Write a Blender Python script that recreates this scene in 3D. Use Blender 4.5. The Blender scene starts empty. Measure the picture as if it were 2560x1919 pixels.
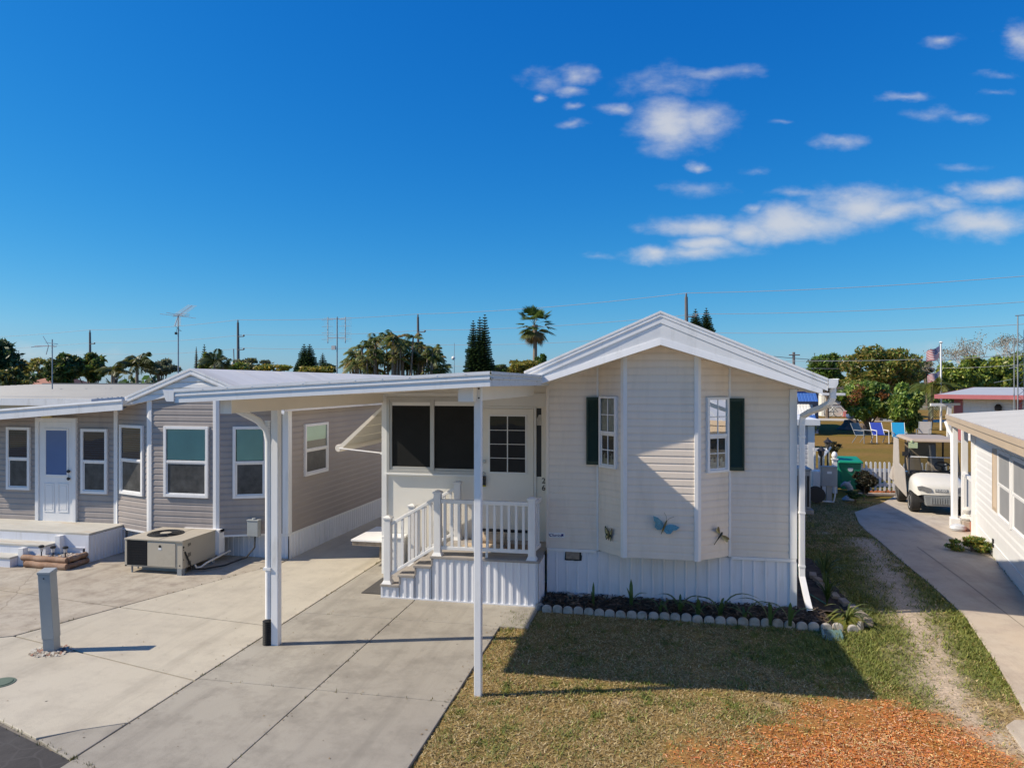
import bpy, bmesh, math, random
import numpy as np
from mathutils import Vector, Matrix, noise
R = math.radians
random.seed(7); rng = np.random.default_rng(7)
scene = bpy.context.scene
COL = scene.collection

# ------------------------------------------------------------------ camera
TH = R(11.5); CAMZ = 3.0
cam_d = bpy.data.cameras.new('camera'); cam_d.sensor_width = 36; cam_d.lens = 24.97
cam_d.clip_start = 0.05; cam_d.clip_end = 3000
cam = bpy.data.objects.new('camera', cam_d); COL.objects.link(cam)
cam.location = (0, 0, CAMZ); cam.rotation_euler = (R(90), 0, TH)
scene.camera = cam

# ------------------------------------------------------------------ world, sun, exposure
SUN = Vector((-.734, -.216, .644)).normalized()          # towards the sun
SUN_EL = math.asin(SUN.z); SUN_ROT = math.atan2(SUN.x, SUN.y)
scene.view_settings.view_transform = 'Standard'
scene.view_settings.look = 'None'
scene.view_settings.exposure = 0.34
scene.view_settings.gamma = 1.0
scene.view_settings.use_curve_mapping = False
sun_d = bpy.data.lights.new('sun', 'SUN'); sun_d.energy = 4.5; sun_d.angle = R(.55); sun_d.color = (1, .89, .73)
sun = bpy.data.objects.new('sun', sun_d); COL.objects.link(sun)
sun.rotation_euler = (-SUN).to_track_quat('-Z', 'Y').to_euler(); sun.location = (-30, -8, 30)

W = bpy.data.worlds.new('World'); scene.world = W; W.use_nodes = True
wt = W.node_tree; wt.nodes.clear()
def WN(t, **k):
    n = wt.nodes.new(t)
    for a, b in k.items(): setattr(n, a, b)
    return n
def wmath(op, a, b=None, clamp=False):
    n = WN('ShaderNodeMath', operation=op, use_clamp=clamp)
    for i, v in enumerate((a, b)):
        if v is None: continue
        if isinstance(v, (int, float)): n.inputs[i].default_value = v
        else: wt.links.new(v, n.inputs[i])
    return n.outputs[0]
def wdot(vec, c):
    n = WN('ShaderNodeVectorMath', operation='DOT_PRODUCT')
    wt.links.new(vec, n.inputs[0]); n.inputs[1].default_value = c
    return n.outputs['Value']
sky = WN('ShaderNodeTexSky', sky_type='NISHITA', sun_disc=False, sun_elevation=SUN_EL, sun_rotation=SUN_ROT,
         altitude=0, air_density=1.0, dust_density=.35, ozone_density=2.2)
hs = WN('ShaderNodeHueSaturation'); hs.inputs['Saturation'].default_value = 1.32; hs.inputs['Value'].default_value = .92
hs.inputs['Hue'].default_value = .494
wt.links.new(sky.outputs[0], hs.inputs['Color'])
tc = WN('ShaderNodeTexCoord'); D = tc.outputs['Generated']
fwd = (-math.sin(TH), math.cos(TH), 0); rgt = (math.cos(TH), math.sin(TH), 0)
fy = wmath('MAXIMUM', wdot(D, fwd), .02)
U = wmath('DIVIDE', wdot(D, rgt), fy); V = wmath('DIVIDE', wdot(D, (0, 0, 1)), fy)
cmb = WN('ShaderNodeCombineXYZ'); wt.links.new(U, cmb.inputs[0]); wt.links.new(V, cmb.inputs[1])
def wnoise(scale, detail, rough, sy=1.0):
    mp = WN('ShaderNodeMapping'); mp.inputs['Scale'].default_value = (1, sy, 1)
    wt.links.new(cmb.outputs[0], mp.inputs['Vector'])
    n = WN('ShaderNodeTexNoise'); n.inputs['Scale'].default_value = scale
    n.inputs['Detail'].default_value = detail; n.inputs['Roughness'].default_value = rough
    wt.links.new(mp.outputs[0], n.inputs['Vector'])
    return n
n1 = wnoise(9, 5, .6, 1.6); n2 = wnoise(15, 8, .60, 1.9)
sepn = WN('ShaderNodeSeparateColor'); wt.links.new(n1.outputs['Color'], sepn.inputs[0])
Ud = wmath('ADD', U, wmath('MULTIPLY', wmath('SUBTRACT', sepn.outputs[0], .5), .07))
Vd = wmath('ADD', V, wmath('MULTIPLY', wmath('SUBTRACT', sepn.outputs[1], .5), .035))
# direction, half width and half height (tangents of angles) and density of every cloud puff
CL = [(1437,194,50,34,.75),(1368,208,60,30,.5),(1351,251,26,14,.65),(1434,234,36,16,.62),(1550,279,44,17,.62),
 (1676,311,105,82,1.05),(1756,300,85,66,.7),(1670,214,130,42,.42),(1795,180,110,20,.42),(1750,413,38,14,.75),
 (1738,464,75,18,.36),(1756,567,140,36,1.05),(1636,630,66,25,1.05),(1761,610,90,26,1.0),(1727,632,160,24,.75),(1870,575,120,40,.95),
 (1983,561,180,52,1.1),(2154,516,165,56,1.0),(2240,530,120,34,.9),(2000,484,75,15,.48),(1881,519,34,18,.62),(2211,538,90,27,.75),
 (2337,516,95,20,.65),(2439,558,175,42,1.0),(2490,481,125,30,.95),(2382,473,38,15,.55),(2540,105,50,52,.85),
 (2365,103,55,18,.5),(2263,243,65,13,.62),(2337,288,60,20,.45),(2097,353,58,18,.5),(2485,231,34,10,.45),
 (1949,305,36,8,.42),(2496,185,50,11,.36),(2428,294,50,11,.36),(1437,315,42,11,.5),(1448,277,26,11,.45),
 (1494,638,50,11,.38),(2420,420,60,10,.3),(1900,430,40,9,.25),(130,885,190,22,.42),(2480,880,200,26,.22)]
acc = None
for (x, y, a, b, k) in CL:
    du = wmath('MULTIPLY', wmath('SUBTRACT', Ud, (x-1280)/1775), 1775/a)
    dv = wmath('MULTIPLY', wmath('SUBTRACT', Vd, (959.5-y)/1775), 1775/b)
    r = wmath('SQRT', wmath('ADD', wmath('MULTIPLY', du, du), wmath('MULTIPLY', dv, dv)))
    c = wmath('MULTIPLY', wmath('SUBTRACT', 1.12, r), k)
    acc = c if acc is None else wmath('MAXIMUM', acc, c)
dens = wmath('ADD', acc, wmath('MULTIPLY', wmath('SUBTRACT', n2.outputs['Fac'], .47), 1.35))
mr = WN('ShaderNodeMapRange', interpolation_type='SMOOTHSTEP')
wt.links.new(dens, mr.inputs['Value']); mr.inputs['From Min'].default_value = -.02; mr.inputs['From Max'].default_value = 1.22
mr.inputs['To Max'].default_value = .80
front = wmath('GREATER_THAN', wdot(D, fwd), .03)
mask = wmath('MULTIPLY', mr.outputs[0], front)
mx = WN('ShaderNodeMix', data_type='RGBA')
# the deep clear winter blue: each channel of the sky gets its own contrast
sc_ = WN('ShaderNodeSeparateColor'); wt.links.new(hs.outputs[0], sc_.inputs[0]); cc_ = WN('ShaderNodeCombineColor')
for i_, (g_, k_) in enumerate(((1.45, .70), (.88, .81), (.54, 1.0))):
    wt.links.new(wmath('MULTIPLY', wmath('POWER', wmath('MULTIPLY', sc_.outputs[i_], .1025), g_), k_/.1114), cc_.inputs[i_])
wt.links.new(mask, mx.inputs['Factor']); wt.links.new(cc_.outputs[0], mx.inputs['A'])
mx.inputs['B'].default_value = (6.2, 6.3, 6.5, 1)
bg = WN('ShaderNodeBackground'); bg.inputs['Strength'].default_value = .088
wt.links.new(mx.outputs['Result'], bg.inputs['Color'])
wo = WN('ShaderNodeOutputWorld'); wt.links.new(bg.outputs[0], wo.inputs[0])

# ------------------------------------------------------------------ measuring: photo pixel -> place in the world
FP = 1775.0
CT, ST = math.cos(TH), math.sin(TH)
def ray(x, y):
    u = (x-1280)/FP
    return Vector((u*CT-ST, u*ST+CT, -(y-959.5)/FP))
def G(x, y, z=0.):
    d = ray(x, y); t = (z-CAMZ)/d.z
    return Vector((d.x*t, d.y*t, z))
def at(x, y, Y):
    d = ray(x, y); t = Y/d.y
    return Vector((d.x*t, Y, CAMZ+d.z*t))
def dep(x, y, zc):
    d = ray(x, y)
    return Vector((d.x*zc, d.y*zc, CAMZ+d.z*zc))

# ------------------------------------------------------------------ materials
MATS = {}
def newmat(name):
    m = bpy.data.materials.new(name); m.use_nodes = True
    nt = m.node_tree; b = nt.nodes['Principled BSDF']
    MATS[name] = m
    return m, nt, b
def nd(nt, t, **k):
    n = nt.nodes.new(t)
    for a, b in k.items(): setattr(n, a, b)
    return n
def c4(c): return (c[0], c[1], c[2], 1)
def noise_fac(nt, src, scale, detail=5, rough=.6, vec_scale=None):
    if vec_scale:
        mp = nd(nt, 'ShaderNodeMapping'); mp.inputs['Scale'].default_value = vec_scale
        nt.links.new(src, mp.inputs['Vector']); src = mp.outputs[0]
    n = nd(nt, 'ShaderNodeTexNoise'); n.inputs['Scale'].default_value = scale
    n.inputs['Detail'].default_value = detail; n.inputs['Roughness'].default_value = rough
    nt.links.new(src, n.inputs['Vector'])
    return n.outputs['Fac']
def ramp(nt, fac, lo, hi, c0, c1):
    r = nd(nt, 'ShaderNodeValToRGB')
    r.color_ramp.elements[0].position = lo; r.color_ramp.elements[0].color = c4(c0)
    r.color_ramp.elements[1].position = hi; r.color_ramp.elements[1].color = c4(c1)
    nt.links.new(fac, r.inputs[0]); return r.outputs[0]
def mixc(nt, fac, a, b, mode='MIX'):
    n = nd(nt, 'ShaderNodeMix', data_type='RGBA', blend_type=mode)
    for k, v in (('Factor', fac), ('A', a), ('B', b)):
        if isinstance(v, (int, float)): n.inputs[k].default_value = v
        elif isinstance(v, tuple): n.inputs[k].default_value = c4(v)
        else: nt.links.new(v, n.inputs[k])
    return n.outputs['Result']
def pos(nt): return nd(nt, 'ShaderNodeNewGeometry').outputs['Position']
def bumpn(nt, b, fac, strength, dist=.01):
    n = nd(nt, 'ShaderNodeBump'); n.inputs['Strength'].default_value = strength; n.inputs['Distance'].default_value = dist
    nt.links.new(fac, n.inputs['Height']); nt.links.new(n.outputs[0], b.inputs['Normal'])
def pm(name, col, rough=.55, var=.10, scale=3, bump=0., bscale=90, metal=0., spec=.5, dirt=None, dlo=.58, dhi=.8, dscale=1.2, vs=None):
    m, nt, b = newmat(name)
    P = pos(nt)
    f = noise_fac(nt, P, scale, 5, .6, vs)
    c = ramp(nt, f, .3, .7, tuple(x*(1-var) for x in col), tuple(min(1, x*(1+var)) for x in col))
    if dirt:
        g = noise_fac(nt, P, dscale, 7, .68, vs)
        g2 = ramp(nt, g, dlo, dhi, (0, 0, 0), (1, 1, 1))
        c = mixc(nt, g2, c, dirt)
    nt.links.new(c, b.inputs['Base Color'])
    b.inputs['Roughness'].default_value = rough; b.inputs['Metallic'].default_value = metal
    b.inputs['Specular IOR Level'].default_value = spec
    if bump: bumpn(nt, b, noise_fac(nt, P, bscale, 4), bump, .004)
    return m
WHITE = pm('white_paint', (.78, .78, .76), .45, .03, 4, dirt=(.62, .60, .55), dlo=.62, dhi=.95, dscale=2)
WHITE_AL = pm('white_aluminium', (.84, .83, .81), .35, .03, 2, dirt=(.55, .53, .48), dlo=.54, dhi=.9, dscale=1.8, vs=(3, 3, .8))
AWNM = pm('awning_cream', (.60, .56, .47), .5, .06, 2)
SOFFIT = pm('soffit_white', (.80, .73, .62), .5, .04, 2)
VINYL = pm('vinyl_white', (.80, .79, .77), .4, .02, 3, dirt=(.62, .60, .55), dlo=.55, dhi=.95, dscale=2, vs=(4, 4, .8))
CREAM = pm('cream_siding', (.80, .695, .575), .5, .035, 1.3, dirt=(.64, .56, .46), dlo=.52, dhi=.85, dscale=1.1, vs=(4, 4, .7), bump=.5, bscale=2.2)
GREYSID = pm('mauve_grey_siding', (.352, .306, .276), .5, .05, 1.3, dirt=(.29, .255, .235), dlo=.5, dhi=.8, dscale=1.1, vs=(4, 4, .7), bump=.5, bscale=2.2)
TAUPE = pm('taupe_siding', (.355, .305, .27), .5, .05, 1.2)
SKIRT = pm('skirting_white', (.74, .75, .78), .45, .03, 2, dirt=(.52, .50, .46), dlo=.54, dhi=.9, dscale=1.6, vs=(5, 5, .6))
WARMW = pm('warm_white_panel', (.80, .77, .70), .5, .02, 2)
ROOFW = pm('white_roof_coating', (.85, .79, .68), .5, .05, 1.0, dirt=(.62, .56, .46), dlo=.50, dhi=.75, dscale=.5, vs=(.5, 3, 1))
ROOFG = pm('grey_metal_roof', (.52, .505, .475), .4, .05, 1.2, dirt=(.42, .42, .40), dlo=.55, dhi=.8, dscale=.8)
MOLDY = pm('mouldy_fascia', (.60, .61, .60), .5, .05, 4, dirt=(.12, .13, .11), dlo=.56, dhi=.76, dscale=6, vs=(1, 1, 2))
GREEN_SH = pm('dark_green_paint', (.022, .045, .026), .55, .12, 5)
DARK = pm('dark_plastic', (.02, .02, .022), .5, .1, 5)
BLACK = pm('black_rubber', (.012, .012, .012), .6, .1, 20)
GREYMET = pm('grey_metal', (.30, .32, .33), .45, .08, 5, metal=.2)
GREYBOX = pm('grey_enamel', (.36, .375, .36), .45, .06, 4, dirt=(.22, .23, .23), dlo=.6, dhi=.85, dscale=3)
ALU = pm('mill_aluminium', (.52, .51, .48), .38, .05, 5, metal=.35)
TANMET = pm('tan_enamel', (.47, .42, .33), .42, .04, 3, dirt=(.34, .29, .21), dlo=.6, dhi=.9, dscale=2)
RIBM = pm('ribbed_roof_metal', (.20, .20, .195), .5, .08, 1.2)
BRICKM = pm('worn_brick', (.26, .22, .18), .9, .2, 9, bump=.4)
TANTRIM = pm('tan_trim', (.52, .41, .29), .5, .05, 2)
WOOD = pm('weathered_wood', (.26, .21, .16), .8, .25, 3, bump=.3, bscale=30, vs=(6, 1, 6))
DECKW = pm('grey_deck_board', (.33, .30, .27), .75, .18, 4, vs=(1.2, 9, 1), bump=.2)
DECKT = pm('worn_deck_paint', (.50, .48, .42), .7, .10, 3, dirt=(.46, .34, .22), dlo=.55, dhi=.75, dscale=1.4, vs=(1, 3, 1))
LOGW = pm('timber_log', (.30, .17, .10), .85, .3, 5, bump=.5, bscale=25, dirt=(.36, .27, .20), dlo=.45, dhi=.7, dscale=5)
CONCB = pm('edging_concrete', (.40, .37, .33), .85, .15, 8, bump=.4, bscale=60, dirt=(.17, .16, .12), dlo=.48, dhi=.8, dscale=7)
SOIL = pm('garden_soil', (.045, .032, .022), .95, .4, 12, bump=1., bscale=40)
BARK = pm('bark', (.16, .12, .09), .9, .3, 6, bump=.6, bscale=20)
PALMBARK = pm('palm_bark', (.24, .19, .15), .9, .25, 6, bump=.6, bscale=14, vs=(1, 1, 5))
POLEW = pm('pole_wood', (.16, .15, .15), .9, .2, 4, vs=(8, 8, .6))
WIREM = pm('wire_metal', (.38, .39, .41), .5, .05, 3)
WIRED = pm('wire_dark', (.07, .07, .08), .5, .05, 3)
REDTRIM = pm('red_trim', (.42, .13, .14), .5, .08, 3)
BLUEAWN = pm('blue_awning', (.05, .14, .42), .5, .1, 3)
GREENB = pm('green_bin_plastic', (.010, .24, .125), .4, .08, 6)
CARTW = pm('cart_body_paint', (.68, .66, .60), .22, .02, 3)
CARTT = pm('cart_tan_vinyl', (.44, .35, .26), .5, .06, 5)
TYRE = pm('tyre_rubber', (.02, .019, .018), .75, .25, 12, bump=.4, bscale=60)
TERRA = pm('terracotta', (.42, .13, .06), .7, .12, 6)
CHBLUE = pm('chair_blue', (.05, .09, .45), .7, .06, 9)
CHCYAN = pm('chair_cyan', (.01, .30, .55), .7, .06, 9)
CHGREEN = pm('chair_grey_green', (.13, .18, .18), .7, .08, 9)
CHGREY = pm('chair_grey', (.28, .26, .25), .7, .08, 9)
STATUE = pm('statue_stone', (.26, .30, .34), .8, .15, 9, bump=.4)
STONEW = pm('white_pebble', (.62, .60, .55), .8, .15, 30)
WINGB = pm('wing_blue', (.10, .30, .42), .45, .35, 60, metal=.2)
WINGD = pm('wing_dark', (.025, .03, .02), .5, .3, 40)
WINGY = pm('wing_yellow', (.42, .36, .16), .5, .3, 40)
WINGO = pm('wing_ochre', (.16, .12, .035), .5, .4, 40)
BLUEINK = pm('blue_ink', (.01, .02, .16), .5, .02, 4)
MATT = pm('door_mat', (.07, .065, .06), .95, .2, 60, bump=.6, bscale=150)
CLOTHT = pm('tan_cloth', (.50, .40, .29), .9, .12, 14, bump=.3)
BAGP = pm('plastic_bag', (.55, .57, .60), .4, .08, 15)
HOSEG = pm('hose_green', (.03, .16, .11), .5, .1, 8)
SPLASH = pm('splash_block_plastic', (.12, .20, .19), .5, .1, 6)
GRAVEL = pm('gravel_white', (.46, .42, .34), .9, .35, 30, bump=1., bscale=60)
CURTAIN = pm('curtain_lace', (.50, .49, .47), .9, .25, 14)
CURTO = pm('curtain_orange', (.48, .26, .15), .9, .2, 14)
INK = pm('dark_lettering', (.02, .02, .02), .5, .02, 4)
def glassmat(name, tint, refl=.10):
    m, nt, b = newmat(name); nt.nodes.remove(b)
    t = nd(nt, 'ShaderNodeBsdfTransparent'); t.inputs[0].default_value = c4(tint)
    g = nd(nt, 'ShaderNodeBsdfGlossy'); g.inputs['Roughness'].default_value = .02
    lw = nd(nt, 'ShaderNodeFresnel'); lw.inputs['IOR'].default_value = 1.5
    a = nd(nt, 'ShaderNodeMath', operation='MULTIPLY_ADD', use_clamp=True)
    nt.links.new(lw.outputs[0], a.inputs[0]); a.inputs[1].default_value = 1.0; a.inputs[2].default_value = refl
    # gentle waviness of the pane
    nz = nd(nt, 'ShaderNodeTexNoise'); nz.inputs['Scale'].default_value = 2.2; nt.links.new(pos(nt), nz.inputs['Vector'])
    bp = nd(nt, 'ShaderNodeBump'); bp.inputs['Strength'].default_value = .06; bp.inputs['Distance'].default_value = .02
    nt.links.new(nz.outputs['Fac'], bp.inputs['Height']); nt.links.new(bp.outputs[0], g.inputs['Normal'])
    mxs = nd(nt, 'ShaderNodeMixShader'); nt.links.new(a.outputs[0], mxs.inputs[0])
    nt.links.new(t.outputs[0], mxs.inputs[1]); nt.links.new(g.outputs[0], mxs.inputs[2])
    nt.links.new(mxs.outputs[0], nt.nodes['Material Output'].inputs[0])
    return m
GLASS = glassmat('clear_glass', (.75, .80, .78), .03)
GLASST = glassmat('tinted_glass', (.70, .90, .84), .06)
GLASSB = glassmat('blue_tinted_glass', (.30, .46, .60), .08)
GLASSC = glassmat('cart_windshield', (.50, .52, .51), .05)
SCREEN = pm('insect_screen', (.014, .0145, .014), .6, .2, 3, spec=.2)
GREYSCR = pm('grey_screen', (.30, .30, .30), .5, .08, 3)
SCREEN2 = pm('window_screen_mesh', (.055, .055, .054), .4, .5, 7, spec=.5)
DOORGLASS = pm('frosted_blue_glass', (.10, .17, .33), .12, .06, 2)
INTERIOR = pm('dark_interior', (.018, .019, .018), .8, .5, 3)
SHADEW = pm('roller_shade', (.80, .85, .80), .8, .08, 2)
BLINDW = pm('blind_slat', (.17, .26, .29), .5, .05, 4)

def leafmat(name, trans=.42, rough=.45):
    m, nt, b = newmat(name)
    a = nd(nt, 'ShaderNodeAttribute'); a.attribute_name = 'Col'
    nt.links.new(a.outputs['Color'], b.inputs['Base Color']); b.inputs['Roughness'].default_value = rough
    t = nd(nt, 'ShaderNodeBsdfTranslucent'); nt.links.new(a.outputs['Color'], t.inputs[0])
    mxs = nd(nt, 'ShaderNodeMixShader'); mxs.inputs[0].default_value = trans
    nt.links.new(b.outputs[0], mxs.inputs[1]); nt.links.new(t.outputs[0], mxs.inputs[2])
    nt.links.new(mxs.outputs[0], nt.nodes['Material Output'].inputs[0])
    return m
LEAF = leafmat('foliage'); BLADE = leafmat('grass_blades', .15, .7); CHIP = leafmat('wood_chips', 0., .8)

def concrete(name, base, light, dark, rust=None, sc=1.0, crack=0, crackc=(.1, .1, .1)):
    m, nt, b = newmat(name); P = pos(nt)
    f1 = noise_fac(nt, P, .55*sc, 6, .62, (1, .45, 1)); f2 = noise_fac(nt, P, 2.1*sc, 8, .7); f3 = noise_fac(nt, P, 130, 3, .6)
    f4 = noise_fac(nt, P, .28*sc, 4, .6)
    c = ramp(nt, f1, .36, .66, base, light)
    c = mixc(nt, ramp(nt, f2, .46, .70, (0, 0, 0), (.9, .9, .9)), c, dark)
    c = mixc(nt, ramp(nt, noise_fac(nt, P, 5.5*sc, 8, .75, (1, .7, 1)), .56, .74, (0, 0, 0), (.55, .55, .55)), c, tuple(v*.8 for v in dark))
    if rust: c = mixc(nt, ramp(nt, f4, .52, .72, (0, 0, 0), (.6, .6, .6)), c, rust)
    g = ramp(nt, f3, .25, .75, (.82, .82, .82), (1.12, 1.12, 1.12))
    c = mixc(nt, 1., c, g, 'MULTIPLY')
    st = noise_fac(nt, P, 1.0, 6, .65, (2.9, .22, 1)); c = mixc(nt, ramp(nt, st, .52, .74, (0, 0, 0), (.5, .5, .5)), c, tuple(v*.72 for v in dark))
    oil = noise_fac(nt, P, 1.35, 4, .55); c = mixc(nt, ramp(nt, oil, .70, .80, (0, 0, 0), (.45, .45, .45)), c, tuple(v*.5 for v in dark))
    if crack:
        wv = nd(nt, 'ShaderNodeTexNoise'); wv.inputs['Scale'].default_value = 2.5; wv.inputs['Detail'].default_value = 5; nt.links.new(P, wv.inputs['Vector'])
        wm = mixc(nt, .16, P, wv.outputs['Color']); ve = nd(nt, 'ShaderNodeTexVoronoi', feature='DISTANCE_TO_EDGE'); ve.inputs['Scale'].default_value = crack; nt.links.new(wm, ve.inputs['Vector'])
        c = mixc(nt, ramp(nt, ve.outputs['Distance'], .002*crack, .010*crack, (.5, .5, .5), (0, 0, 0)), c, crackc)
    v = nd(nt, 'ShaderNodeTexVoronoi'); v.inputs['Scale'].default_value = 1.9; nt.links.new(P, v.inputs['Vector'])
    sp = ramp(nt, v.outputs['Distance'], .012, .03, (1, 1, 1), (0, 0, 0))
    c = mixc(nt, sp, c, (.06, .05, .04))
    nt.links.new(c, b.inputs['Base Color']); b.inputs['Roughness'].default_value = .88; b.inputs['Specular IOR Level'].default_value = .25
    bumpn(nt, b, f3, .35, .004)
    return m
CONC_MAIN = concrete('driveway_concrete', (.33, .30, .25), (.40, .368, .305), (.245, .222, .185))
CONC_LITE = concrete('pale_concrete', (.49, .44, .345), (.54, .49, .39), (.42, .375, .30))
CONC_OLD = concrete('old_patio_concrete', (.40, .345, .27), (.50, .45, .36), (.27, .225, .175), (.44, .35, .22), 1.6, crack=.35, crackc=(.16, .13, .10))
CONC_SIDE = concrete('side_drive_concrete', (.46, .39, .31), (.53, .47, .385), (.36, .30, .25), (.42, .30, .22))
ASPH = concrete('asphalt', (.062, .058, .056), (.085, .08, .076), (.045, .042, .04), crack=3.2, crackc=(.095, .09, .086))
JOINT = pm('joint_filler', (.17, .15, .12), .9, .3, 8)
PATHM = pm('far_path', (.50, .46, .40), .9, .1, 1)

# ground that carries its own colour (grass, bare sand, mulch) as an attribute
def groundmat(name):
    m, nt, b = newmat(name); P = pos(nt)
    a = nd(nt, 'ShaderNodeAttribute'); a.attribute_name = 'Col'
    f = noise_fac(nt, P, 38, 6, .7); f2 = noise_fac(nt, P, 7, 5, .65)
    g = ramp(nt, f, .28, .72, (.50, .49, .46), (1.35, 1.32, 1.25))
    g2 = ramp(nt, f2, .3, .7, (.78, .80, .74), (1.18, 1.15, 1.15))
    c = mixc(nt, 1., mixc(nt, 1., a.outputs['Color'], g, 'MULTIPLY'), g2, 'MULTIPLY')
    nt.links.new(c, b.inputs['Base Color']); b.inputs['Roughness'].default_value = .95; b.inputs['Specular IOR Level'].default_value = .1
    bumpn(nt, b, f, .8, .02)
    return m
GROUNDM = groundmat('lawn_ground')
FARG = pm('far_ground', (.19, .155, .075), .95, .25, .15, dirt=(.10, .11, .04), dlo=.45, dhi=.65, dscale=.08)

# ------------------------------------------------------------------ object helpers
BASE = {}
def tag(o, label=None, cat=None, group=None, kind=None):
    if label: o['label'] = label
    if cat: o['category'] = cat
    if group: o['group'] = group
    if kind: o['kind'] = kind
    return o
def thing(name, loc, label, cat, group=None):
    o = bpy.data.objects.new(name, None); COL.objects.link(o)
    o.empty_display_size = .2
    o.location = loc; BASE[o.name] = Vector(loc)
    return tag(o, label, cat, group)
def copy_tree(o, parent=None):
    c = o.copy(); COL.objects.link(c)
    if parent is not None: c.parent = parent
    for ch in list(o.children): copy_tree(ch, c)
    return c
class MB:
    def __init__(s, M=None): s.v = []; s.f = []; s.M = M; s.col = []
    def add(s, vs, fs):
        o = len(s.v)
        if s.M is not None: vs = [s.M @ Vector(p) for p in vs]
        s.v += [tuple(p) for p in vs]; s.f += [tuple(i+o for i in f) for f in fs]
    def quad(s, a, b, c, d): s.add([a, b, c, d], [(0, 1, 2, 3)])
    def poly(s, pts): s.add(pts, [tuple(range(len(pts)))])
    def hexa(s, p):    # 4 bottom, 4 top
        s.add(p, [(3, 2, 1, 0), (4, 5, 6, 7), (0, 1, 5, 4), (1, 2, 6, 5), (2, 3, 7, 6), (3, 0, 4, 7)])
    def box(s, x0, x1, y0, y1, z0, z1):
        x0, x1 = sorted((x0, x1)); y0, y1 = sorted((y0, y1)); z0, z1 = sorted((z0, z1))
        s.hexa([(x0,y0,z0),(x1,y0,z0),(x1,y1,z0),(x0,y1,z0),(x0,y0,z1),(x1,y0,z1),(x1,y1,z1),(x0,y1,z1)])
    def vprism(s, poly, z0, z1):    # vertical prism, poly counter-clockwise
        n = len(poly)
        zz = z1 if callable(z1) else (lambda x, y: z1)
        vs = [(p[0], p[1], z0) for p in poly] + [(p[0], p[1], zz(p[0], p[1])) for p in poly]
        fs = [tuple(range(n-1, -1, -1)), tuple(range(n, 2*n))] + [(i, (i+1) % n, n+(i+1) % n, n+i) for i in range(n)]
        s.add(vs, fs)
    def extrude(s, prof, p0, p1, closed=False, caps=False):   # prof: list of world offset vectors, swept from p0 to p1
        n = len(prof); p0 = Vector(p0); p1 = Vector(p1)
        vs = [p0+Vector(q) for q in prof] + [p1+Vector(q) for q in prof]
        fs = [(i, (i+1) % n, n+(i+1) % n, n+i) for i in range(n if closed else n-1)]
        if caps: fs += [tuple(range(n-1, -1, -1)), tuple(range(n, 2*n))]
        s.add(vs, fs)
    def tube(s, pts, r, n=8, caps=True):
        pts = [Vector(p) for p in pts]; m = len(pts)
        rs = r if isinstance(r, (list, tuple)) else [r]*m
        vs = []; prev = None
        for i, p in enumerate(pts):
            t = (pts[min(i+1, m-1)]-pts[max(i-1, 0)])
            t = t.normalized() if t.length > 1e-9 else Vector((0, 0, 1))
            if prev is None:
                a = Vector((1, 0, 0)) if abs(t.x) < .9 else Vector((0, 1, 0))
                u = t.cross(a).normalized()
            else:
                u = (prev - t*prev.dot(t)); u = u.normalized() if u.length > 1e-6 else t.orthogonal().normalized()
            prev = u; w = t.cross(u)
            for k in range(n):
                an = 2*math.pi*k/n
                vs.append(p+(u*math.cos(an)+w*math.sin(an))*rs[i])
        fs = []
        for i in range(m-1):
            for k in range(n):
                fs.append((i*n+k, i*n+(k+1) % n, (i+1)*n+(k+1) % n, (i+1)*n+k))
        if caps: fs += [tuple(range(n-1, -1, -1)), tuple(range((m-1)*n, m*n))]
        s.add(vs, fs)
    def lathe(s, prof, n=16, c=(0, 0, 0), axis='z'):
        vs = []
        for (r, h) in prof:
            for k in range(n):
                a = 2*math.pi*k/n; x, y = r*math.cos(a), r*math.sin(a)
                q = (x, y, h) if axis == 'z' else ((h, x, y) if axis == 'x' else (x, h, y))
                vs.append((c[0]+q[0], c[1]+q[1], c[2]+q[2]))
        fs = []
        m = len(prof)
        for i in range(m-1):
            for k in range(n): fs.append((i*n+k, i*n+(k+1) % n, (i+1)*n+(k+1) % n, (i+1)*n+k))
        fs += [tuple(range(n-1, -1, -1)), tuple(range((m-1)*n, m*n))]
        s.add(vs, fs)
    def build(s, name, mat, parent=None, smooth=False, bevel=0, keep=False, cols=None):
        me = bpy.data.meshes.new(name)
        root = parent
        while root is not None and root.parent is not None: root = root.parent
        if root is not None: b = BASE[root.name] if not keep else Vector((0, 0, 0))
        elif keep: b = Vector((0, 0, 0))
        else:
            a = np.array(s.v); lo = a.min(0); hi = a.max(0)
            b = Vector(((lo[0]+hi[0])/2, (lo[1]+hi[1])/2, lo[2]))
        me.from_pydata([(p[0]-b.x, p[1]-b.y, p[2]-b.z) for p in s.v], [], s.f)
        bm = bmesh.new(); bm.from_mesh(me); bmesh.ops.recalc_face_normals(bm, faces=bm.faces); bm.to_mesh(me); bm.free()
        me.materials.append(mat)
        if smooth:
            me.polygons.foreach_set('use_smooth', [True]*len(me.polygons))
        o = bpy.data.objects.new(name, me); COL.objects.link(o)
        if parent is not None: o.parent = parent
        else:
            o.location = b; BASE[o.name] = b.copy()
        if smooth:
            md = o.modifiers.new('edges', 'EDGE_SPLIT'); md.split_angle = R(40)
        if bevel:
            md = o.modifiers.new('bevel', 'BEVEL'); md.width = bevel; md.segments = 2; md.limit_method = 'ANGLE'
        return o
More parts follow.
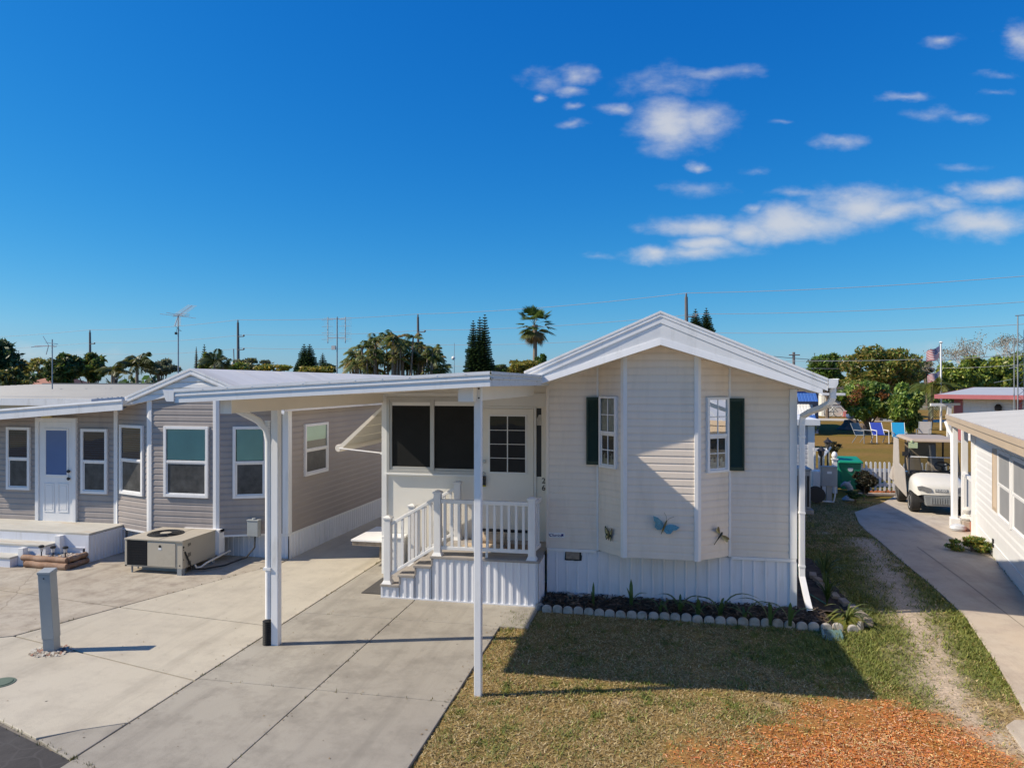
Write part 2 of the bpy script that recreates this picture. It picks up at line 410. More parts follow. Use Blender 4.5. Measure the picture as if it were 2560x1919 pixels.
def npmesh(name, verts, faces_n, cols, mat, parent=None, kind=None):
    """many separate little polygons: verts (N*k,3), k verts each, one colour per polygon"""
    k = faces_n; n = len(verts)//k
    me = bpy.data.meshes.new(name)
    root = parent
    while root is not None and root.parent is not None: root = root.parent
    b = np.array(BASE[root.name]) if root is not None else np.array([verts[:, 0].mean(), verts[:, 1].mean(), verts[:, 2].min()])
    vv = verts-b
    me.vertices.add(len(vv)); me.vertices.foreach_set('co', vv.astype(np.float32).ravel())
    me.loops.add(n*k); me.loops.foreach_set('vertex_index', np.arange(n*k, dtype=np.int32))
    me.polygons.add(n); me.polygons.foreach_set('loop_start', np.arange(0, n*k, k, dtype=np.int32))
    try: me.polygons.foreach_set('loop_total', np.full(n, k, dtype=np.int32))
    except Exception: pass
    me.update(calc_edges=True); me.validate()
    ca = me.attributes.new('Col', 'FLOAT_COLOR', 'POINT')
    cc = np.ones((n*k, 4), dtype=np.float32); cc[:, :3] = np.repeat(cols, k, axis=0)
    ca.data.foreach_set('color', cc.ravel())
    me.materials.append(mat)
    o = bpy.data.objects.new(name, me); COL.objects.link(o)
    if parent is not None: o.parent = parent
    else: o.location = b; BASE[o.name] = Vector(b)
    if kind: o['kind'] = kind
    return o

class Wall:
    """vertical wall plane from p0 to p1 (left to right seen from outside)"""
    def __init__(s, p0, p1):
        s.p0 = Vector((p0[0], p0[1], 0)); s.p1 = Vector((p1[0], p1[1], 0))
        d = s.p1-s.p0; s.L = d.length; s.d = d/s.L; s.n = Vector((s.d.y, -s.d.x, 0))
        s.M = Matrix(((s.d.x, s.n.x, 0, s.p0.x), (s.d.y, s.n.y, 0, s.p0.y), (0, 0, 1, 0), (0, 0, 0, 1)))
    def px(s, x, y, o=0.):
        r = ray(x, y); p = s.p0+s.n*o; c = Vector((0, 0, CAMZ))
        t = (p-c).dot(s.n)/r.dot(s.n)
        q = c+r*t
        return (q-s.p0).dot(s.d), q.z
    def rect(s, x0, y0, x1, y1):
        a = s.px(x0, (y0+0)); b = s.px(x1, y1); c = s.px(x1, y0); e = s.px(x0, y1)
        return a[0], b[0], (b[1]+e[1])/2, (a[1]+c[1])/2     # s0, s1, z0, z1
def clip_band(poly, z0, z1):
    def clip(P, keep, zc):
        out = []
        for i in range(len(P)):
            a, b = P[i], P[(i+1) % len(P)]
            ia, ib = keep(a[1]), keep(b[1])
            if ia: out.append(a)
            if ia != ib:
                t = (zc-a[1])/(b[1]-a[1]); out.append((a[0]+(b[0]-a[0])*t, zc))
        return out
    P = clip(poly, lambda z: z >= z0-1e-9, z0)
    if P: P = clip(P, lambda z: z <= z1+1e-9, z1)
    return P
def siding(mb, wl, poly, course=.0975, lap=.013, z_start=None):
    old = mb.M; mb.M = wl.M
    zs = min(p[1] for p in poly) if z_start is None else z_start
    ze = max(p[1] for p in poly)
    z = zs
    while z < ze-1e-4:
        zb, zt = z, z+course; zm = zb+course*.66
        for (a, b, oa, ob) in ((zb, zm, lap, lap*.86), (zm, zt, lap*.86, .0015)):
            P = clip_band(poly, a, min(b, ze))
            if len(P) >= 3:
                mb.poly([(p[0], oa+(ob-oa)*(p[1]-a)/(b-a), p[1]) for p in P])
        P = clip_band(poly, zb, min(zt, ze))
        if len(P) >= 3:
            ss = [p[0] for p in P if abs(p[1]-zb) < 1e-4]
            if len(ss) >= 2:
                a, b = min(ss), max(ss)
                mb.quad((a, .0015, zb), (b, .0015, zb), (b, lap, zb), (a, lap, zb))
        z += course
    mb.M = old
def ribbed(mb, wl, s0, s1, z0, z1, pitch=.15, depth=.012, rib=.35):
    """vertical ribbed metal or vinyl skirting"""
    old = mb.M; mb.M = wl.M
    pts = [(s0, 0)]; s = s0
    while s < s1-1e-6:
        for (f, o) in ((1-rib, 0), (1-rib+.06, depth), (.97, depth), (1., 0)):
            q = min(s+pitch*f, s1); pts.append((q, o))
        s += pitch
    zf = z1 if callable(z1) else (lambda q: z1)
    for a, b in zip(pts, pts[1:]):
        if b[0]-a[0] < 1e-6 and a[1] == b[1]: continue
        mb.quad((a[0], a[1]+.002, z0), (b[0], b[1]+.002, z0), (b[0], b[1]+.002, zf(b[0])), (a[0], a[1]+.002, zf(a[0])))
    mb.M = old
def ring(mb, s0, s1, z0, z1, w, o0, o1):
    mb.box(s0, s0+w, o0, o1, z0, z1); mb.box(s1-w, s1, o0, o1, z0, z1)
    mb.box(s0+w, s1-w, o0, o1, z0, z0+w); mb.box(s0+w, s1-w, o0, o1, z1-w, z1)
def window(parent, wl, r, up='blind', low='screen', fw=.05, split=.5, o=.016, grid=None, fmat=None, label=None):
    s0, s1, z0, z1 = r; fmat = fmat or VINYL
    zm = z0+(z1-z0)*split
    mb = MB(wl.M)
    ring(mb, s0, s1, z0, z1, fw, o-.012, o+.034)
    mb.box(s0+fw, s1-fw, o-.012, o+.030, zm-.018, zm+.022)
    ring(mb, s0+fw, s1-fw, z0+fw, zm-.018, .022, o-.010, o+.016)
    if grid:
        a, b = s0+fw, s1-fw
        for (lo, hi, oo) in ((zm+.022, z1-fw, o+.021), (z0+fw+.022, zm-.04, o+.019)):
            ins = 0 if oo > o+.02 else .022
            mb.box((a+b)/2-.007, (a+b)/2+.007, o+.002, oo, lo, hi)
            mb.box(a+ins, b-ins, o+.002, oo-.0015, (lo+hi)/2-.007, (lo+hi)/2+.007)
    w = mb.build('window', fmat, parent, bevel=.003)
    if label: w['label'] = label
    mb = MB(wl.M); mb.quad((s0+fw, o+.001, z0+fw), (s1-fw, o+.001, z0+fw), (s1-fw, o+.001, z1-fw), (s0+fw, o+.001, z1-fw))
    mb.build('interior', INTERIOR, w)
    if up == 'blind':
        mb = MB(wl.M); z = zm+.03
        while z < z1-fw-.02:
            mb.quad((s0+fw+.01, o+.002, z), (s1-fw-.01, o+.002, z), (s1-fw-.01, o+.009, z+.026), (s0+fw+.01, o+.009, z+.026)); z += .040
        mb.build('blind', BLINDW, w)
        g = GLASSB
    elif up == 'shade':
        mb = MB(wl.M); mb.box(s0+fw+.012, s1-fw-.012, o+.002, o+.006, zm+.03, z1-fw-.004); mb.build('blind', SHADEW, w); g = GLASST
    elif up == 'halfshade':
        mb = MB(wl.M); mb.box(s0+fw+.012, s1-fw-.012, o+.002, o+.006, zm+.16, z1-fw-.004); mb.build('blind', SHADEW, w); g = GLASST
    elif up == 'grey':
        mb = MB(wl.M); mb.quad((s0+fw, o+.017, zm+.022), (s1-fw, o+.017, zm+.022), (s1-fw, o+.017, z1-fw), (s0+fw, o+.017, z1-fw)); mb.build('screen', GREYSCR, w); g = GLASS
    elif up in ('lace', 'orange'):
        mb = MB(wl.M)
        a, b = s0+fw+.004, s1-fw-.004; n = 14
        for i in range(n):
            q0, q1 = a+(b-a)*i/n, a+(b-a)*(i+1)/n
            mb.quad((q0, o+.002+.004*(i % 2), zm+.02 if up == 'lace' else zm+.02), (q1, o+.006-.004*(i % 2), zm+.02), (q1, o+.006-.004*(i % 2), z1-fw), (q0, o+.002+.004*(i % 2), z1-fw))
        mb.build('curtain', CURTAIN, w)
        if up == 'orange':
            mb = MB(wl.M); mb.poly([(a, o+.0105, zm+.05), (a+(b-a)*.4, o+.0105, zm+.03), (b, o+.0105, zm+.06), (b, o+.0105, zm+.17), (a+(b-a)*.5, o+.0105, zm+.15), (a, o+.0105, zm+.17)])
            mb.build('valance', CURTO, w)
        g = GLASS
    else: g = GLASS
    mb = MB(wl.M); mb.quad((s0+fw, o+.014, zm+.02), (s1-fw, o+.014, zm+.02), (s1-fw, o+.014, z1-fw), (s0+fw, o+.014, z1-fw))
    mb.build('pane', g, w)
    if low == 'screen':
        mb = MB(wl.M); mb.quad((s0+fw, o+.011, z0+fw), (s1-fw, o+.011, z0+fw), (s1-fw, o+.011, zm-.018), (s0+fw, o+.011, zm-.018))
        mb.build('screen', GREYSCR if up == 'grey' else SCREEN2, w)
    else:
        if low == 'lace':
            mb = MB(wl.M); a, b = s0+fw+.02, s1-fw-.02; n = 12
            for i in range(n):
                q0, q1 = a+(b-a)*i/n, a+(b-a)*(i+1)/n
                h = z0+fw+.05+.12*abs(math.sin(i*.9))
                mb.quad((q0, o+.003, z0+fw), (q1, o+.006, z0+fw), (q1, o+.006, h), (q0, o+.003, h))
            mb.build('curtain', CURTAIN, w)
        mb = MB(wl.M); mb.quad((s0+fw, o+.010, z0+fw), (s1-fw, o+.010, z0+fw), (s1-fw, o+.010, zm-.018), (s0+fw, o+.010, zm-.018))
        mb.build('pane', GLASS, w)
    return w
def text_mesh(parent, txt, size, M, mat, name='lettering', ext=.001, italic=0., spacing=1.0):
    cu = bpy.data.curves.new(name, 'FONT'); cu.body = txt; cu.size = size; cu.extrude = ext; cu.shear = italic
    cu.align_x = 'CENTER'; cu.align_y = 'CENTER'; cu.space_line = spacing; cu.offset = size*.012
    tmp = bpy.data.objects.new(name, cu); COL.objects.link(tmp)
    me = bpy.data.meshes.new_from_object(tmp.evaluated_get(bpy.context.evaluated_depsgraph_get()))
    bpy.data.objects.remove(tmp)
    root = parent
    while root.parent is not None: root = root.parent
    me.transform(Matrix.Translation(-BASE[root.name]) @ M)
    me.materials.clear(); me.materials.append(mat); me.name = name
    o = bpy.data.objects.new(name, me); COL.objects.link(o); o.parent = parent
    return o
def text_frame(wl, s, z, o):   # text x along wall, y up, facing out
    return Matrix(((wl.d.x, 0, wl.n.x, 0), (wl.d.y, 0, wl.n.y, 0), (0, 1, 0, 0), (0, 0, 0, 1))).copy() if False else \
        Matrix.Translation(wl.M @ Vector((s, o, z))) @ Matrix(((wl.d.x, 0, wl.n.x, 0), (wl.d.y, 0, wl.n.y, 0), (0, 1, 0, 0), (0, 0, 0, 1)))

# ------------------------------------------------------------------ ground
def inpoly(x, y, P):
    r = False; j = len(P)-1
    for i in range(len(P)):
        xi, yi = P[i]; xj, yj = P[j]
        if (yi > y) != (yj > y) and x < (xj-xi)*(y-yi)/(yj-yi)+xi: r = not r
        j = i
    return r
mb = MB(); mb.quad((-1500, -60, -.06), (1500, -60, -.06), (1500, 2500, -.06), (-1500, 2500, -.06))
tag(mb.build('ground', FARG, keep=True), kind='structure')

def slabs(name, mat, polys, joint=True, zt=0.0, th=.05):
    mb = MB()
    for P in polys: mb.vprism(P, zt-th, zt)
    return tag(mb.build(name, mat, keep=True, bevel=.006), kind='structure')
# main driveway: two columns of slabs with narrow joints between
XD0, XDM, XD1 = -4.58, -3.29, -1.90
rows = [2.2, 4.4, 6.46, 8.60, 11.0, 13.4, 16.0, 19.0]
P = []
for a, b in zip(rows, rows[1:]):
    for (l, r) in ((XD0, XDM), (XDM, XD1)):
        if b <= 4.5: a2 = 3.2
        else: a2 = a
        if r == XD1 and a >= 8.6:
            P.append([(l+.0045, a2+.0045), (r-.0045 if b < 10 else -1.55, a2+.0045), (r-.0045 if b < 10 else -1.55, b-.0045), (l+.0045, b-.0045)])
        else:
            P.append([(l+.0045, a2+.0045), (r-.0045, a2+.0045), (r-.0045, b-.0045), (l+.0045, b-.0045)])
P.append([(-5.12, 5.085), (-4.594, 4.86), (-4.594, 5.488), (-4.9, 5.298)])
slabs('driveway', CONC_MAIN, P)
slabs('neighbour_driveway', CONC_LITE, [
    [(-9.3, 6.53), (-5.72, 5.30), (-5.16, 5.10), (-4.9, 5.31), (-4.594, 5.50), (-4.594, 6.405), (-7.50, 7.10), (-8.0, 6.2+.62)],
    [(-7.49, 7.125), (-4.594, 6.43), (-4.594, 8.02), (-7.08, 8.305)],
    [(-7.075, 8.33), (-4.594, 8.045), (-4.594, 22), (-6.16, 22), (-6.16, 10.9)]])
slabs('patio', CONC_OLD, [
    [(-16, 8.9), (-9.4, 6.56), (-8.02, 6.84), (-7.52, 7.12), (-7.105, 8.31), (-9.2, 8.62), (-16, 9.6)],
    [(-16, 9.62), (-9.2, 8.64), (-7.1, 8.335), (-6.40, 10.2), (-6.185, 10.92), (-6.2, 11.3), (-16, 11.3)]])
mb = MB(); mb.poly([(-17, 9.4, -.02), (-9.4, 6.5, -.02), (-5.0, 5.0, -.02), (-1.93, 3.6, -.02), (-1.93, 22, -.02), (-17, 22, -.02)])
tag(mb.build('joint_bed', JOINT, keep=True), kind='structure')
mb = MB(); mb.vprism([(-30, 13.6), (-30, -30), (30, -30), (30, -7), (-1.9, 3.95), (-4.3, 4.77), (-5.7, 5.25)], -.06, -.012)
tag(mb.build('road', ASPH, keep=True), kind='structure')

# right hand drive
side_l = [G(2242, 1236), G(2205, 1256), G(2136, 1279), G(2147, 1306), G(2166, 1326), G(2204, 1356), G(2258, 1404), G(2316, 1450),
          G(2413, 1538), G(2447, 1591), G(2483, 1642), G(2526, 1713), G(2560, 1775), G(2600, 1850)]
SL = [(p.x, p.y) for p in side_l]
SR = [(4.15, 7.0), (5.25, 11.9), (6.14, 15.4), (6.6, 17.0), (8.4, 19.4)]
seam = [G(2215, 1300), G(2292, 1366), G(2408, 1450), G(2531, 1545), G(2650, 1636)]
SEAM = [(p.x, p.y) for p in seam]
side_poly = SL + SR
slabs('side_driveway', CONC_SIDE, [list(reversed(side_poly))], zt=.0, th=.05)
mb = MB()
for a, b in zip(seam, seam[1:]):
    d = (b-a).normalized(); n = Vector((-d.y, d.x, 0))*.006
    if a is seam[0]: continue
    mb.quad(a+n+Vector((0,0,.004)), a-n+Vector((0,0,.004)), b-n+Vector((0,0,.004)), b+n+Vector((0,0,.004)))
a = G(2222, 1322); b = G(2262, 1326)
mb.quad(a+Vector((0,.012,.004)), a+Vector((0,-.006,.004)), b+Vector((0,-.006,.004)), b+Vector((0,.012,.004)))
tag(mb.build('drive_joint', JOINT, keep=True), kind='structure')
mb = MB(); mb.vprism([tuple(G(x, y)[:2]) for x, y in ((2560, 1876), (2620, 1960), (2680, 1900), (2610, 1800), (2535, 1797), (2514, 1812))], -.05, .0)   # walk at the corner of the lot
tag(mb.build('walkway', CONC_SIDE, keep=True, bevel=.006), kind='structure')

# lawn carrying sand path, green patches, mulch
SAND = [G(2160, 1345), G(2205, 1410), G(2243, 1478), G(2271, 1529), G(2299, 1586), G(2336, 1634), G(2356, 1699), G(2384, 1755), G(2427, 1798), G(2475, 1850)]
MULCH = [(p.x, p.y) for p in (G(1700, 1960), G(1850, 1850), G(2010, 1775), G(2190, 1748), G(2335, 1770), G(2420, 1840), G(2520, 1905), G(2560, 1990), G(2400, 2150), G(1800, 2150))]
def segdist(x, y, A):
    best = 9; n = len(A)
    for a, b in zip(A, A[1:]):
        dx, dy = b[0]-a[0], b[1]-a[1]; t = max(0, min(1, ((x-a[0])*dx+(y-a[1])*dy)/(dx*dx+dy*dy)))
        best = min(best, math.hypot(x-a[0]-t*dx, y-a[1]-t*dy))
    return best
SANDP = [(p.x, p.y) for p in SAND]
def mulchness(x, y):
    d = segdist(x, y, MULCH+MULCH[:1]); d = d if inpoly(x, y, MULCH) else -d
    n = noise.noise(Vector((x*1.7, y*1.7, 3.1)))*.38+noise.noise(Vector((x*5, y*5, 1.1)))*.26+noise.noise(Vector((x*14, y*14, 5.)))*.14
    return max(0, min(1, (d+n+.30)/.95))
def sandness(x, y):
    d = segdist(x, y, SANDP)
    n = noise.noise(Vector((x*2.3, y*1.3, 7.7)))*.22+noise.noise(Vector((x*8, y*6, 2.2)))*.12
    s = .97*max(0, min(1, (.46+n-d)/.42))
    n2 = noise.noise(Vector((x*1.4, y*1.4, 11.)))+.5*noise.noise(Vector((x*4, y*4, 4.)))
    return max(s, max(0, min(1, (n2-.62)*3)))
GREENSPOTS = [(2.55, 8.45, 1.3, 1.0), (3.4, 9.5, 1.6, .75), (3.2, 12.5, 3.6, .95), (2.9, 10.6, 1.2, .7), (-1.8, 9.0, .6, .5), (3.9, 7.9, .9, .6), (4.2, 8.8, .7, .75), (-1.2, 6.9, .5, .4), (.4, 7.35, .7, .3), (3.6, 6.9, .5, .3)]
def greenness(x, y):
    g = .5*noise.noise(Vector((x*1.1, y*1.1, 0)))+.55*noise.noise(Vector((x*3.4, y*3.4, 5)))+.25*noise.noise(Vector((x*9, y*9, 9)))-.13
    g += 2.2*max(0, noise.noise(Vector((x*6.5, y*6.5, 31.)))-.22)+.8*max(0, noise.noise(Vector((x*.9, y*.9, 17.)))-.05)
    for (a, b, r, k) in GREENSPOTS:
        d = math.hypot(x-a, y-b)/r
        if d < 1.6: g += k*math.exp(-d*d*1.6)
    return max(0, min(1, g))
def lawn_col(x, y):
    g = greenness(x, y); s = sandness(x, y); m = mulchness(x, y)
    c = np.array((.315, .225, .092))*(1-g)+np.array((.135, .150, .026))*g
    c = c*(1-s)+np.array((.52, .43, .35))*s
    c = c*(1-m)+np.array((.52, .175, .042))*m
    return c, g, s, m
def grid_ground(name, xs, ys, fcol, fz):
    nx, ny = len(xs), len(ys)
    v = np.zeros((ny, nx, 3)); c = np.zeros((ny, nx, 3))
    for j, y in enumerate(ys):
        for i, x in enumerate(xs):
            v[j, i] = (x, y, fz(x, y)); c[j, i] = fcol(x, y)
    idx = np.arange(nx*ny).reshape(ny, nx)
    F = np.stack([idx[:-1, :-1], idx[:-1, 1:], idx[1:, 1:], idx[1:, :-1]], -1).reshape(-1, 4)
    me = bpy.data.meshes.new(name); me.from_pydata(v.reshape(-1, 3).tolist(), [], F.tolist())
    ca = me.attributes.new('Col', 'FLOAT_COLOR', 'POINT')
    cc = np.ones((nx*ny, 4), dtype=np.float32); cc[:, :3] = c.reshape(-1, 3); ca.data.foreach_set('color', cc.ravel())
    me.polygons.foreach_set('use_smooth', [True]*len(me.polygons))
    me.materials.append(GROUNDM)
    o = bpy.data.objects.new(name, me); COL.objects.link(o); BASE[o.name] = Vector((0, 0, 0))
    o['kind'] = 'structure'; return o
def lawn_z(x, y):
    m = mulchness(x, y) if y < 7.5 else 0
    return -.022+.012*noise.noise(Vector((x*2, y*2, 0)))+.03*m+(.015*noise.noise(Vector((x*5, y*5, 6))) if m > .2 else 0)
grid_ground('lawn', np.arange(-2.3, 7.2, .06), np.arange(3.6, 20.2, .07), lambda x, y: lawn_col(x, y)[0], lawn_z)
def field_col(x, y):
    g = .5*noise.noise(Vector((x*.10, y*.16, 0)))+.45*noise.noise(Vector((x*.35, y*.5, 5)))+.2*noise.noise(Vector((x*1.3, y*1.5, 9)))+.25
    if 20 < y < 26: g += .35
    g = max(0, min(1, g))
    return np.array((.27, .165, .052))*(1-g)+np.array((.155, .135, .022))*g
grid_ground('field', np.arange(-2, 60, .6), np.arange(20.2, 92, .8), field_col, lambda x, y: -.03+.02*noise.noise(Vector((x*.5, y*.5, 0))))
mb = MB(); mb.vprism([(-2, 24.6), (40, 22.5), (40, 25.2), (-2, 27.4)], -.06, .012); tag(mb.build('lane', ASPH, keep=True), kind='structure')
mb = MB(); mb.vprism([(8, 63.2), (60, 57), (60, 60), (8, 67)], -.06, .012); tag(mb.build('path', PATHM, keep=True), kind='structure')

# ------------------------------------------------------------------ the cream park home
XL, XR, YF, YBK = -1.52, 1.80, 9.96, 20.5
zs_ = lambda x: 3.5-.322*abs(x-.05)            # line where the soffit meets the wall
home = thing('mobile_home', (0.1, YF, 0), 'cream sided park home with a white gable roof, bay front and dark green shutters', 'park home')
A_, B_, C_, D_ = (-.80, YF), (-.426, 9.60), (.527, 9.60), (.96, YF)
ZB = .69
WLf = Wall((XL, YF), A_); WBl = Wall(A_, B_); WBf = Wall(B_, C_); WBr = Wall(C_, D_); WRf = Wall(D_, (XR, YF))
mb = MB()
for wl in (WLf, WBl, WBf, WBr, WRf):
    def top(s, wl=wl): return zs_(wl.p0.x+wl.d.x*s)+.03
    pts = [(0, ZB), (wl.L, ZB), (wl.L, top(wl.L))]
    if wl is WBf: sp = .05-wl.p0.x; pts.append((sp, top(sp)))
    pts.append((0, top(0)))
    siding(mb, wl, pts, z_start=ZB)
wr = Wall((XR, YF), (XR, YBK)); siding(mb, wr, [(0, ZB), (wr.L, ZB), (wr.L, 2.92), (0, 2.92)], z_start=ZB)
mb.poly([(A_[0], A_[1], ZB), (B_[0], B_[1], ZB), (C_[0], C_[1], ZB), (D_[0], D_[1], ZB)])     # underside of the bay
mb.quad((XL, YF, 0), (XL, YBK, 0), (XL, YBK, 2.94), (XL, YF, 2.94)); mb.quad((XL, YBK, 0), (XR, YBK, 0), (XR, YBK, 2.9), (XL, YBK, 2.9))
mb.build('siding', CREAM, home)
def corner_trim(parent, pts, z0, z1, mat=VINYL):
    mb = MB(); mb.vprism(pts, z0, z1); return mb.build('corner_trim', mat, parent, bevel=.004)
def bis(p, nL, nR, w, t, wl1, wl2):
    """L shaped corner post: p corner, along both walls by w, thickness t"""
    p = Vector((p[0], p[1], 0)); a = p-wl1.d*w; b = p+wl2.d*w
    m = (wl1.n+wl2.n).normalized(); k = t/m.dot(wl1.n)
    o = [a, a+wl1.n*t, p+m*k, b+wl2.n*t, b, p-m*.004]
    o = [(q.x, q.y) for q in o]
    ar = sum(o[i][0]*o[(i+1) % 6][1]-o[(i+1) % 6][0]*o[i][1] for i in range(6))
    return o if ar > 0 else o[::-1]
for (p, w1, w2, w, z1) in ((A_, WLf, WBl, .020, zs_(-.80)), (B_, WBl, WBf, .042, zs_(-.43)), (C_, WBf, WBr, .042, zs_(.53)), (D_, WBr, WRf, .022, zs_(.96))):
    corner_trim(home, bis(p, 0, 0, w, .024, w1, w2), ZB-.012, z1+.015)
mb = MB(); mb.box(XR-.075, XR+.02, YF-.026, YF+.07, ZB, 2.93); mb.build('corner_trim', VINYL, home, bevel=.004)
mb = MB(); mb.box(XL-.012, XL+.03, YF-.022, YF+.02, ZB, 2.95); mb.build('corner_trim', CREAM, home, bevel=.004)
# skirting
mb = MB()
wsk = Wall((XL, YF+.01), (XR, YF+.01))
ribbed(mb, wsk, 0, wsk.L, -.03, ZB-.02, .148, .011, .22)
wsk2 = Wall((XR, YF+.01), (XR, YBK)); ribbed(mb, wsk2, 0, wsk2.L, -.03, ZB-.02, .148, .011, .22)
mb.build('skirting', SKIRT, home)
for q in ((XL, A_[0]-.02, YF-.026, YF, ZB-.045, ZB-.003), (D_[0]+.02, XR+.01, YF-.026, YF, ZB-.045, ZB-.003), (XR-.072, XR+.018, YF-.022, YF+.07, -.03, ZB-.046)):
    mb = MB(); mb.box(*q); mb.build('skirting_trim', VINYL, home, bevel=.003)
# gap cut in the skirting with a board behind
wl = wsk; s0, s1, z0, z1 = wl.rect(1412, 1372, 1454, 1400)
mb = MB(wl.M); pp = [(0, .02), (.12, .0), (.5, .02), (.62, -.01), (1, .03), (1.03, .45), (.98, .62), (1, 1), (.86, 1.03), (.78, .98), (.45, .99), (.38, 1.05), (.2, 1.0), (.05, 1.02), (.02, .5)]
mb.poly([(s0+(s1-s0)*a, .0155, z0+(z1-z0)*b) for a, b in pp]); vh = mb.build('vent_opening', BLACK, home)
mb = MB(wl.M); mb.box(s0+.018, s1-.03, .0165, .02, z0+.022, z1-.02); mb.build('vent_board', WOOD, vh)
# windows and shutters
window(home, WBl, WBl.rect(1502.6, 990, 1545, 1169), up='lace', low='lace', fw=.030, split=.49, grid=True, label='narrow window with white grid and pale curtains in the left side of the bay')
window(home, WBr, WBr.rect(1763, 992, 1817, 1180), up='orange', low='lace', fw=.036, split=.49, grid=True, label='narrow window with white grid, lace and an orange valance in the right side of the bay')
def shutter(wl, r):
    s0, s1, z0, z1 = r
    mb = MB(wl.M); o = .026
    mb.box(s0, s0+.026, o, o+.028, z0, z1); mb.box(s1-.026, s1, o, o+.028, z0, z1)
    for (a, b) in ((z0, z0+.05), (z1-.03, z1)): mb.box(s0+.026, s1-.026, o, o+.027, a, b)
    mb.box(s0+.026, s1-.026, o, o+.006, z0+.05, z1-.03)
    z = z0+.055
    while z < z1-.05:
        mb.hexa([(s0+.026, o+.006, z), (s1-.026, o+.006, z), (s1-.026, o+.024, z), (s0+.026, o+.024, z),
                 (s0+.026, o+.006, z+.026), (s1-.026, o+.006, z+.026), (s1-.026, o+.010, z+.022), (s0+.026, o+.010, z+.022)])
        z += .028
    return mb.build('shutter', GREEN_SH, home, bevel=.002)
shutter(WLf, WLf.rect(1466.5, 992, 1501.5, 1160)); shutter(WRf, WRf.rect(1820.5, 995, 1860, 1175))
# sign on the siding
s0, s1, z0, z1 = WLf.rect(1370, 1330, 1412, 1342.5)
sign = MB(WLf.M); sign.box(s0, s1, .013, .017, z0, z1); sg = sign.build('maker_sign', VINYL, home)
text_mesh(sg, 'Chariot', .058, text_frame(WLf, s0+(s1-s0)*.44, (z0+z1)/2-.004, .0178), BLUEINK, 'lettering', .0004, .35)
mb = MB(WLf.M); mb.box(s0+(s1-s0)*.80, s0+(s1-s0)*.93, .0172, .0185, z0+.022, z1-.014); mb.build('emblem', BLUEINK, sg); mb = MB(WLf.M)
mb.poly([(s0+.015, .0178, z1-.012), (s0+.03, .0178, z1-.035), (s0+.055, .0178, z0+.012), (s0+.03, .0178, z0+.016), (s0+.014, .0178, z0+.04)])
mb.build('emblem', BLUEINK, sg)
# gable roof
YR = 9.27; PX = .05
rk = lambda x: 3.925-.432*abs(x-PX)            # top of the roof edge
XE0, XE1 = -1.72, 2.05
mb = MB()
for (xa, xb) in ((XE0, PX), (PX, XE1)):
    mb.hexa([(xa, YR, rk(xa)-.10), (xb, YR, rk(xb)-.10), (xb, YBK+.3, rk(xb)-.10), (xa, YBK+.3, rk(xa)-.10),
             (xa, YR, rk(xa)), (xb, YR, rk(xb)), (xb, YBK+.3, rk(xb)), (xa, YBK+.3, rk(xa))])
roof = mb.build('roof', ROOFW, home)
mb = MB()
prof = [(0, 0), (-.022, .004), (-.022, -.022), (-.008, -.030), (-.008, -.044), (-.020, -.050), (-.020, -.066), (-.010, -.074), (-.010, -.150), (.01, -.150)]
for (xa, xb) in ((XE0, PX), (PX, XE1)):
    mb.extrude([(0, a, b) for a, b in prof], (xa, YR, rk(xa)+.004), (xb, YR, rk(xb)+.004))
mb.build('gable_fascia', WHITE_AL, roof)
# lower band: a shallower boxed rake below the fascia, with soffit behind
mb = MB()
low = lambda x: 3.50-.322*abs(x-PX)
for (xa, xb) in ((-1.58, PX), (PX, 1.99)):
    ta, tb = rk(xa)-.148, rk(xb)-.148
    ta = max(ta, low(xa)+.03)
    mb.hexa([(xa, YR+.012, low(xa)), (xb, YR+.012, low(xb)), (xb, YR+.10, low(xb)+.03), (xa, YR+.10, low(xa)+.03),
             (xa, YR-.001, ta), (xb, YR-.001, tb), (xb, YR+.10, tb), (xa, YR+.10, ta)])
    mid = lambda x: low(x)+.10
    mb.hexa([(xa, YR-.014, low(xa)+.0), (xb, YR-.014, low(xb)), (xb, YR+.011, low(xb)+.002), (xa, YR+.011, low(xa)+.002),
             (xa, YR-.004, low(xa)+.085), (xb, YR-.004, low(xb)+.085), (xb, YR+.011, low(xb)+.085), (xa, YR+.011, low(xa)+.085)])
mb.build('lower_fascia', WHITE_AL, roof)
mb = MB()
for (xa, xb) in ((-1.58, PX), (PX, 1.99)):
    n = 14
    for i in range(n):
        a = xa+(xb-xa)*i/n; b = xa+(xb-xa)*(i+1)/n-.006*(1 if xb > xa else -1)
        mb.hexa([(a, YR+.10, low(a)+.006), (b, YR+.10, low(b)+.006), (b, YF+.1, low(b)+.006), (a, YF+.1, low(a)+.006),
                 (a, YR+.10, low(a)+.02), (b, YR+.10, low(b)+.02), (b, YF+.1, low(b)+.02), (a, YF+.1, low(a)+.02)])
mb.build('soffit', SOFFIT, roof)
mb = MB(); mb.box(1.81, 2.04, YF+.1, YBK+.3, 2.90, 2.915); mb.build('eave_soffit', SOFFIT, roof)
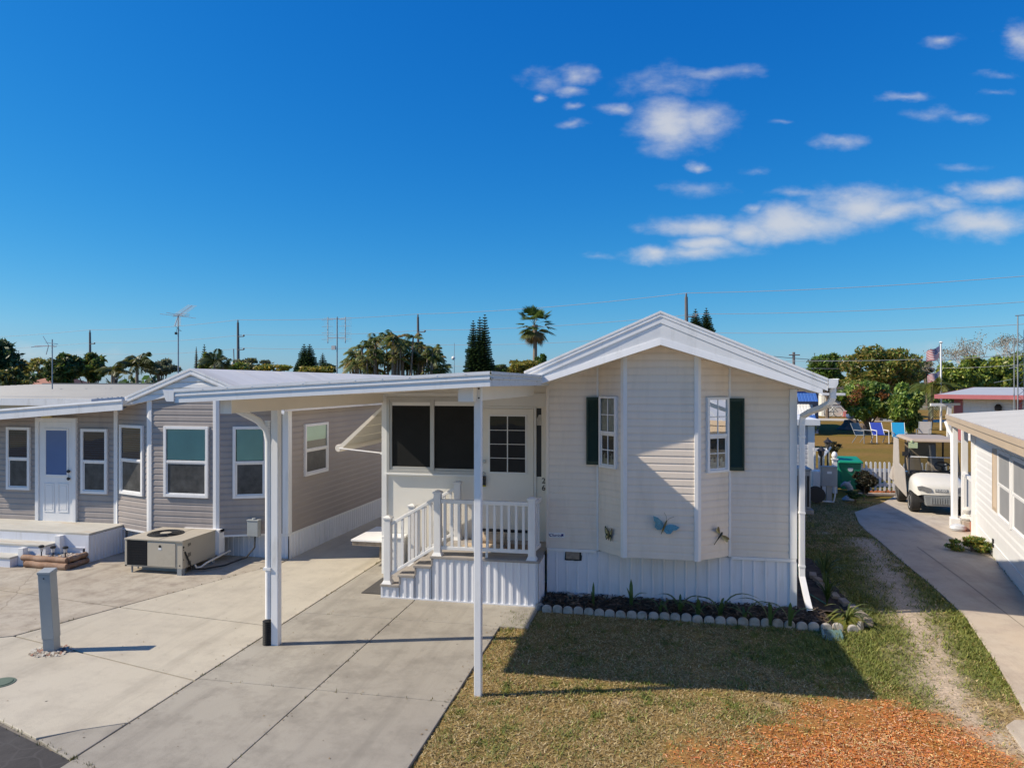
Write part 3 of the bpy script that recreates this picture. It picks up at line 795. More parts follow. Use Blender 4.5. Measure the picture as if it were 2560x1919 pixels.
# right gutter and its downspout
mb = MB()
gp = [(.005, 0, .0), (.005, 0, -.11), (.09, 0, -.11), (.115, 0, -.06), (.115, 0, -.012), (.13, 0, .0), (.12, 0, .004), (.10, 0, -.012), (.10, 0, -.06), (.08, 0, -.098), (.02, 0, -.098), (.02, 0, 0)]
mb.extrude(gp, (XE1, YR-.02, rk(XE1)), (XE1, YBK+.3, rk(XE1)), closed=True, caps=True)
mb.poly([(XE1+.005, YR-.022, rk(XE1)), (XE1+.005, YR-.022, rk(XE1)-.11), (XE1+.09, YR-.022, rk(XE1)-.11), (XE1+.115, YR-.022, rk(XE1)-.06), (XE1+.115, YR-.022, rk(XE1)-.005)])
gut = mb.build('gutter', WHITE_AL, roof)
def rect_tube(mb, pts, w, d, ribs=0):
    """rectangular pipe through pts; w across X, d along Y-ish"""
    vs = []; m = len(pts); pts = [Vector(p) for p in pts]
    for i, p in enumerate(pts):
        t = (pts[min(i+1, m-1)]-pts[max(i-1, 0)]).normalized()
        x = Vector((1, 0, 0)); x = (x-t*x.dot(t)).normalized(); y = t.cross(x)
        vs += [p+x*w/2+y*d/2, p-x*w/2+y*d/2, p-x*w/2-y*d/2, p+x*w/2-y*d/2]
    fs = [(i*4+k, i*4+(k+1) % 4, (i+1)*4+(k+1) % 4, (i+1)*4+k) for i in range(m-1) for k in range(4)]
    mb.add(vs, fs)
mb = MB()
X0 = 1.868
path = [(2.13, YR+.10, 2.95), (2.13, YR+.10, 2.83), (2.10, YR+.14, 2.76), (2.03, YR+.26, 2.70), (1.93, YR+.44, 2.64), (1.88, YF-.075, 2.58), (X0, YF-.075, 2.48), (X0, YF-.075, 1.6), (X0, YF-.075, .62), (X0, YF-.085, .48), (X0+.03, YF-.20, .26), (X0+.055, YF-.30, .10)]
rect_tube(mb, path, .070, .058)
for dx in (-.022, -.0045, .008, .023): mb.box(X0+dx-.004, X0+dx+.004, YF-.1085, YF-.1035, .62, 2.45)
mb.box(X0-.04, X0+.04, YF-.112, YF-.04, .60, .63); mb.box(X0-.04, X0+.04, YF-.112, YF-.03, 2.30, 2.325); mb.box(X0-.04, X0+.04, YF-.112, YF-.03, 1.30, 1.325)
ds = mb.build('downspout', WHITE_AL, home, bevel=.004)
mb = MB(); c = Vector(path[-1]); mb.box(c.x-.030, c.x+.030, c.y-.018, c.y-.012, c.z-.02, c.z+.035); mb.build('outlet', BLACK, ds)

# ---- screened porch on the left side of the home
YP = 10.65; XP = -4.27
WP = Wall((XP, YP), (XL, YP))
mb = MB(); zp = lambda x: 3.112+(x+1.5)*(3.112-2.944)/3.22-.122
mb.hexa([(XP, YP, -.02), (XL-.005, YP, -.02), (XL-.005, 17, -.02), (XP, 17, -.02), (XP, YP, zp(XP)), (XL-.005, YP, zp(XL)), (XL-.005, 17, zp(XL)), (XP, 17, zp(XP))]); pw = mb.build('porch_wall', WARMW, home)
mb = MB(WP.M)
mb.box(0, .085, -.01, .03, -.02, 2.86); mb.box(.085, WP.L-.03, 0, .022, 2.66, 2.86); mb.box(WP.L-.075, WP.L-.004, .0, .024, 0, 2.66)
mb.build('porch_trim', WHITE, home, bevel=.003)
# sliding screened window
s0, s1, z0, z1 = WP.rect(969, 992, 1205, 1183)
mb = MB(WP.M); ring(mb, s0, s1, z0, z1, .05, 0, .05)
sm = WP.px(1082, 1090)[0]
mb.box(sm-.03, sm+.035, 0, .046, z0+.05, z1-.05)
mb.box(s0+.05, sm-.03, .0, .034, z0+.05, z0+.10); mb.box(s0+.05, sm-.03, 0, .034, z1-.085, z1-.05); mb.box(s0+.05, s0+.085, 0, .034, z0+.10, z1-.085)
mb.box(sm+.035, s1-.05, 0, .028, z0+.05, z0+.085); mb.box(sm+.035, s1-.05, 0, .028, z1-.07, z1-.05)
sw = mb.build('porch_window', ALU, home, bevel=.003)
for (a, b) in ((s0+.085, sm-.03), (sm+.035, s1-.05)):
    mb = MB(WP.M); mb.quad((a, .014, z0+.085), (b, .014, z0+.085), (b, .014, z1-.07), (a, .014, z1-.07)); mb.build('screen', SCREEN, sw)
mb = MB(WP.M); mb.box(s0-.01, s1+.01, 0, .07, z0-.03, z0); mb.build('sill', WHITE, sw, bevel=.004)
# door
s0, s1, z0, z1 = WP.rect(1206, 1021, 1335, 1325)
mb = MB(WP.M); mb.box(s0, s1, 0, .030, z0+.02, z1); door = mb.build('door', WARMW, home, bevel=.003)
mb = MB(WP.M); mb.box(s1+.004, s1+.035, 0, .026, z0, z1+.035); mb.box(s0-.035, s0-.004, 0, .026, z0, z1+.035); mb.box(s0-.004, s1+.004, 0, .026, z1+.004, z1+.035)
mb.build('door_frame', WHITE, door, bevel=.003)
mb = MB(WP.M); mb.box(s0-.02, s1+.02, 0, .05, z0-.02, z0+.015); mb.build('threshold', DARK, door)
a0, a1, b0, b1 = WP.rect(1226, 1040, 1314, 1179)
mb = MB(WP.M); ring(mb, a0-.025, a1+.025, b0-.025, b1+.025, .025, .029, .038)
mb.box((a0+a1)/2-.008, (a0+a1)/2+.008, .0305, .036, b0, b1)
for k in (1, 2, 3): mb.box(a0, a1, .0305, .0355, b0+(b1-b0)*k/4-.0045, b0+(b1-b0)*k/4+.0045)
mb.build('muntin', WHITE, door, bevel=.002)
mb = MB(WP.M); mb.quad((a0, .0312, b0), (a1, .0312, b0), (a1, .0312, b1), (a0, .0312, b1)); mb.build('pane', GLASS, door)
mb = MB(WP.M); mb.quad((a0, .0304, b0), (a1, .0304, b0), (a1, .0304, b1), (a0, .0304, b1)); mb.build('interior', INTERIOR, door)
s, z = WP.px(1213, 1152); mb = MB(); mb.lathe([(.0, -.068), (.026, -.066), (.03, -.05), (.015, -.044), (.015, -.03)], 14, tuple(WP.M @ Vector((s, 0, z))), 'y'); mb.build('door_knob', ALU, door, smooth=True)
# narrow side light
c0, c1, d0, d1 = WP.rect(1341.5, 1020, 1353.5, 1191)
mb = MB(WP.M); mb.quad((c0, .002, d0), (c1, .002, d0), (c1, .002, d1), (c0, .002, d1)); sl = mb.build('side_light', INK, home)
mb = MB(WP.M); mb.box(c0, c1, .003, .008, d1-.26, d1-.15); mb.poly([(c0+.01, .006, d1-.15), (c1, .006, d1-.15), (c1, .006, d1-.10), (c0+.035, .006, d1-.10)]); mb.build('hanging_tag', CURTAIN, sl)
for ch, yy in (('2', 1201), ('6', 1219)):
    s, z = WP.px(1359.5, yy); text_mesh(home, ch, .115, text_frame(WP, s, z, .0255), INK, 'house_number', .002)
# metal awning over the window of the porch's left side
aw0 = Vector((XP, 10.72, 2.66)); out = Vector((-.78, 0, -.70))
mb = MB(); n = 4; L = 2.6
for k in range(n):
    p = aw0+out*(k/n); q = aw0+out*((k+1)/n-.030)
    mb.hexa([p+Vector((0, 0, -.012)), p+Vector((0, L, -.012)), q+Vector((0, L, -.012)), q+Vector((0, 0, -.012)),
             p+Vector((0, 0, .010)), p+Vector((0, L, .010)), q+Vector((0, L, .022)), q+Vector((0, 0, .022))])
aw = mb.build('window_awning', AWNM, home)
mb = MB(); e = aw0+out
mb.lathe([(.055, -.01), (.06, .0), (.06, L), (.055, L+.01)], 14, (e.x, e.y, e.z), 'y'); mb.build('awning_roll', SOFFIT, aw, smooth=True)
mb = MB(); mb.tube([e+Vector((.02, -.015, .0)), Vector((XP-.01, 10.66, 1.90))], .011, 8); mb.lathe([(.02, -.02), (.02, .02)], 10, (XP-.01, 10.65, 1.90), 'y'); mb.build('awning_arm', WHITE_AL, aw, smooth=True)
mb = MB(); f = aw0+Vector((0, -.012, .01)); g = e+Vector((0, -.012, .03))
mb.hexa([f+Vector((0, 0, -.05)), f+Vector((0, .02, -.05)), g+Vector((0, .02, -.09)), g+Vector((0, 0, -.09)), f, f+Vector((0, .02, 0)), g+Vector((0, .02, 0)), g]); mb.build('awning_end', SOFFIT, aw)

# lock box hangs on the door knob
s, z = WP.px(1211.5, 1197)
lb = thing('lock_box', WP.M @ Vector((s, .06, z)), 'dark key lock box with yellow base hanging on the porch door knob', 'lock box')
mb = MB(WP.M); mb.box(s-.032, s+.032, .036, .08, z-.085, z+.055); mb.build('body', DARK, lb, bevel=.01)
mb = MB(WP.M); mb.tube([(s-.02, .058, z+.05), (s-.02, .058, z+.10), (s, .058, z+.12), (s+.02, .058, z+.10), (s+.02, .058, z+.05)], .006, 8); mb.build('shackle', GREYMET, lb, smooth=True)
mb = MB(WP.M); mb.box(s-.030, s+.030, .038, .078, z-.105, z-.086); mb.build('base_cap', pm('yellow_plastic', (.50, .40, .03), .5), lb)

# ------------------------------------------------------------------ carport
XC0, XC1, YC0, YC1 = -4.72, -1.50, 6.32, 16.8
ztc = lambda x: 3.112+(x+1.5)*(3.112-2.944)/3.22
cp = thing('carport', (-3.1, 8, 0), 'white aluminium carport on two slim posts over the grey driveway', 'carport')
mb = MB()
mb.hexa([(XC0, YC0, ztc(XC0)-.12), (XC1, YC0, ztc(XC1)-.12), (XC1, YC1, ztc(XC1)-.12), (XC0, YC1, ztc(XC0)-.12),
         (XC0, YC0, ztc(XC0)-.02), (XC1, YC0, ztc(XC1)-.02), (XC1, YC1, ztc(XC1)-.02), (XC0, YC1, ztc(XC0)-.02)])
cr = mb.build('roof_panel', SOFFIT, cp)
mb = MB(); prof = [(.01, 0), (-.024, .005), (-.024, -.024), (-.008, -.032), (-.008, -.046), (-.020, -.052), (-.020, -.066), (-.010, -.074), (-.010, -.134), (.01, -.134)]
mb.extrude([(0, a, b) for a, b in prof], (XC0-.02, YC0, ztc(XC0)), (XC1+.012, YC0, ztc(XC1)))
x = XC0+.3
while x < XC1: mb.box(x-.006, x+.006, YC0-.0265, YC0-.0235, ztc(x)-.014, ztc(x)-.006); x += .27
mb.build('fascia', WHITE_AL, cr)
mb = MB(); mb.extrude([(-a, 0, b) for a, b in prof], (XC1, YC0-.01, ztc(XC1)), (XC1, YF-.03, ztc(XC1))); mb.build('side_fascia', MOLDY, cr)
mb = MB()
gpl = [(-q[0], 0, q[2]) for q in gp]
mb.extrude(gpl, (XC0-.02, YC0-.02, ztc(XC0)-.005), (XC0-.02, YC1, ztc(XC0)-.005), closed=True, caps=True)
g0 = ztc(XC0)-.004
mb.poly([(XC0-.02, YC0-.024, g0), (XC0-.02, YC0-.024, g0-.115), (XC0-.10, YC0-.024, g0-.115), (XC0-.125, YC0-.024, g0-.06), (XC0-.145, YC0-.024, g0)])
mb.build('gutter', WHITE_AL, cp)
mb = MB(); mb.box(-4.365, -4.245, 6.52, 10.64, 2.70, 2.848); mb.build('beam', SOFFIT, cp, bevel=.004)
mb = MB(); mb.box(-4.368, -4.242, 6.515, 6.53, 2.697, 2.85); mb.build('beam_cap', WHITE_AL, cp, bevel=.002)
mb = MB(); mb.box(-1.84, -1.70, 6.50, YF-.03, 2.835, 2.985); mb.build('beam', SOFFIT, cp, bevel=.004)
mb = MB(); mb.box(-1.843, -1.697, 6.495, 6.51, 2.832, 2.987); mb.build('beam_cap', WHITE_AL, cp, bevel=.002)
def post(x, y, zt, sx, w):
    mb = MB(); mb.box(x-w, x+w, y-w, y+w, -.03, zt)
    o = mb.build('post', WHITE_AL, cp, bevel=.005)
    for zz in (zt-.03, zt-.12): mb = MB(); mb.lathe([(.008, -.006), (.008, 0)], 8, (x+sx, y-w, zz), 'y'); mb.build('bolt', DARK, o)
post(-4.30, 7.49, 2.85, .02, .043); post(-1.695, 6.69, 2.985, .015, .035)
mb = MB(); xp, yp = -4.386, 7.475
mb.tube([(XC0-.06, 7.2, 2.83), (XC0-.05, 7.22, 2.77), (-4.62, 7.30, 2.68), (-4.49, 7.42, 2.58), (-4.41, 7.46, 2.48), (xp, yp, 2.34), (xp, yp, 1.0), (xp, yp, .30)], .040, 12)
for k in range(9): mb.lathe([(.040, 0), (.043, .008), (.040, .016)], 12, (-4.40+.001*k, 7.47, 2.40+.02*k))
mb.box(xp-.045, xp+.045, yp-.045, yp+.045, .86, .89)
mb.build('downpipe', WHITE_AL, cp, smooth=True)
mb = MB(); prof = []
for k in range(14): prof += [(.047, .02*k), (.056, .02*k+.0045), (.056, .02*k+.013)]
mb.lathe(prof, 14, (xp-.008, yp-.012, .0)); mb.build('drain_boot', BLACK, cp, smooth=True)

# ------------------------------------------------------------------ porch steps with railing
st = thing('porch_steps', (-2.7, 9.9, 0), 'white railed porch steps with grey treads and ribbed skirting at the cream home', 'porch steps')
YS0, YS1 = 9.43, 10.62
lev = [(-3.79, -3.53, .19), (-3.53, -3.30, .335), (-3.30, -3.06, .478), (-3.06, -1.56, .62)]
mb = MB()
for (a, b, z) in lev:
    wl = Wall((a, YS0+.012), (b if b > -2 else b, YS0+.012)); ribbed(mb, wl, 0, b-a, -.01, z-.03, .105, .013, .42)
wl = Wall((-1.56, YS0+.012), (-1.56, YF-.03)); ribbed(mb, wl, 0, wl.L, -.01, .59, .105, .008, .42)
wl = Wall((-3.79, YS1), (-3.79, YS0+.012)); ribbed(mb, wl, 0, wl.L, -.01, .16, .105, .008, .42)
mb.box(-3.80, -1.553, YS0-.008, YS0+.012, -.012, .018); mb.box(-3.802, -3.776, YS0-.004, YS0+.03, .018, .165)
sk = mb.build('skirting', SKIRT, st)
for i, (a, b, z) in enumerate(lev):
    mb = MB()
    if i < 3:
        mb.box(a-.02, b+.0, YS0-.02, YS1, z-.032, z); nm = 'tread'
        mb.build(nm, DECKW, st, bevel=.004)
        mb = MB(); mb.box(b-.004, b+.016, YS0-.006, YS1, z+.001, z+.112); mb.build('riser', DECKW, st)
    else:
        y = YS0-.02
        while y < YS1-.05:
            y2 = min(y+.135, YS1); mb.box(a-.02, b+.02 if y2 < YF-.05 else -1.56, y, y2-.006, z-.032, z); y += .135
        mb.build('deck', DECKW, st, bevel=.003)
def newel(x, y, z0, z1):
    mb = MB(); mb.box(x-.048, x+.048, y-.048, y+.048, z0, z1)
    o = mb.build('newel_post', VINYL, st, bevel=.004)
    mb = MB(); mb.hexa([(x-.062, y-.062, z1+.001), (x+.062, y-.062, z1+.001), (x+.062, y+.062, z1+.001), (x-.062, y+.062, z1+.001),
                        (x-.062, y-.062, z1+.02), (x+.062, y-.062, z1+.02), (x+.062, y+.062, z1+.02), (x-.062, y+.062, z1+.02)])
    mb.hexa([(x-.062, y-.062, z1+.02), (x+.062, y-.062, z1+.02), (x+.062, y+.062, z1+.02), (x-.062, y+.062, z1+.02),
             (x-.02, y-.02, z1+.042), (x+.02, y-.02, z1+.042), (x+.02, y+.02, z1+.042), (x-.02, y+.02, z1+.042)])
    mb.build('cap', VINYL, o)
    mb = MB(); mb.hexa([(x-.072, y-.072, z0+.001), (x+.072, y-.072, z0+.001), (x+.072, y+.072, z0+.001), (x-.072, y+.072, z0+.001),
                        (x-.05, y-.05, z0+.045), (x+.05, y-.05, z0+.045), (x+.05, y+.05, z0+.045), (x-.05, y+.05, z0+.045)])
    mb.build('base_trim', VINYL, o)
def rail(p, q, w=.045, h=.05, name='rail'):
    p = Vector(p); q = Vector(q); mb = MB(); d = (q-p).normalized(); s = Vector((0, 0, 1)).cross(d).normalized()*w/2; u = Vector((0, 0, h))
    mb.hexa([p-s, q-s, q+s, p+s, p-s+u, q-s+u, q+s+u, p+s+u]); mb.build(name, VINYL, st, bevel=.006)
def balusters(p0, p1, q0, n):
    p0, p1, q0 = Vector(p0), Vector(p1), Vector(q0)
    for i in range(n):
        t = (i+.5)/n; p = p0.lerp(p1, t); dz = q0.z-p0.z
        mb = MB(); mb.box(p.x-.017, p.x+.017, p.y-.017, p.y+.017, p.z, p.z+dz); mb.build('baluster', VINYL, st)
YR0 = YS0+.06; YR1 = YS1-.12
for y in (YR0, YR1):
    newel(-3.72, y, .19, 1.10); newel(-2.985, y, .62, 1.48)
    rail((-3.67, y, 1.00), (-3.035, y, 1.37)); rail((-3.67, y, .30), (-3.035, y, .70), .04, .05)
    balusters((-3.655, y, .355), (-3.045, y, .74), (-3.655, y, 1.005), 6)
newel(-1.655, YR0, .62, 1.43)
rail((-2.935, YR0, 1.345), (-1.705, YR0, 1.345), .06, .055); rail((-2.935, YR0, .70), (-1.705, YR0, .70), .04, .05)
balusters((-2.93, YR0, .75), (-1.72, YR0, .75), (-2.93, YR0, 1.345), 12)
rail((-1.655, YR0+.05, 1.345), (-1.62, YF-.03, 1.345), .06, .055); rail((-1.655, YR0+.05, .70), (-1.62, YF-.03, .70), .04, .05)
balusters((-1.648, YR0+.08, .75), (-1.625, YF-.04, .75), (-1.648, YR0+.08, 1.345), 3)
mb = MB(); mb.box(-2.30, -2.27, YR0-.015, YR0+.015, .62, .70); mb.build('rail_support', VINYL, st)
o = MB(); o.box(-4.15, -3.84, 9.55, 10.36, .002, .014); tag(o.build('door_mat', MATT, bevel=.004), 'dark rectangular mat lying on the driveway at the foot of the porch steps', 'door mat')
mb = MB(); mb.lathe([(.02, -.20), (.085, -.19), (.095, 0), (.085, .19), (.02, .20)], 14, (-2.37, 10.25, .715), 'x'); mb.box(-2.75, -2.2, 9.9, 10.15, .621, .66)
tag(mb.build('cushion', CLOTHT, smooth=True), 'tan cushion and folded cloth lying on the porch deck before the door', 'cushion')
mb = MB(); mb.box(-2.15, -1.75, 9.98, 10.3, .621, .634); tag(mb.build('deck_mat', pm('brown_mat', (.22, .16, .11), .95, .2, 40)), 'small brown mat on the porch deck by the right newel post', 'door mat')
mb = MB(); mb.box(-4.16, -3.86, 10.42, 10.635, .0, .60)
bx = mb.build('storage_box', VINYL, bevel=.012); tag(bx, 'white plastic storage box standing against the porch wall behind the steps', 'storage box')
mb = MB(); mb.box(-4.185, -3.835, 10.40, 10.637, .603, .64); mb.build('lid', VINYL, bx, bevel=.01)
mb = MB(); mb.box(-4.1, -4.02, 10.412, 10.418, .42, .45); mb.build('label', REDTRIM, bx)
mb = MB(); mb.box(-4.1, -4.02, 10.412, 10.418, .30, .33); mb.build('label', BLUEAWN, bx)
ss = thing('side_step', (-4.6, 11.3, 0), 'white topped low wooden platform step beside the left wall of the screened porch', 'step')
mb = MB(); mb.box(-4.92, -4.285, 10.9, 12.0, .42, .45); mb.build('platform', VINYL, ss, bevel=.004)
mb = MB(); mb.box(-4.90, -4.30, 10.92, 10.95, .35, .419); mb.box(-4.90, -4.30, 11.95, 11.98, .35, .419); mb.box(-4.90, -4.87, 10.95, 11.95, .35, .419); mb.build('frame', WOOD, ss)
for x in (-4.62, -4.36):
    for y in (11.5, 11.92):
        mb = MB(); mb.box(x-.03, x+.03, y-.03, y+.03, .0, .35); mb.build('leg', WOOD, ss)

# ------------------------------------------------------------------ garden decorations on the bay
def orn_frame(wl, sx, sy, ang):
    s, z = wl.px(sx, sy)
    return Matrix.Translation(wl.M @ Vector((s, .03, z))) @ Matrix(((wl.d.x, 0, wl.n.x, 0), (wl.d.y, 0, wl.n.y, 0), (0, 1, 0, 0), (0, 0, 0, 1))) @ Matrix.Rotation(ang, 4, 'Z')
def plate(mb, pts, z0=-.002, z1=.002, lift=0, pivot=0):
    """thin plate in the ornament's plane, tilted up away from the body"""
    f = lambda p, z: (p[0], p[1], z+abs(p[0]-pivot)*lift)
    n = len(pts)
    vs = [f(p, z0) for p in pts]+[f(p, z1) for p in pts]
    mb.add(vs, [tuple(range(n-1, -1, -1)), tuple(range(n, 2*n))]+[(i, (i+1) % n, n+(i+1) % n, n+i) for i in range(n)])
def butterfly(name, wl, sx, sy, ang, size, up, lo, m_edge, m_in, label):
    M = orn_frame(wl, sx, sy, ang); t = thing(name, M.translation, label, 'wall ornament', 'metal insects on the bay wall')
    for sg in (-1, 1):
        mb = MB(M); plate(mb, [(sg*a*size, b*size) for a, b in up], lift=.25); w = mb.build('upper_wing', m_edge, t)
        cx = sum(a for a, b in up)/len(up)*sg*size; cy = sum(b for a, b in up)/len(up)*size
        mb = MB(M); plate(mb, [(cx+(sg*a*size-cx)*.62, cy+(b*size-cy)*.62) for a, b in up], .0025, .004, lift=.25); mb.build('wing_panel', m_in, w)
        mb = MB(M); plate(mb, [(sg*a*size, b*size) for a, b in lo], lift=.2); w = mb.build('lower_wing', m_edge, t)
        cx = sum(a for a, b in lo)/len(lo)*sg*size; cy = sum(b for a, b in lo)/len(lo)*size
        mb = MB(M); plate(mb, [(cx+(sg*a*size-cx)*.62, cy+(b*size-cy)*.62) for a, b in lo], .0025, .004, lift=.2); mb.build('wing_panel', m_in, w)
    mb = MB(M); mb.tube([(0, .22*size, .012), (0, .12*size, .016), (0, -.05*size, .014), (0, -.25*size, .008)], [.008, .012, .011, .003], 8); mb.build('body', WINGO, t, smooth=True)
    for sg in (-1, 1):
        mb = MB(M); mb.tube([(0, .2*size, .012), (sg*.06*size, .33*size, .012), (sg*.16*size, .42*size, .010)], .0022, 5); mb.build('antenna', WINGO, t)
butterfly('butterfly_ornament', WBl, 1527, 1336, R(-4), .28, [(.02, .06), (.10, .25), (.24, .42), (.27, .34), (.25, .12), (.20, .0), (.03, -.02)],
          [(.02, -.02), (.20, 0), (.22, -.12), (.16, -.28), (.11, -.20), (.03, -.12)], WINGD, WINGY, 'dark edged yellow butterfly ornament on the bay\'s left side panel')
butterfly('butterfly_ornament', WBf, 1660, 1315, R(-22), .42, [(.02, .03), (.12, .14), (.28, .20), (.44, .20), (.36, .06), (.20, -.02), (.03, -.03)],
          [(.02, -.03), (.19, -.03), (.30, .03), (.26, -.12), (.15, -.17), (.05, -.12)], WINGB, WINGB, 'tilted pale blue butterfly ornament low on the bay\'s front panel')
M = orn_frame(WBr, 1793, 1339, R(-42)); t = thing('dragonfly_ornament', M.translation, 'bronze dragonfly ornament on the bay\'s right side panel', 'wall ornament', 'metal insects on the bay wall')
for sg in (-1, 1):
    for (a0, a1) in ((.9, .3), (.15, -.45)):
        a = (a0+a1)/2*.35; L = .145
        pts = [(0.01*sg, .03+a*.03)]+[(sg*L*k*math.cos(a), .03+L*k*math.sin(a)+w) for k, w in ((.5, .022), (.85, .024), (1., .0), (.85, -.018), (.5, -.014))]
        mb = MB(M); plate(mb, pts, lift=.3); mb.build('wing', WINGO if a0 > .5 else WINGY, t)
mb = MB(M); mb.tube([(0, .07, .012), (0, .04, .018), (0, 0, .014), (0, -.06, .008), (0, -.135, .006)], [.010, .015, .011, .006, .004], 8); mb.build('body', WINGD, t, smooth=True)

# ------------------------------------------------------------------ the grey park home on the left
lh = thing('mobile_home', (-8, 11, 0), 'mauve grey sided park home with a white gable front and many white framed windows', 'park home')
Y0 = 11.15
A2, B2, C2, D2, E2 = (-9.55, Y0), (-8.62, 10.83), (-7.33, 10.83), (-6.42, 11.20), (-6.21, 11.20)
ZL = .43
L0 = Wall((-13.2, Y0), A2); L1 = Wall(A2, B2); L2 = Wall(B2, C2); L3 = Wall(C2, D2); L4 = Wall(D2, E2)
SE = (-6.0, 21.4); L5 = Wall(E2, SE)
rz = lambda x: 3.264-.385*abs(x+7.76)
mb = MB()
prz = lambda x: 2.615+.075*(x+9.04)          # underside of the low porch roof
siding(mb, L0, [(0, .48), (L0.L, .48), (L0.L, prz(A2[0])+.03), (0, prz(-13.2)+.03)], .102, .015, z_start=.48)
for wl in (L1, L2, L3, L4):
    t = lambda s: min(rz(wl.p0.x+wl.d.x*s)-.10, 3.0)
    pts = [(0, ZL), (wl.L, ZL), (wl.L, t(wl.L))]
    if wl is L2: sp = -7.76-wl.p0.x; pts.append((sp, t(sp)))
    pts.append((0, t(0)))
    siding(mb, wl, pts, .102, .015, z_start=ZL)
mb.poly([(p[0], p[1], ZL) for p in (A2, B2, C2, D2)])
mb.build('siding', GREYSID, lh)
mb = MB(); siding(mb, L5, [(0, ZL), (L5.L, ZL), (L5.L, 2.60), (0, 2.60)], .102, .013, z_start=ZL)
mb.quad((-13.2, Y0, 0), (-13.2, 21.4, 0), (-13.2, 21.4, 2.3), (-13.2, Y0, 2.3)); mb.quad((-13.2, 21.4, 0), (SE[0], 21.4, 0), (SE[0], 21.4, 2.6), (-13.2, 21.4, 2.6))
mb.build('side_siding', TAUPE, lh)
for (p, w1, w2, w, z1) in ((A2, L0, L1, .05, 2.62), (B2, L1, L2, .052, 2.95), (C2, L2, L3, .052, 3.02)):
    corner_trim(lh, bis(p, 0, 0, w, .026, w1, w2), ZL-.01, min(z1, rz(p[0])-.08 if p is not A2 else z1))
mb = MB(); mb.box(-6.30, -6.19, 11.174, 11.30, ZL, 2.64); mb.build('corner_trim', VINYL, lh, bevel=.004)
mb = MB(); mb.box(-13.2, -13.1, Y0-.025, Y0, .48, 2.3); mb.build('corner_trim', VINYL, lh)
mb = MB(); b1 = Wall((A2[0], Y0+.05), (-6.21, Y0+.06)); ribbed(mb, b1, 0, b1.L, -.02, ZL-.03, .10, .008, .3); ribbed(mb, Wall((-6.195, 11.21), (SE[0]+.01, 21.4)), 0, L5.L, -.02, ZL-.03, .10, .008, .3)
mb.build('skirting', SKIRT, lh)
mb = MB(); mb.box(A2[0], -6.2, Y0+.03, Y0+.06, ZL-.045, ZL-.004)
for wl in (L1, L2, L3):
    mb.M = wl.M; mb.box(.03, wl.L-.03, .0, .022, ZL-.03, ZL+.002)
mb.M = L5.M; mb.box(0, L5.L, 0, .02, ZL-.045, ZL-.002)
mb.build('skirting_trim', VINYL, lh)
window(lh, L0, L0.rect(20.6, 1067, 79, 1223), 'blind', label='small two pane window left of the grey home\'s door')
window(lh, L0, L0.rect(206.5, 1071.5, 272, 1233), 'blind', label='two pane window right of the grey home\'s door')
window(lh, L1, L1.rect(304.5, 1062, 362, 1236), 'blind', label='window with slatted blind in the angled left side of the grey bay')
window(lh, L2, L2.rect(413, 1065, 524, 1242), 'shade', label='wide window with a lowered shade in the grey bay front')
window(lh, L3, L3.rect(583, 1065, 668, 1244), 'shade', label='shaded window in the angled right side of the grey bay')
window(lh, L5, (lambda a, b, c, d: (L5.px(758, 1100)[0], L5.px(816, 1100)[0], (L5.px(759, 1190)[1]+L5.px(815, 1177)[1])/2, (L5.px(758, 1060)[1]+L5.px(815, 1054)[1])/2))(0, 0, 0, 0), 'halfshade', label='single window in the grey home\'s long side wall')
s0, s1, z0, z1 = L0.rect(103, 1054, 187, 1303)
mb = MB(L0.M); ring(mb, s0-.075, s1+.075, z0-.12, z1+.075, .072, .0, .06); df = mb.build('door_frame', VINYL, lh, bevel=.004)
mb = MB(L0.M); mb.box(s0, s1, .005, .035, z0, z1); dr = mb.build('door', VINYL, lh, bevel=.003)
a0, a1, b0, b1 = L0.rect(120, 1075, 172, 1185)
mb = MB(L0.M); ring(mb, a0-.035, a1+.035, b0-.035, b1+.035, .035, .034, .048); mb.build('pane_frame', VINYL, dr, bevel=.004)
mb = MB(L0.M); mb.quad((a0, .038, b0), (a1, .038, b0), (a1, .038, b1), (a0, .038, b1)); mb.build('pane', DOORGLASS, dr)
mb = MB(L0.M)
for (q, r) in ((s0+.10, (s0+s1)/2-.04), ((s0+s1)/2+.04, s1-.10)): ring(mb, q, r, z0+.18, b0-.16, .022, .0345, .044); mb.box(q+.04, r-.04, .0345, .040, z0+.22, b0-.20)
mb.build('raised_panel', VINYL, dr, bevel=.003)
for yy in (1176.5, 1195): s, z = L0.px(178.5, yy); mb = MB(); mb.lathe([(.0, -.085), (.026, -.08), (.03, -.062), (.016, -.055), (.016, -.03)], 12, tuple(L0.M @ Vector((s, 0, z))), 'y'); mb.build('door_knob', DARK, dr, smooth=True)
s, z = L0.px(122, 1040); mb = MB(L0.M); mb.box(s-.10, s+.10, .01, .07, z-.035, z+.09); mb.build('door_light', pm('pale_yellow_lens', (.62, .52, .25), .4), lh, bevel=.008)
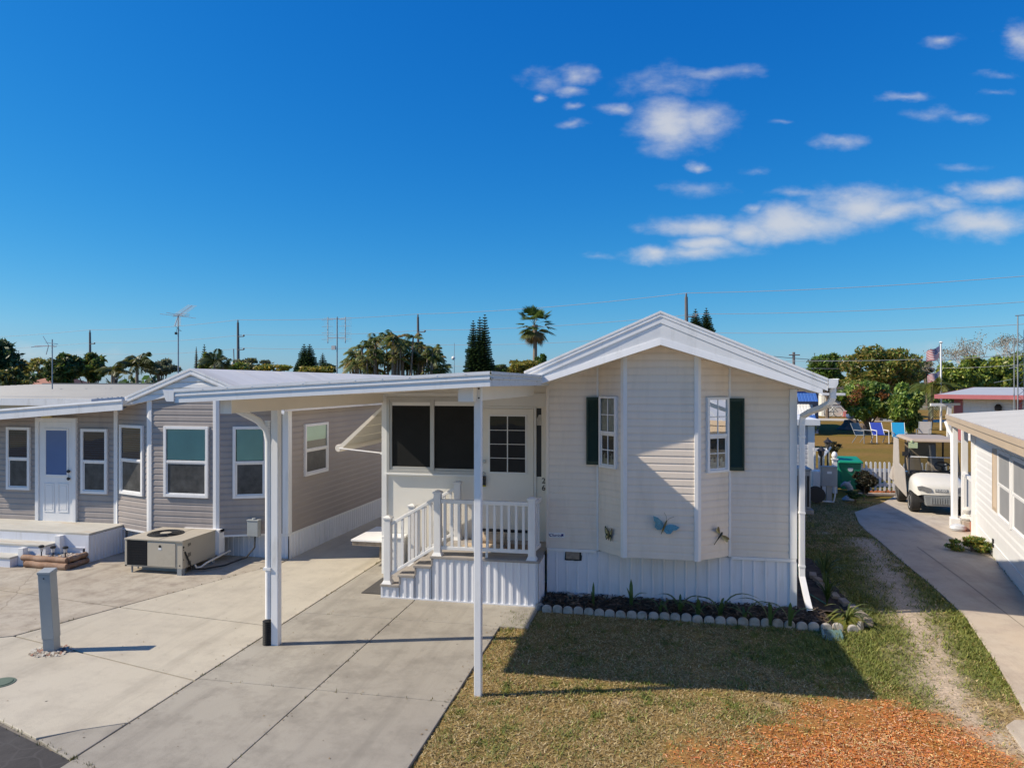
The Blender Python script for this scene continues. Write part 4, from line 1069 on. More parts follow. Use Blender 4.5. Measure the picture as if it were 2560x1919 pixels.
# white gable front, fascia, roof
YG = 10.80
wg = Wall((-9.12, YG), (-6.0, YG)); gx = lambda x: x+9.12
lo = lambda x: 2.665+.187*(x+9.1)
mb = MB(); siding(mb, wg, [(gx(-9.06), lo(-9.06)), (gx(-7.30), lo(-7.30)), (gx(-7.30), rz(-7.30)-.04), (gx(-7.76), rz(-7.76)-.04), (gx(-9.04), rz(-9.04)-.04)], .105, .030, z_start=2.62)
mb.hexa([(-9.10, YG-.03, lo(-9.1)-.05), (-7.28, YG-.03, lo(-7.28)-.05), (-7.28, YG+.10, lo(-7.28)-.05), (-9.1, YG+.10, lo(-9.1)-.05),
         (-9.10, YG-.03, lo(-9.1)), (-7.28, YG-.03, lo(-7.28)), (-7.28, YG+.10, lo(-7.28)), (-9.1, YG+.10, lo(-9.1))])
gab = mb.build('gable_siding', VINYL, lh)
YGF = 10.75
mb = MB()
for (xa, xb, xc) in ((-9.04, -7.76, -7.76), (-7.76, -6.02, -5.80)):
    zc_ = rz(xb)
    mb.hexa([(xa, YGF, rz(xa)-.05), (xb, YGF, rz(xb)-.05), (xc, 21.7, zc_-.05), (xa, 21.7, rz(xa)-.05),
             (xa, YGF, rz(xa)), (xb, YGF, rz(xb)), (xc, 21.7, zc_), (xa, 21.7, rz(xa))])
lroof = mb.build('roof', ROOFW, lh)
mb = MB(); prof = [(.0, 0), (-.02, .004), (-.02, -.03), (-.008, -.04), (-.008, -.062), (-.017, -.068), (-.017, -.10), (.0, -.115)]
for (xa, xb) in ((-9.04, -7.76), (-7.76, -6.02)): mb.extrude([(0, a, b) for a, b in prof], (xa, YGF, rz(xa)+.003), (xb, YGF, rz(xb)+.003))
mb.build('gable_fascia', WHITE_AL, lroof)
for k in range(7):
    mb = MB(); y = 12+k*1.4
    mb.hexa([(-7.70, y, rz(-7.7)+.001), (-6.05, y, rz(-6.05)+.001), (-6.05, y+.03, rz(-6.05)+.001), (-7.70, y+.03, rz(-7.7)+.001),
             (-7.70, y, rz(-7.7)+.012), (-6.05, y, rz(-6.05)+.012), (-6.05, y+.03, rz(-6.05)+.012), (-7.70, y+.03, rz(-7.7)+.012)])
    mb.build('roof_seam', ROOFW, lroof)
pz = lambda x: 2.735+.075*(x+9.04)
mb = MB(); mb.hexa([(-13.6, 10.62, pz(-13.6)-.10), (-9.0, 10.62, pz(-9.0)-.10), (-9.0, 13.0, pz(-9.0)-.10), (-13.6, 13.0, pz(-13.6)-.10),
                    (-13.6, 10.62, pz(-13.6)-.02), (-9.0, 10.62, pz(-9.0)-.02), (-9.0, 13.0, pz(-9.0)-.02), (-13.6, 13.0, pz(-13.6)-.02)])
pr = mb.build('porch_roof', SOFFIT, lh)
mb = MB(); prof = [(.0, 0), (-.025, .0), (-.03, -.03), (-.014, -.05), (-.014, -.075), (-.012, -.085), (-.012, -.185), (.01, -.185), (.01, 0)]
mb.extrude([(0, a, b) for a, b in prof], (-13.6, 10.62, pz(-13.6)), (-8.985, 10.62, pz(-8.985)), closed=True, caps=True); mb.build('gutter', WHITE_AL, pr)
for (x, y) in ((-6.65, 17.3), (-6.6, 19.2)):
    mb = MB(); zz = rz(x); mb.lathe([(.10, -.05), (.10, .10), (.17, .11), (.19, .17), (.15, .24), (.05, .27), (.0, .275)], 14, (x, y, zz)); mb.build('roof_vent', WHITE_AL, lroof, smooth=True)

# deck and steps of the grey home
dk = thing('porch_deck', (-11, 10.7, 0), 'broad white skirted porch deck with worn boards before the grey home\'s door', 'porch deck')
mb = MB(); y = 10.29
while y < 11.1: mb.box(-13.4, -9.35, y, min(y+.135, 11.13), .455, .487); y += .14
mb.build('deck_board', DECKT, dk, bevel=.002)
wf = Wall((-13.4, 10.30), (-9.36, 10.30))
mb = MB(wf.M); mb.box(0, wf.L, -.002, .016, .25, .452); mb.box(0, wf.L-.12, -.002, .010, .02, .246); mb.box(wf.L-.06, wf.L+.01, .002, .024, .0, .45); mb.box(0, wf.L-.06, .0165, .026, .235, .252)
ribbed(mb, Wall((-9.352, 10.29), (-9.352, 11.13)), 0, .84, .0, .45, .075, .008, .3)
mb.M = None; mb.v and None
mb.build('skirting', SKIRT, dk)
for (xr, ya, yb, z) in ((-10.36, 9.74, 10.03, .165), (-9.93, 10.0, 10.285, .325)):
    mb = MB(); mb.box(-13.3, xr, ya, yb, z-.03, z); mb.build('step', DECKT, dk, bevel=.003)
    mb = MB(); mb.box(-13.3, xr-.01, ya+.012, ya+.03, .0, z-.031); mb.box(xr-.03, xr-.01, ya+.03, yb, .0, z-.031); mb.build('riser', SKIRT, dk)
    mb = MB(); mb.box(xr-.005, xr+.10, yb-.14 if z < .2 else yb-.1, yb-.04 if z < .2 else yb, .0, z+.12); mb.build('step_post', VINYL, dk, bevel=.004)
pb = thing('rock_planter', (-9.75, 10.0, 0), 'low timber edged planter of white stones beside the grey home\'s steps', 'planter')
for (p, q, r) in (((-10.14, 9.83, .05), (-9.32, 9.80, .05), .055), ((-10.24, 9.87, .14), (-9.36, 9.84, .14), .05), ((-9.33, 9.82, .045), (-9.36, 10.26, .045), .045), ((-9.37, 9.86, .14), (-9.40, 10.27, .14), .048), ((-10.2, 9.88, .045), (-10.21, 10.2, .045), .045)):
    mb = MB(); p = Vector(p); q = Vector(q)
    mb.tube([p.lerp(q, t)+Vector((0, .006*math.sin(t*9), .004*math.sin(t*13))) for t in [k/8 for k in range(9)]], [r*(1+.06*math.sin(k*2.1)) for k in range(9)], 10); mb.build('timber', LOGW, pb, smooth=True)
mb = MB(); mb.box(-10.18, -9.40, 9.88, 10.28, .0, .125); mb.build('stone_bed', SOIL, pb)
N = 620; V_ = []; C_l = []
for i in range(N):
    x, y = random.uniform(-10.15, -9.42), random.uniform(9.9, 10.27); r = random.uniform(.010, .026); z = .125+random.uniform(0, .022)
    M3 = Matrix.Rotation(random.uniform(0, 6.3), 3, 'Z')
    P8 = [M3 @ Vector((a*r*random.uniform(.8, 1.3), b*r*random.uniform(.6, 1), c*r*.7)) for a, b, c in ((-1, -1, -1), (1, -1, -1), (1, 1, -1), (-1, 1, -1), (-.7, -.7, 1), (.7, -.7, 1), (.7, .7, 1), (-.7, .7, 1))]
    P8 = [p+Vector((x, y, z)) for p in P8]
    for f in ((4, 5, 6, 7), (0, 1, 5, 4), (1, 2, 6, 5), (2, 3, 7, 6), (3, 0, 4, 7)): V_ += [P8[k] for k in f]; C_l.append(random.choice([(.55, .5, .42), (.6, .57, .5), (.42, .34, .25), (.5, .33, .2), (.62, .6, .57)]))
npmesh('stones', np.array([tuple(p) for p in V_]), 4, np.array(C_l), CHIP, pb, kind='stuff')
for i, (sx, sy) in enumerate(((104, 1394), (133, 1396), (164, 1397))):
    p = G(sx, sy, .13); t = thing('solar_light', (p.x, p.y, .13), ('small solar stake light in the stone planter, nearest the steps', 'small solar stake light in the middle of the stone planter', 'small solar stake light in the stone planter, farthest from the steps')[i], 'garden light', 'solar lights in the stone planter')
    mb = MB(); mb.tube([(p.x, p.y, .12), (p.x, p.y, .24)], .009, 8); mb.build('stake', DARK, t)
    mb = MB(); mb.lathe([(.022, .24), (.028, .30), (.026, .302)], 12, (p.x, p.y, 0)); mb.build('lens', STONEW, t, smooth=True)
    mb = MB(); mb.lathe([(.026, .3025), (.044, .307), (.042, .335), (.02, .345)], 12, (p.x, p.y, 0)); mb.build('cap', DARK, t, smooth=True)

# packaged air conditioner on the patio
ac = thing('air_conditioner', (-7.8, 10.3, 0), 'tan boxy air conditioning unit on a metal stand before the grey home\'s bay', 'air conditioner')
ax0, ax1, ay0, ay1, az0, az1 = -8.31, -7.28, 9.87, 10.75, .10, .525
mb = MB(); mb.box(ax0+.09, ax1, ay0+.01, ay1, az0, az1); mb.box(ax0+.41, ax1-.12, ay0, ay0+.012, az0+.02, az1-.02); body = mb.build('body', TANMET, ac, bevel=.006)
mb = MB(); mb.box(ax0-.005, ax1+.012, ay0-.012, ay1+.01, az1+.001, az1+.022); mb.box((ax0+ax1)/2+.1, (ax0+ax1)/2+.106, ay0, ay1, az1+.0225, az1+.026); mb.build('top_panel', TANMET, ac, bevel=.005)
mb = MB(); mb.box(ax0, ax0+.035, ay0, ay0+.035, az0, az1); mb.box(ax0, ax0+.035, ay1-.04, ay1, az0, az1); mb.box(ax0, ax0+.12, ay0, ay1, az0, az0+.02); mb.build('corner_post', TANMET, ac)
mb = MB(); mb.box(ax0+.045, ax0+.40, ay0+.004, ay0+.05, az0+.025, az1-.01); mb.box(ax0+.04, ax0+.085, ay0+.05, ay1-.05, az0+.025, az1-.01); coil = mb.build('coil', DARK, ac)
mb = MB()
for k in range(17): x = ax0+.055+k*.0205; mb.box(x, x+.004, ay0-.002, ay0+.003, az0+.03, az1-.015)
for k in range(10): z = az0+.04+k*.04; mb.box(ax0+.05, ax0+.395, ay0-.0025, ay0+.0025, z, z+.004)
mb.build('grille', DARK, coil)
mb = MB(); cx, cy = ax0+.42, (ay0+ay1)/2-.02
for rr in (.10, .135, .17, .205, .24, .27):
    pts = [(cx+rr*math.cos(a), cy+rr*math.sin(a), az1+.034) for a in [2*math.pi*k/36 for k in range(37)]]; mb.tube(pts, .0038, 5, False)
for k in range(8): a = math.pi*k/4; mb.tube([(cx+.08*math.cos(a), cy+.08*math.sin(a), az1+.034), (cx+.275*math.cos(a), cy+.275*math.sin(a), az1+.034)], .004, 5)
fg = mb.build('fan_guard', DARK, ac)
mb = MB(); mb.lathe([(.28, .0226), (.28, .0235)], 36, (cx, cy, az1)); mb.build('fan_opening', BLACK, ac)
mb = MB(); mb.lathe([(.085, .030), (.085, .040), (.0, .043)], 24, (cx, cy, az1)); mb.build('fan_hub', TANMET, fg)
mb = MB()
for (x, z, r) in ((ax0+.635, az1-.085, .022),): mb.lathe([(r, -.003), (r, .0)], 16, (x, ay0-.001, z), 'y')
mb.lathe([(.011, -.003), (.011, 0)], 12, (ax1-.05, ay0+.0095, az0+.05), 'y')
for (z, r) in ((az1-.09, .018), (az1-.13, .010), (az0+.14, .009)): mb.lathe([(r, 0), (r, .003)], 12, (ax1, ay0+.035, z), 'x')
mb.build('port', BLACK, ac)
mb = MB(); mb.box(ax0+.608, ax0+.662, ay0-.003, ay0, az1-.14, az1-.108); mb.build('sticker', WHITE, ac)
for (z, h) in ((az1-.05, .05), (az1-.20, .07), (az0+.09, .07)):
    mb = MB()
    for k in range(4): mb.box(ax1, ax1+.002, ay0+.14+.02*k, ay0+.15+.02*k, z-h+.004*k, z)
    mb.build('label_print', INK, ac)
for (x0, x1, y0, y1) in ((ax1-.09, ax1-.01, ay0, ay0+.08), (ax1-.09, ax1-.01, ay1-.1, ay1-.02), (ax0+.10, ax0+.12, ay0+.02, ay0+.04), (ax0+.02, ax0+.04, ay0+.25, ay0+.27)):
    mb = MB(); mb.box(x0, x1, y0, y1, 0, az0-.001); mb.build('stand_leg', GREYMET, ac)
mb = MB(); mb.box(ax0+.15, ax1-.10, ay0+.20, ay0+.24, .0, az0-.002); mb.build('stand_rail', GREYMET, ac)
mb = MB(); mb.box(ax1-.0+.001, ax1+.07, ay1-.03, ay1+.13, az0+.02, az1+.02); mb.box(ax0+.4, ax1+.07, ay1+.012, ay1+.13, az1-.03, az1+.022); mb.build('duct', WHITE_AL, ac)
mb = MB(); mb.tube([(ax1+.004, ay0+.06, .36), (ax1+.03, ay0+.12, .20), (ax1+.06, ay0+.17, .06), (ax1+.16, ay0+.34, .03), (ax1+.34, ay0+.60, .03), (ax1+.55, ay1+.02, .10), (ax1+.62, ay1+.15, .24), (ax1+.60, ay1+.20, .42), (ax1+.58, ay1+.20, .46)], .014, 8); mb.build('power_cable', BLACK, ac, smooth=True)
mb = MB(); mb.tube([(ax1+.04, ay0+.26, .11), (ax1+.05, ay0+.28, .06), (ax1+.09, ay0+.34, .055), (ax1+.12, ay0+.44, .10), (ax1+.13, ay1-.1, .13), (ax1+.13, ay1+.2, .15)], .016, 8); mb.build('drain_pipe', SOFFIT, ac, smooth=True)
s, z = L3.px(561, 1338); q = L3.M @ Vector((s, .05, z))
eb = thing('electric_box', q, 'small grey electric disconnect box on the grey home\'s bay corner', 'electric box')
mb = MB(); x, y, zz = ax1+.58, ay1+.20, .55; mb.box(x-.10, x+.10, y-.05, y+.05, zz-.13, zz+.13); mb.build('case', GREYBOX, eb, bevel=.006)
mb = MB(); mb.box(x-.11, x+.11, y-.058, y+.052, zz+.131, zz+.15); mb.lathe([(.035, .151), (.03, .175)], 12, (x, y, zz)); mb.build('cover', GREYBOX, eb, bevel=.003)

# grey utility pedestal at the front
bl = thing('utility_pedestal', (-6.66, 6.76, 0), 'grey square metal utility pedestal standing in the pale concrete drive', 'utility pedestal')
mb = MB(); bx, by, h = -6.665, 6.80, .90
Mr = Matrix.Translation((bx, by, 0)) @ Matrix.Rotation(R(14), 4, 'Z'); mb.M = Mr
def lean(p, k=-.055): return (p[0]+k*p[2]/h, p[1], p[2])
w = .062
mb.hexa([lean(p) for p in [(-w, -w, 0), (w, -w, 0), (w, w, 0), (-w, w, 0), (-w, -w, .15), (w, -w, .15), (w, w, .15), (-w, w, .15)]]); mb.build('base', GREYBOX, bl, bevel=.005)
mb = MB(Mr); w = .067; mb.hexa([lean(p) for p in [(-w, -w, .151), (w, -w, .151), (w, w, .151), (-w, w, .151), (-w, -w, h-.03), (w, -w, h-.03), (w, w, h-.03), (-w, w, h-.03)]]); mb.build('body', GREYBOX, bl, bevel=.005)
mb = MB(Mr); w = .073; mb.hexa([lean(p) for p in [(-w, -w, h-.0295), (w, -w, h-.0295), (w, w, h-.0295), (-w, w, h-.0295), (-w, -w, h), (w, -w, h), (w, w, h+.02), (-w, w, h+.02)]]); mb.build('cap', GREYBOX, bl, bevel=.005)
mb = MB(Mr); p = lean((0, -.069, h-.07)); mb.lathe([(.008, -.004), (.008, 0)], 8, p, 'y'); mb.build('bolt', DARK, bl)
mb = MB(); mb.poly([(bx-.22, by-.10, .004), (bx-.02, by-.19, .004), (bx+.20, by-.02, .004), (bx+.24, by+.10, .004), (bx, by+.16, .004)]); gp_ = mb.build('gravel_pad', GRAVEL); tag(gp_, kind='stuff')
V_ = []; C_l = []
for i in range(240):
    a = random.uniform(0, 6.28); r = random.uniform(.06, .22); x, y = bx+.01+r*1.05*math.cos(a), by-.02+r*.8*math.sin(a); q = random.uniform(.007, .018)
    P4 = [(x-q, y-q*.7, .003), (x+q, y-q*.7, .003), (x+q*.8, y+q*.6, q*1.3), (x-q*.8, y+q*.6, q*1.3)]; V_ += P4; C_l.append(random.choice([(.35, .31, .26), (.2, .16, .12), (.45, .42, .36), (.25, .12, .08)]))
npmesh('gravel', np.array(V_), 4, np.array(C_l), CHIP, None, kind='stuff')
p = G(2, 1706); mb = MB(); mb.lathe([(.13, .001), (.13, .006), (.105, .0062), (.105, .012), (.0, .013)], 28, (p.x, p.y, 0)); tag(mb.build('drain_cover', pm('green_cover', (.12, .16, .11), .6, .1, 12), smooth=True), 'round green drain cover set in the pale concrete drive', 'drain cover')

# ------------------------------------------------------------------ ribbed roof house further left
fh = thing('mobile_home', (-14.5, 17, 0), 'low house with a grey ribbed metal roof behind the grey home', 'house')
p0 = at(-60, 1003, 15.0); p1 = at(46, 1003, 15.0); q1 = at(250, 990, 21.0)
mb = MB(); mb.box(-24, -14.05, 15.6, 24, 0, 2.45); mb.build('wall', WARMW, fh)
mb = MB(); e0 = Vector((-25, 15.2, 2.62)); e1 = Vector((-13.75, 15.2, 2.62)); r0 = Vector((-25, 25, 2.98)); r1 = Vector((-12.2, 25, 2.98))
mb.hexa([e0-Vector((0, 0, .05)), e1-Vector((0, 0, .05)), r1-Vector((0, 0, .05)), r0-Vector((0, 0, .05)), e0, e1, r1, r0])
for k in range(1, 34):
    t = k/34; a = e0.lerp(r0, t); b = e1.lerp(r1, t); b = b+(e1-r1)*.10*(1 if t > .1 else 0); h = Vector((0, 0, .022)); d_ = Vector((0, .05, .002))
    mb.hexa([a-d_, b-d_, b+d_, a+d_, a-d_*.5+h, b-d_*.5+h, b+d_*.5+h, a+d_*.5+h])
mb.box(-25, -12.2, 25.0, 25.1, 2.93, 3.03)
mb.build('roof', RIBM, fh)
mb = MB(); mb.box(-25, -13.72, 15.13, 15.18, 2.46, 2.63); mb.hexa([(-13.72, 15.13, 2.46), (-13.69, 15.13, 2.46), (-12.15, 25, 2.82), (-12.18, 25, 2.82), (-13.72, 15.13, 2.63), (-13.69, 15.13, 2.63), (-12.15, 25, 2.99), (-12.18, 25, 2.99)]); mb.build('fascia', WHITE_AL, fh)
# tiny tiled roof far behind
tr = thing('house', at(85, 955, 44), 'far house with a terracotta tiled roof among the trees', 'house')
c = at(85, 955, 44); mb = MB(); mb.box(c.x-2.3, c.x+1.5, 44, 49, 0, 2.6); mb.build('wall', WARMW, tr)
mb = MB(); mb.hexa([(c.x-2.6, 43.5, 2.6), (c.x+1.8, 43.5, 2.6), (c.x+1.8, 49.5, 2.6), (c.x-2.6, 49.5, 2.6), (c.x-1.0, 46, 3.45), (c.x+.6, 46, 3.45), (c.x+.6, 47, 3.45), (c.x-1.0, 47, 3.45)]); mb.build('roof', pm('roof_tile', (.36, .16, .10), .8, .2, 3, vs=(1, 1, 6)), tr)

# ------------------------------------------------------------------ garden bed before the cream home
bed = [(-1.50, 9.93), (-1.56, 9.50), (-1.30, 9.33), (1.75, 9.30), (2.05, 9.36), (2.12, 9.95)]
mb = MB()
V_ = []; 
xs = np.arange(-1.52, 2.14, .06); ys = np.arange(9.34, 9.96, .05)
grid_bed = np.zeros((len(ys), len(xs), 3))
for j, y in enumerate(ys):
    for i, x in enumerate(xs): grid_bed[j, i] = (x, y, .015+.03*noise.noise(Vector((x*7, y*7, 0)))+.02*noise.noise(Vector((x*19, y*19, 3)))+.03*(y-9.34)/.6)
idx = np.arange(len(xs)*len(ys)).reshape(len(ys), len(xs))
mb.v = [tuple(q) for q in grid_bed.reshape(-1, 3)]; mb.f = [tuple(f) for f in np.stack([idx[:-1, :-1], idx[:-1, 1:], idx[1:, 1:], idx[1:, :-1]], -1).reshape(-1, 4)]
tag(mb.build('garden_soil', SOIL, keep=True, smooth=False), kind='structure')
mb = MB(); ys2 = np.arange(9.97, 13.0, .07); xs2 = np.arange(1.83, 2.62, .06)
mb.v = [(x, y, .0+.03*noise.noise(Vector((x*7, y*7, 2)))+.012*noise.noise(Vector((x*19, y*19, 3)))) for y in ys2 for x in xs2]
idx = np.arange(len(xs2)*len(ys2)).reshape(len(ys2), len(xs2)); mb.f = [tuple(f) for f in np.stack([idx[:-1, :-1], idx[:-1, 1:], idx[1:, 1:], idx[1:, :-1]], -1).reshape(-1, 4)]
tag(mb.build('garden_soil', SOIL, keep=True), kind='structure')
V_ = []; C_l = []
for i in range(1500):
    x, y = random.uniform(-1.5, 2.1), random.uniform(9.36, 9.94); a = random.uniform(0, 6.3); L = random.uniform(.02, .06); w = random.uniform(.004, .012); z = .03+random.uniform(0, .05)
    dx, dy = math.cos(a)*L, math.sin(a)*L; nx, ny = -math.sin(a)*w, math.cos(a)*w; dz = random.uniform(-.02, .02)
    V_ += [(x-dx-nx, y-dy-ny, z-dz), (x+dx-nx, y+dy-ny, z+dz), (x+dx+nx, y+dy+ny, z+dz+.004), (x-dx+nx, y-dy+ny, z-dz+.004)]
    C_l.append(random.choice([(.05, .035, .022), (.10, .07, .045), (.03, .022, .015), (.16, .12, .08), (.07, .04, .02)]))
npmesh('bark_litter', np.array(V_), 4, np.array(C_l), CHIP, None, kind='stuff')
# scalloped edging blocks
edge_pts = []
xa, xb, nblk = -1.42, 2.03, 26
def edging_block(x, y, ang, first=None, label=None):
    if first is None:
        mb = MB(); w = .064; pts = [(-w, 0)]
        pts += [(w, 0), (w, .060)] + [(w*math.cos(t), .060+.052*math.sin(t)) for t in [math.pi*k/8 for k in range(1, 8)]] + [(-w, .060)]
        n = len(pts)
        mb.add([(p[0], -.025, p[1]) for p in pts]+[(p[0], .025, p[1]) for p in pts], [tuple(range(n)), tuple(range(2*n-1, n-1, -1))]+[(i, n+i, n+(i+1) % n, (i+1) % n) for i in range(n)])
        o = mb.build('edging_block', CONCB, bevel=.012)
    else: o = first.copy(); COL.objects.link(o)
    o.location = (x, y, -.034+random.uniform(-.008, .006)); o.rotation_euler = (R(random.uniform(-5, 5)), R(random.uniform(-4, 4)), ang+R(random.uniform(-5, 5)))
    return tag(o, 'scalloped concrete edging block in the row along the front garden bed', 'edging block', 'scalloped edging along the garden bed')
eb0 = None
for i in range(nblk):
    t = i/(nblk-1); x = xa+(xb-xa)*t; y = 9.31+.015*math.sin(i*.7)-.02*(t > .9)
    o = edging_block(x, y, 0, eb0); eb0 = eb0 or o
for i, (x, y, a) in enumerate(((-1.53, 9.40, 50), (-1.57, 9.54, 80), (-1.56, 9.68, 90))): edging_block(x, y, R(a), eb0)
for i, (x, y, a) in enumerate(((2.18, 9.33, -15), (2.34, 9.30, 8), (2.46, 9.42, 60))): edging_block(x, y, R(a), eb0)
# rounded stones behind
for i, (sx, sy) in enumerate(((1428, 1497), (1451, 1500), (1473, 1503), (1518, 1506))):
    p = G(sx, sy); mb = MB(); mb.lathe([(.0, .0), (.05, .01), (.062, .035), (.045, .06), (.0, .068)], 10, (0, 0, 0)); o = mb.build('garden_stone', CONCB, smooth=True); o.location = (p.x, 9.88, .03); o.rotation_euler = (0, 0, i); o.scale = (1.1, .8, .8)
    tag(o, ('leftmost of the four pale stones at the skirting in the garden bed', 'second pale stone from the left at the skirting', 'third pale stone from the left at the skirting', 'pale stone at the skirting behind the strappy plants, farthest right')[i], 'garden stone', 'pale stones along the skirting')
# strappy lily plants
def strap_plant(name, x, y, z, leaves, label, group='strappy plants in the garden bed', cols=((.05, .10, .03), (.10, .17, .05))):
    V_ = []; C_l = []
    for (az, L, up, w) in leaves:
        L *= 1.35; w *= 1.3
        d = Vector((math.cos(az), math.sin(az), 0)); n = 9; pts = []
        for k in range(n):
            t = k/(n-1); hor = L*(t*.35+.65*t*t)*(1-up); ver = L*(up*t+(1-up)*(1.25*t-1.35*t*t))
            pts.append(Vector((x, y, z))+d*hor+Vector((0, 0, max(ver, -.0))))
        sd = Vector((-d.y, d.x, 0))
        c = np.array(cols[0])+(np.array(cols[1])-np.array(cols[0]))*random.random()
        for k in range(n-1):
            w0 = w*(1-.15*abs(k/(n-1)*2-.7))*(1 if k < n-2 else .6); w1 = w*(1-.15*abs((k+1)/(n-1)*2-.7))*(1 if k+1 < n-2 else (.6 if k+1 < n-1 else .03))
            V_ += [tuple(pts[k]-sd*w0), tuple(pts[k]+sd*w0), tuple(pts[k+1]+sd*w1), tuple(pts[k+1]-sd*w1)]; C_l.append(c)
    o = npmesh(name, np.array(V_), 4, np.array(C_l), LEAF)
    return tag(o, label, 'plant', group)
PLANTS = [(1483, 1513, [(1.5, .26, .93, .014), (2.6, .18, .85, .012), (-1.4, .14, .9, .012)], 'small upright two leaved lily shoot at the left of the garden bed'),
          (1578, 1516, [(1.7, .30, .93, .020), (2.8, .25, .8, .018), (0.1, .32, .5, .018), (-1.8, .22, .75, .015), (-.2, .15, .3, .012)], 'taller lily with three stiff leaves in the left half of the garden bed'),
          (1650, 1528, [(.3, .36, .2, .017), (2.9, .34, .25, .017), (-1.2, .28, .3, .016), (1.2, .2, .5, .014)], 'low flopping lily left of centre in the garden bed'),
          (1700, 1530, [(2.7, .42, .35, .018), (.2, .46, .3, .018), (-1.5, .3, .5, .02), (1.5, .25, .7, .014), (-.6, .35, .2, .016)], 'arching lily in the middle of the garden bed'),
          (1745, 1540, [(-1.5, .26, .75, .022), (1.6, .22, .9, .012), (2.9, .38, .25, .016), (.2, .36, .25, .016)], 'lily with a broad pale front leaf, right of the bed\'s middle'),
          (1800, 1540, [(2.8, .45, .32, .018), (.15, .62, .30, .018), (-1.4, .24, .7, .022), (1.2, .3, .55, .014), (-.5, .36, .2, .016)], 'wide arching lily with one very long leaf to the right'),
          (1860, 1548, [(2.9, .4, .3, .016), (.1, .5, .3, .016), (-1.2, .26, .4, .016), (1.6, .2, .6, .012)], 'lily beneath the home\'s right corner, third from the downspout'),
          (1925, 1560, [(2.8, .55, .38, .016), (-1.6, .3, .75, .016), (.4, .4, .4, .015), (1.5, .32, .6, .014)], 'lily with long leaves beneath the right corner, second from the downspout'),
          (1975, 1562, [(-1.7, .30, .8, .018), (-1.1, .28, .7, .016), (2.9, .5, .35, .015), (.2, .42, .35, .014)], 'lily nearest the downspout in the garden bed')]
for (sx, sy, lv, lab) in PLANTS:
    p = G(sx, sy, .04); strap_plant('lily_plant', p.x, min(p.y, 9.85), .03, lv, lab)
big = []
for k in range(60): a = random.uniform(-2.9, 1.4); big.append((a, random.uniform(.15, .48), random.uniform(.05, .5), random.uniform(.006, .010)))
strap_plant('lily_plant', 2.33, 9.52, .0, big, 'large sunlit clump of yellow green strappy leaves at the home\'s right corner', 'strappy plants beside the downspout', ((.07, .11, .02), (.22, .24, .06)))
big = [(random.uniform(-2.2, 2.2), random.uniform(.22, .48), random.uniform(.4, .9), random.uniform(.004, .007)) for k in range(60)]
strap_plant('lily_plant', 2.28, 10.35, .0, big, 'tall dark grassy clump along the home\'s right wall behind the downspout', 'strappy plants beside the downspout', ((.03, .07, .015), (.08, .13, .03)))
big = [(random.uniform(-2.2, 2.2), random.uniform(.3, .6), random.uniform(.4, .9), random.uniform(.006, .010)) for k in range(40)]
strap_plant('lily_plant', 2.45, 11.3, .0, big, 'farther low grassy clump beside the garden hose', 'strappy plants beside the downspout', ((.03, .07, .015), (.09, .14, .03)))
mb = MB(); sb = [(-.09, 0), (.09, 0), (.13, .42), (-.13, .42)]
mb.add([(-.10, -.34, .0), (.10, -.34, .0), (.13, .06, .0), (-.13, .06, .0), (-.08, -.34, .02), (.08, -.34, .02), (.11, .06, .05), (-.11, .06, .05)], [(4, 5, 6, 7), (0, 1, 5, 4), (1, 2, 6, 5), (2, 3, 7, 6), (3, 0, 4, 7)])
mb.box(-.135, -.105, -.30, .06, .0, .075); mb.box(.105, .135, -.30, .06, .0, .075)
o = mb.build('splash_block', SPLASH, bevel=.006); o.scale = (.85, .8, .7); o.location = (2.06, 9.10, -.02); o.rotation_euler = (0, 0, R(-8)); tag(o, 'sea green plastic splash block in the grass below the downspout', 'splash block')
# brick edging going back along the side
bk0 = None
for i in range(9):
    x, y = 2.60+.03*math.sin(i)-.03*i, 9.62+.27*i
    if bk0 is None:
        mb = MB(); mb.box(-.05, .05, -.10, .10, 0, .07); bk0 = mb.build('edging_brick', BRICKM, bevel=.01); o = bk0
    else: o = bk0.copy(); COL.objects.link(o)
    o.location = (x, y, -.02); o.rotation_euler = (R(random.uniform(-6, 6)), R(random.uniform(-5, 5)), R(random.uniform(-12, 12))); tag(o, 'worn concrete brick in the edging row along the home\'s right side', 'brick', 'brick edging along the side of the home')
mb = MB(); pts = []
for k in range(40):
    a = k/39*2*math.pi*1.6; pts.append((1.98+.03*math.sin(a*.5)+.14*math.sin(a/3.2)**2, 11.2+.02*k/40+.12*math.cos(a), .50+.30*math.cos(a+.4)))
pts += [(2.08, 11.0, .15), (2.12, 10.7, .03), (2.25, 10.3, .02)]
mb.tube(pts, .009, 7); tag(mb.build('garden_hose', HOSEG, smooth=True), 'green garden hose looped along the cream home\'s right wall', 'garden hose')

# ------------------------------------------------------------------ the white house on the right
RP0 = Vector((6.19, 15.58, 0)); rd = Vector((-.246, -.969, 0)).normalized(); rn = Vector((rd.y, -rd.x, 0))
WR = Wall((RP0.x, RP0.y), tuple((RP0+rd*14)[:2]))
rh = thing('house', RP0, 'white clapboard house with tan fascia and a corner porch beside the right driveway', 'house')
mb = MB(); siding(mb, WR, [(0, .42), (14, .42), (14, 2.30), (0, 2.30)], .135, .014, z_start=.42)
ins = -WR.n
mb.M = WR.M; mb.quad((0, 0, 0), (0, -6, 0), (0, -6, 2.3), (0, 0, 2.3)); mb.quad((14, 0, 0), (14, -6, 0), (14, -6, 2.3), (14, 0, 2.3)); mb.M = None
mb.build('siding', VINYL, rh)
mb = MB(WR.M); mb.box(0, 14, -.03, -.004, -.03, .415); mb.box(0, 14, -.003, .008, .24, .25); mb.build('foundation', WHITE, rh)
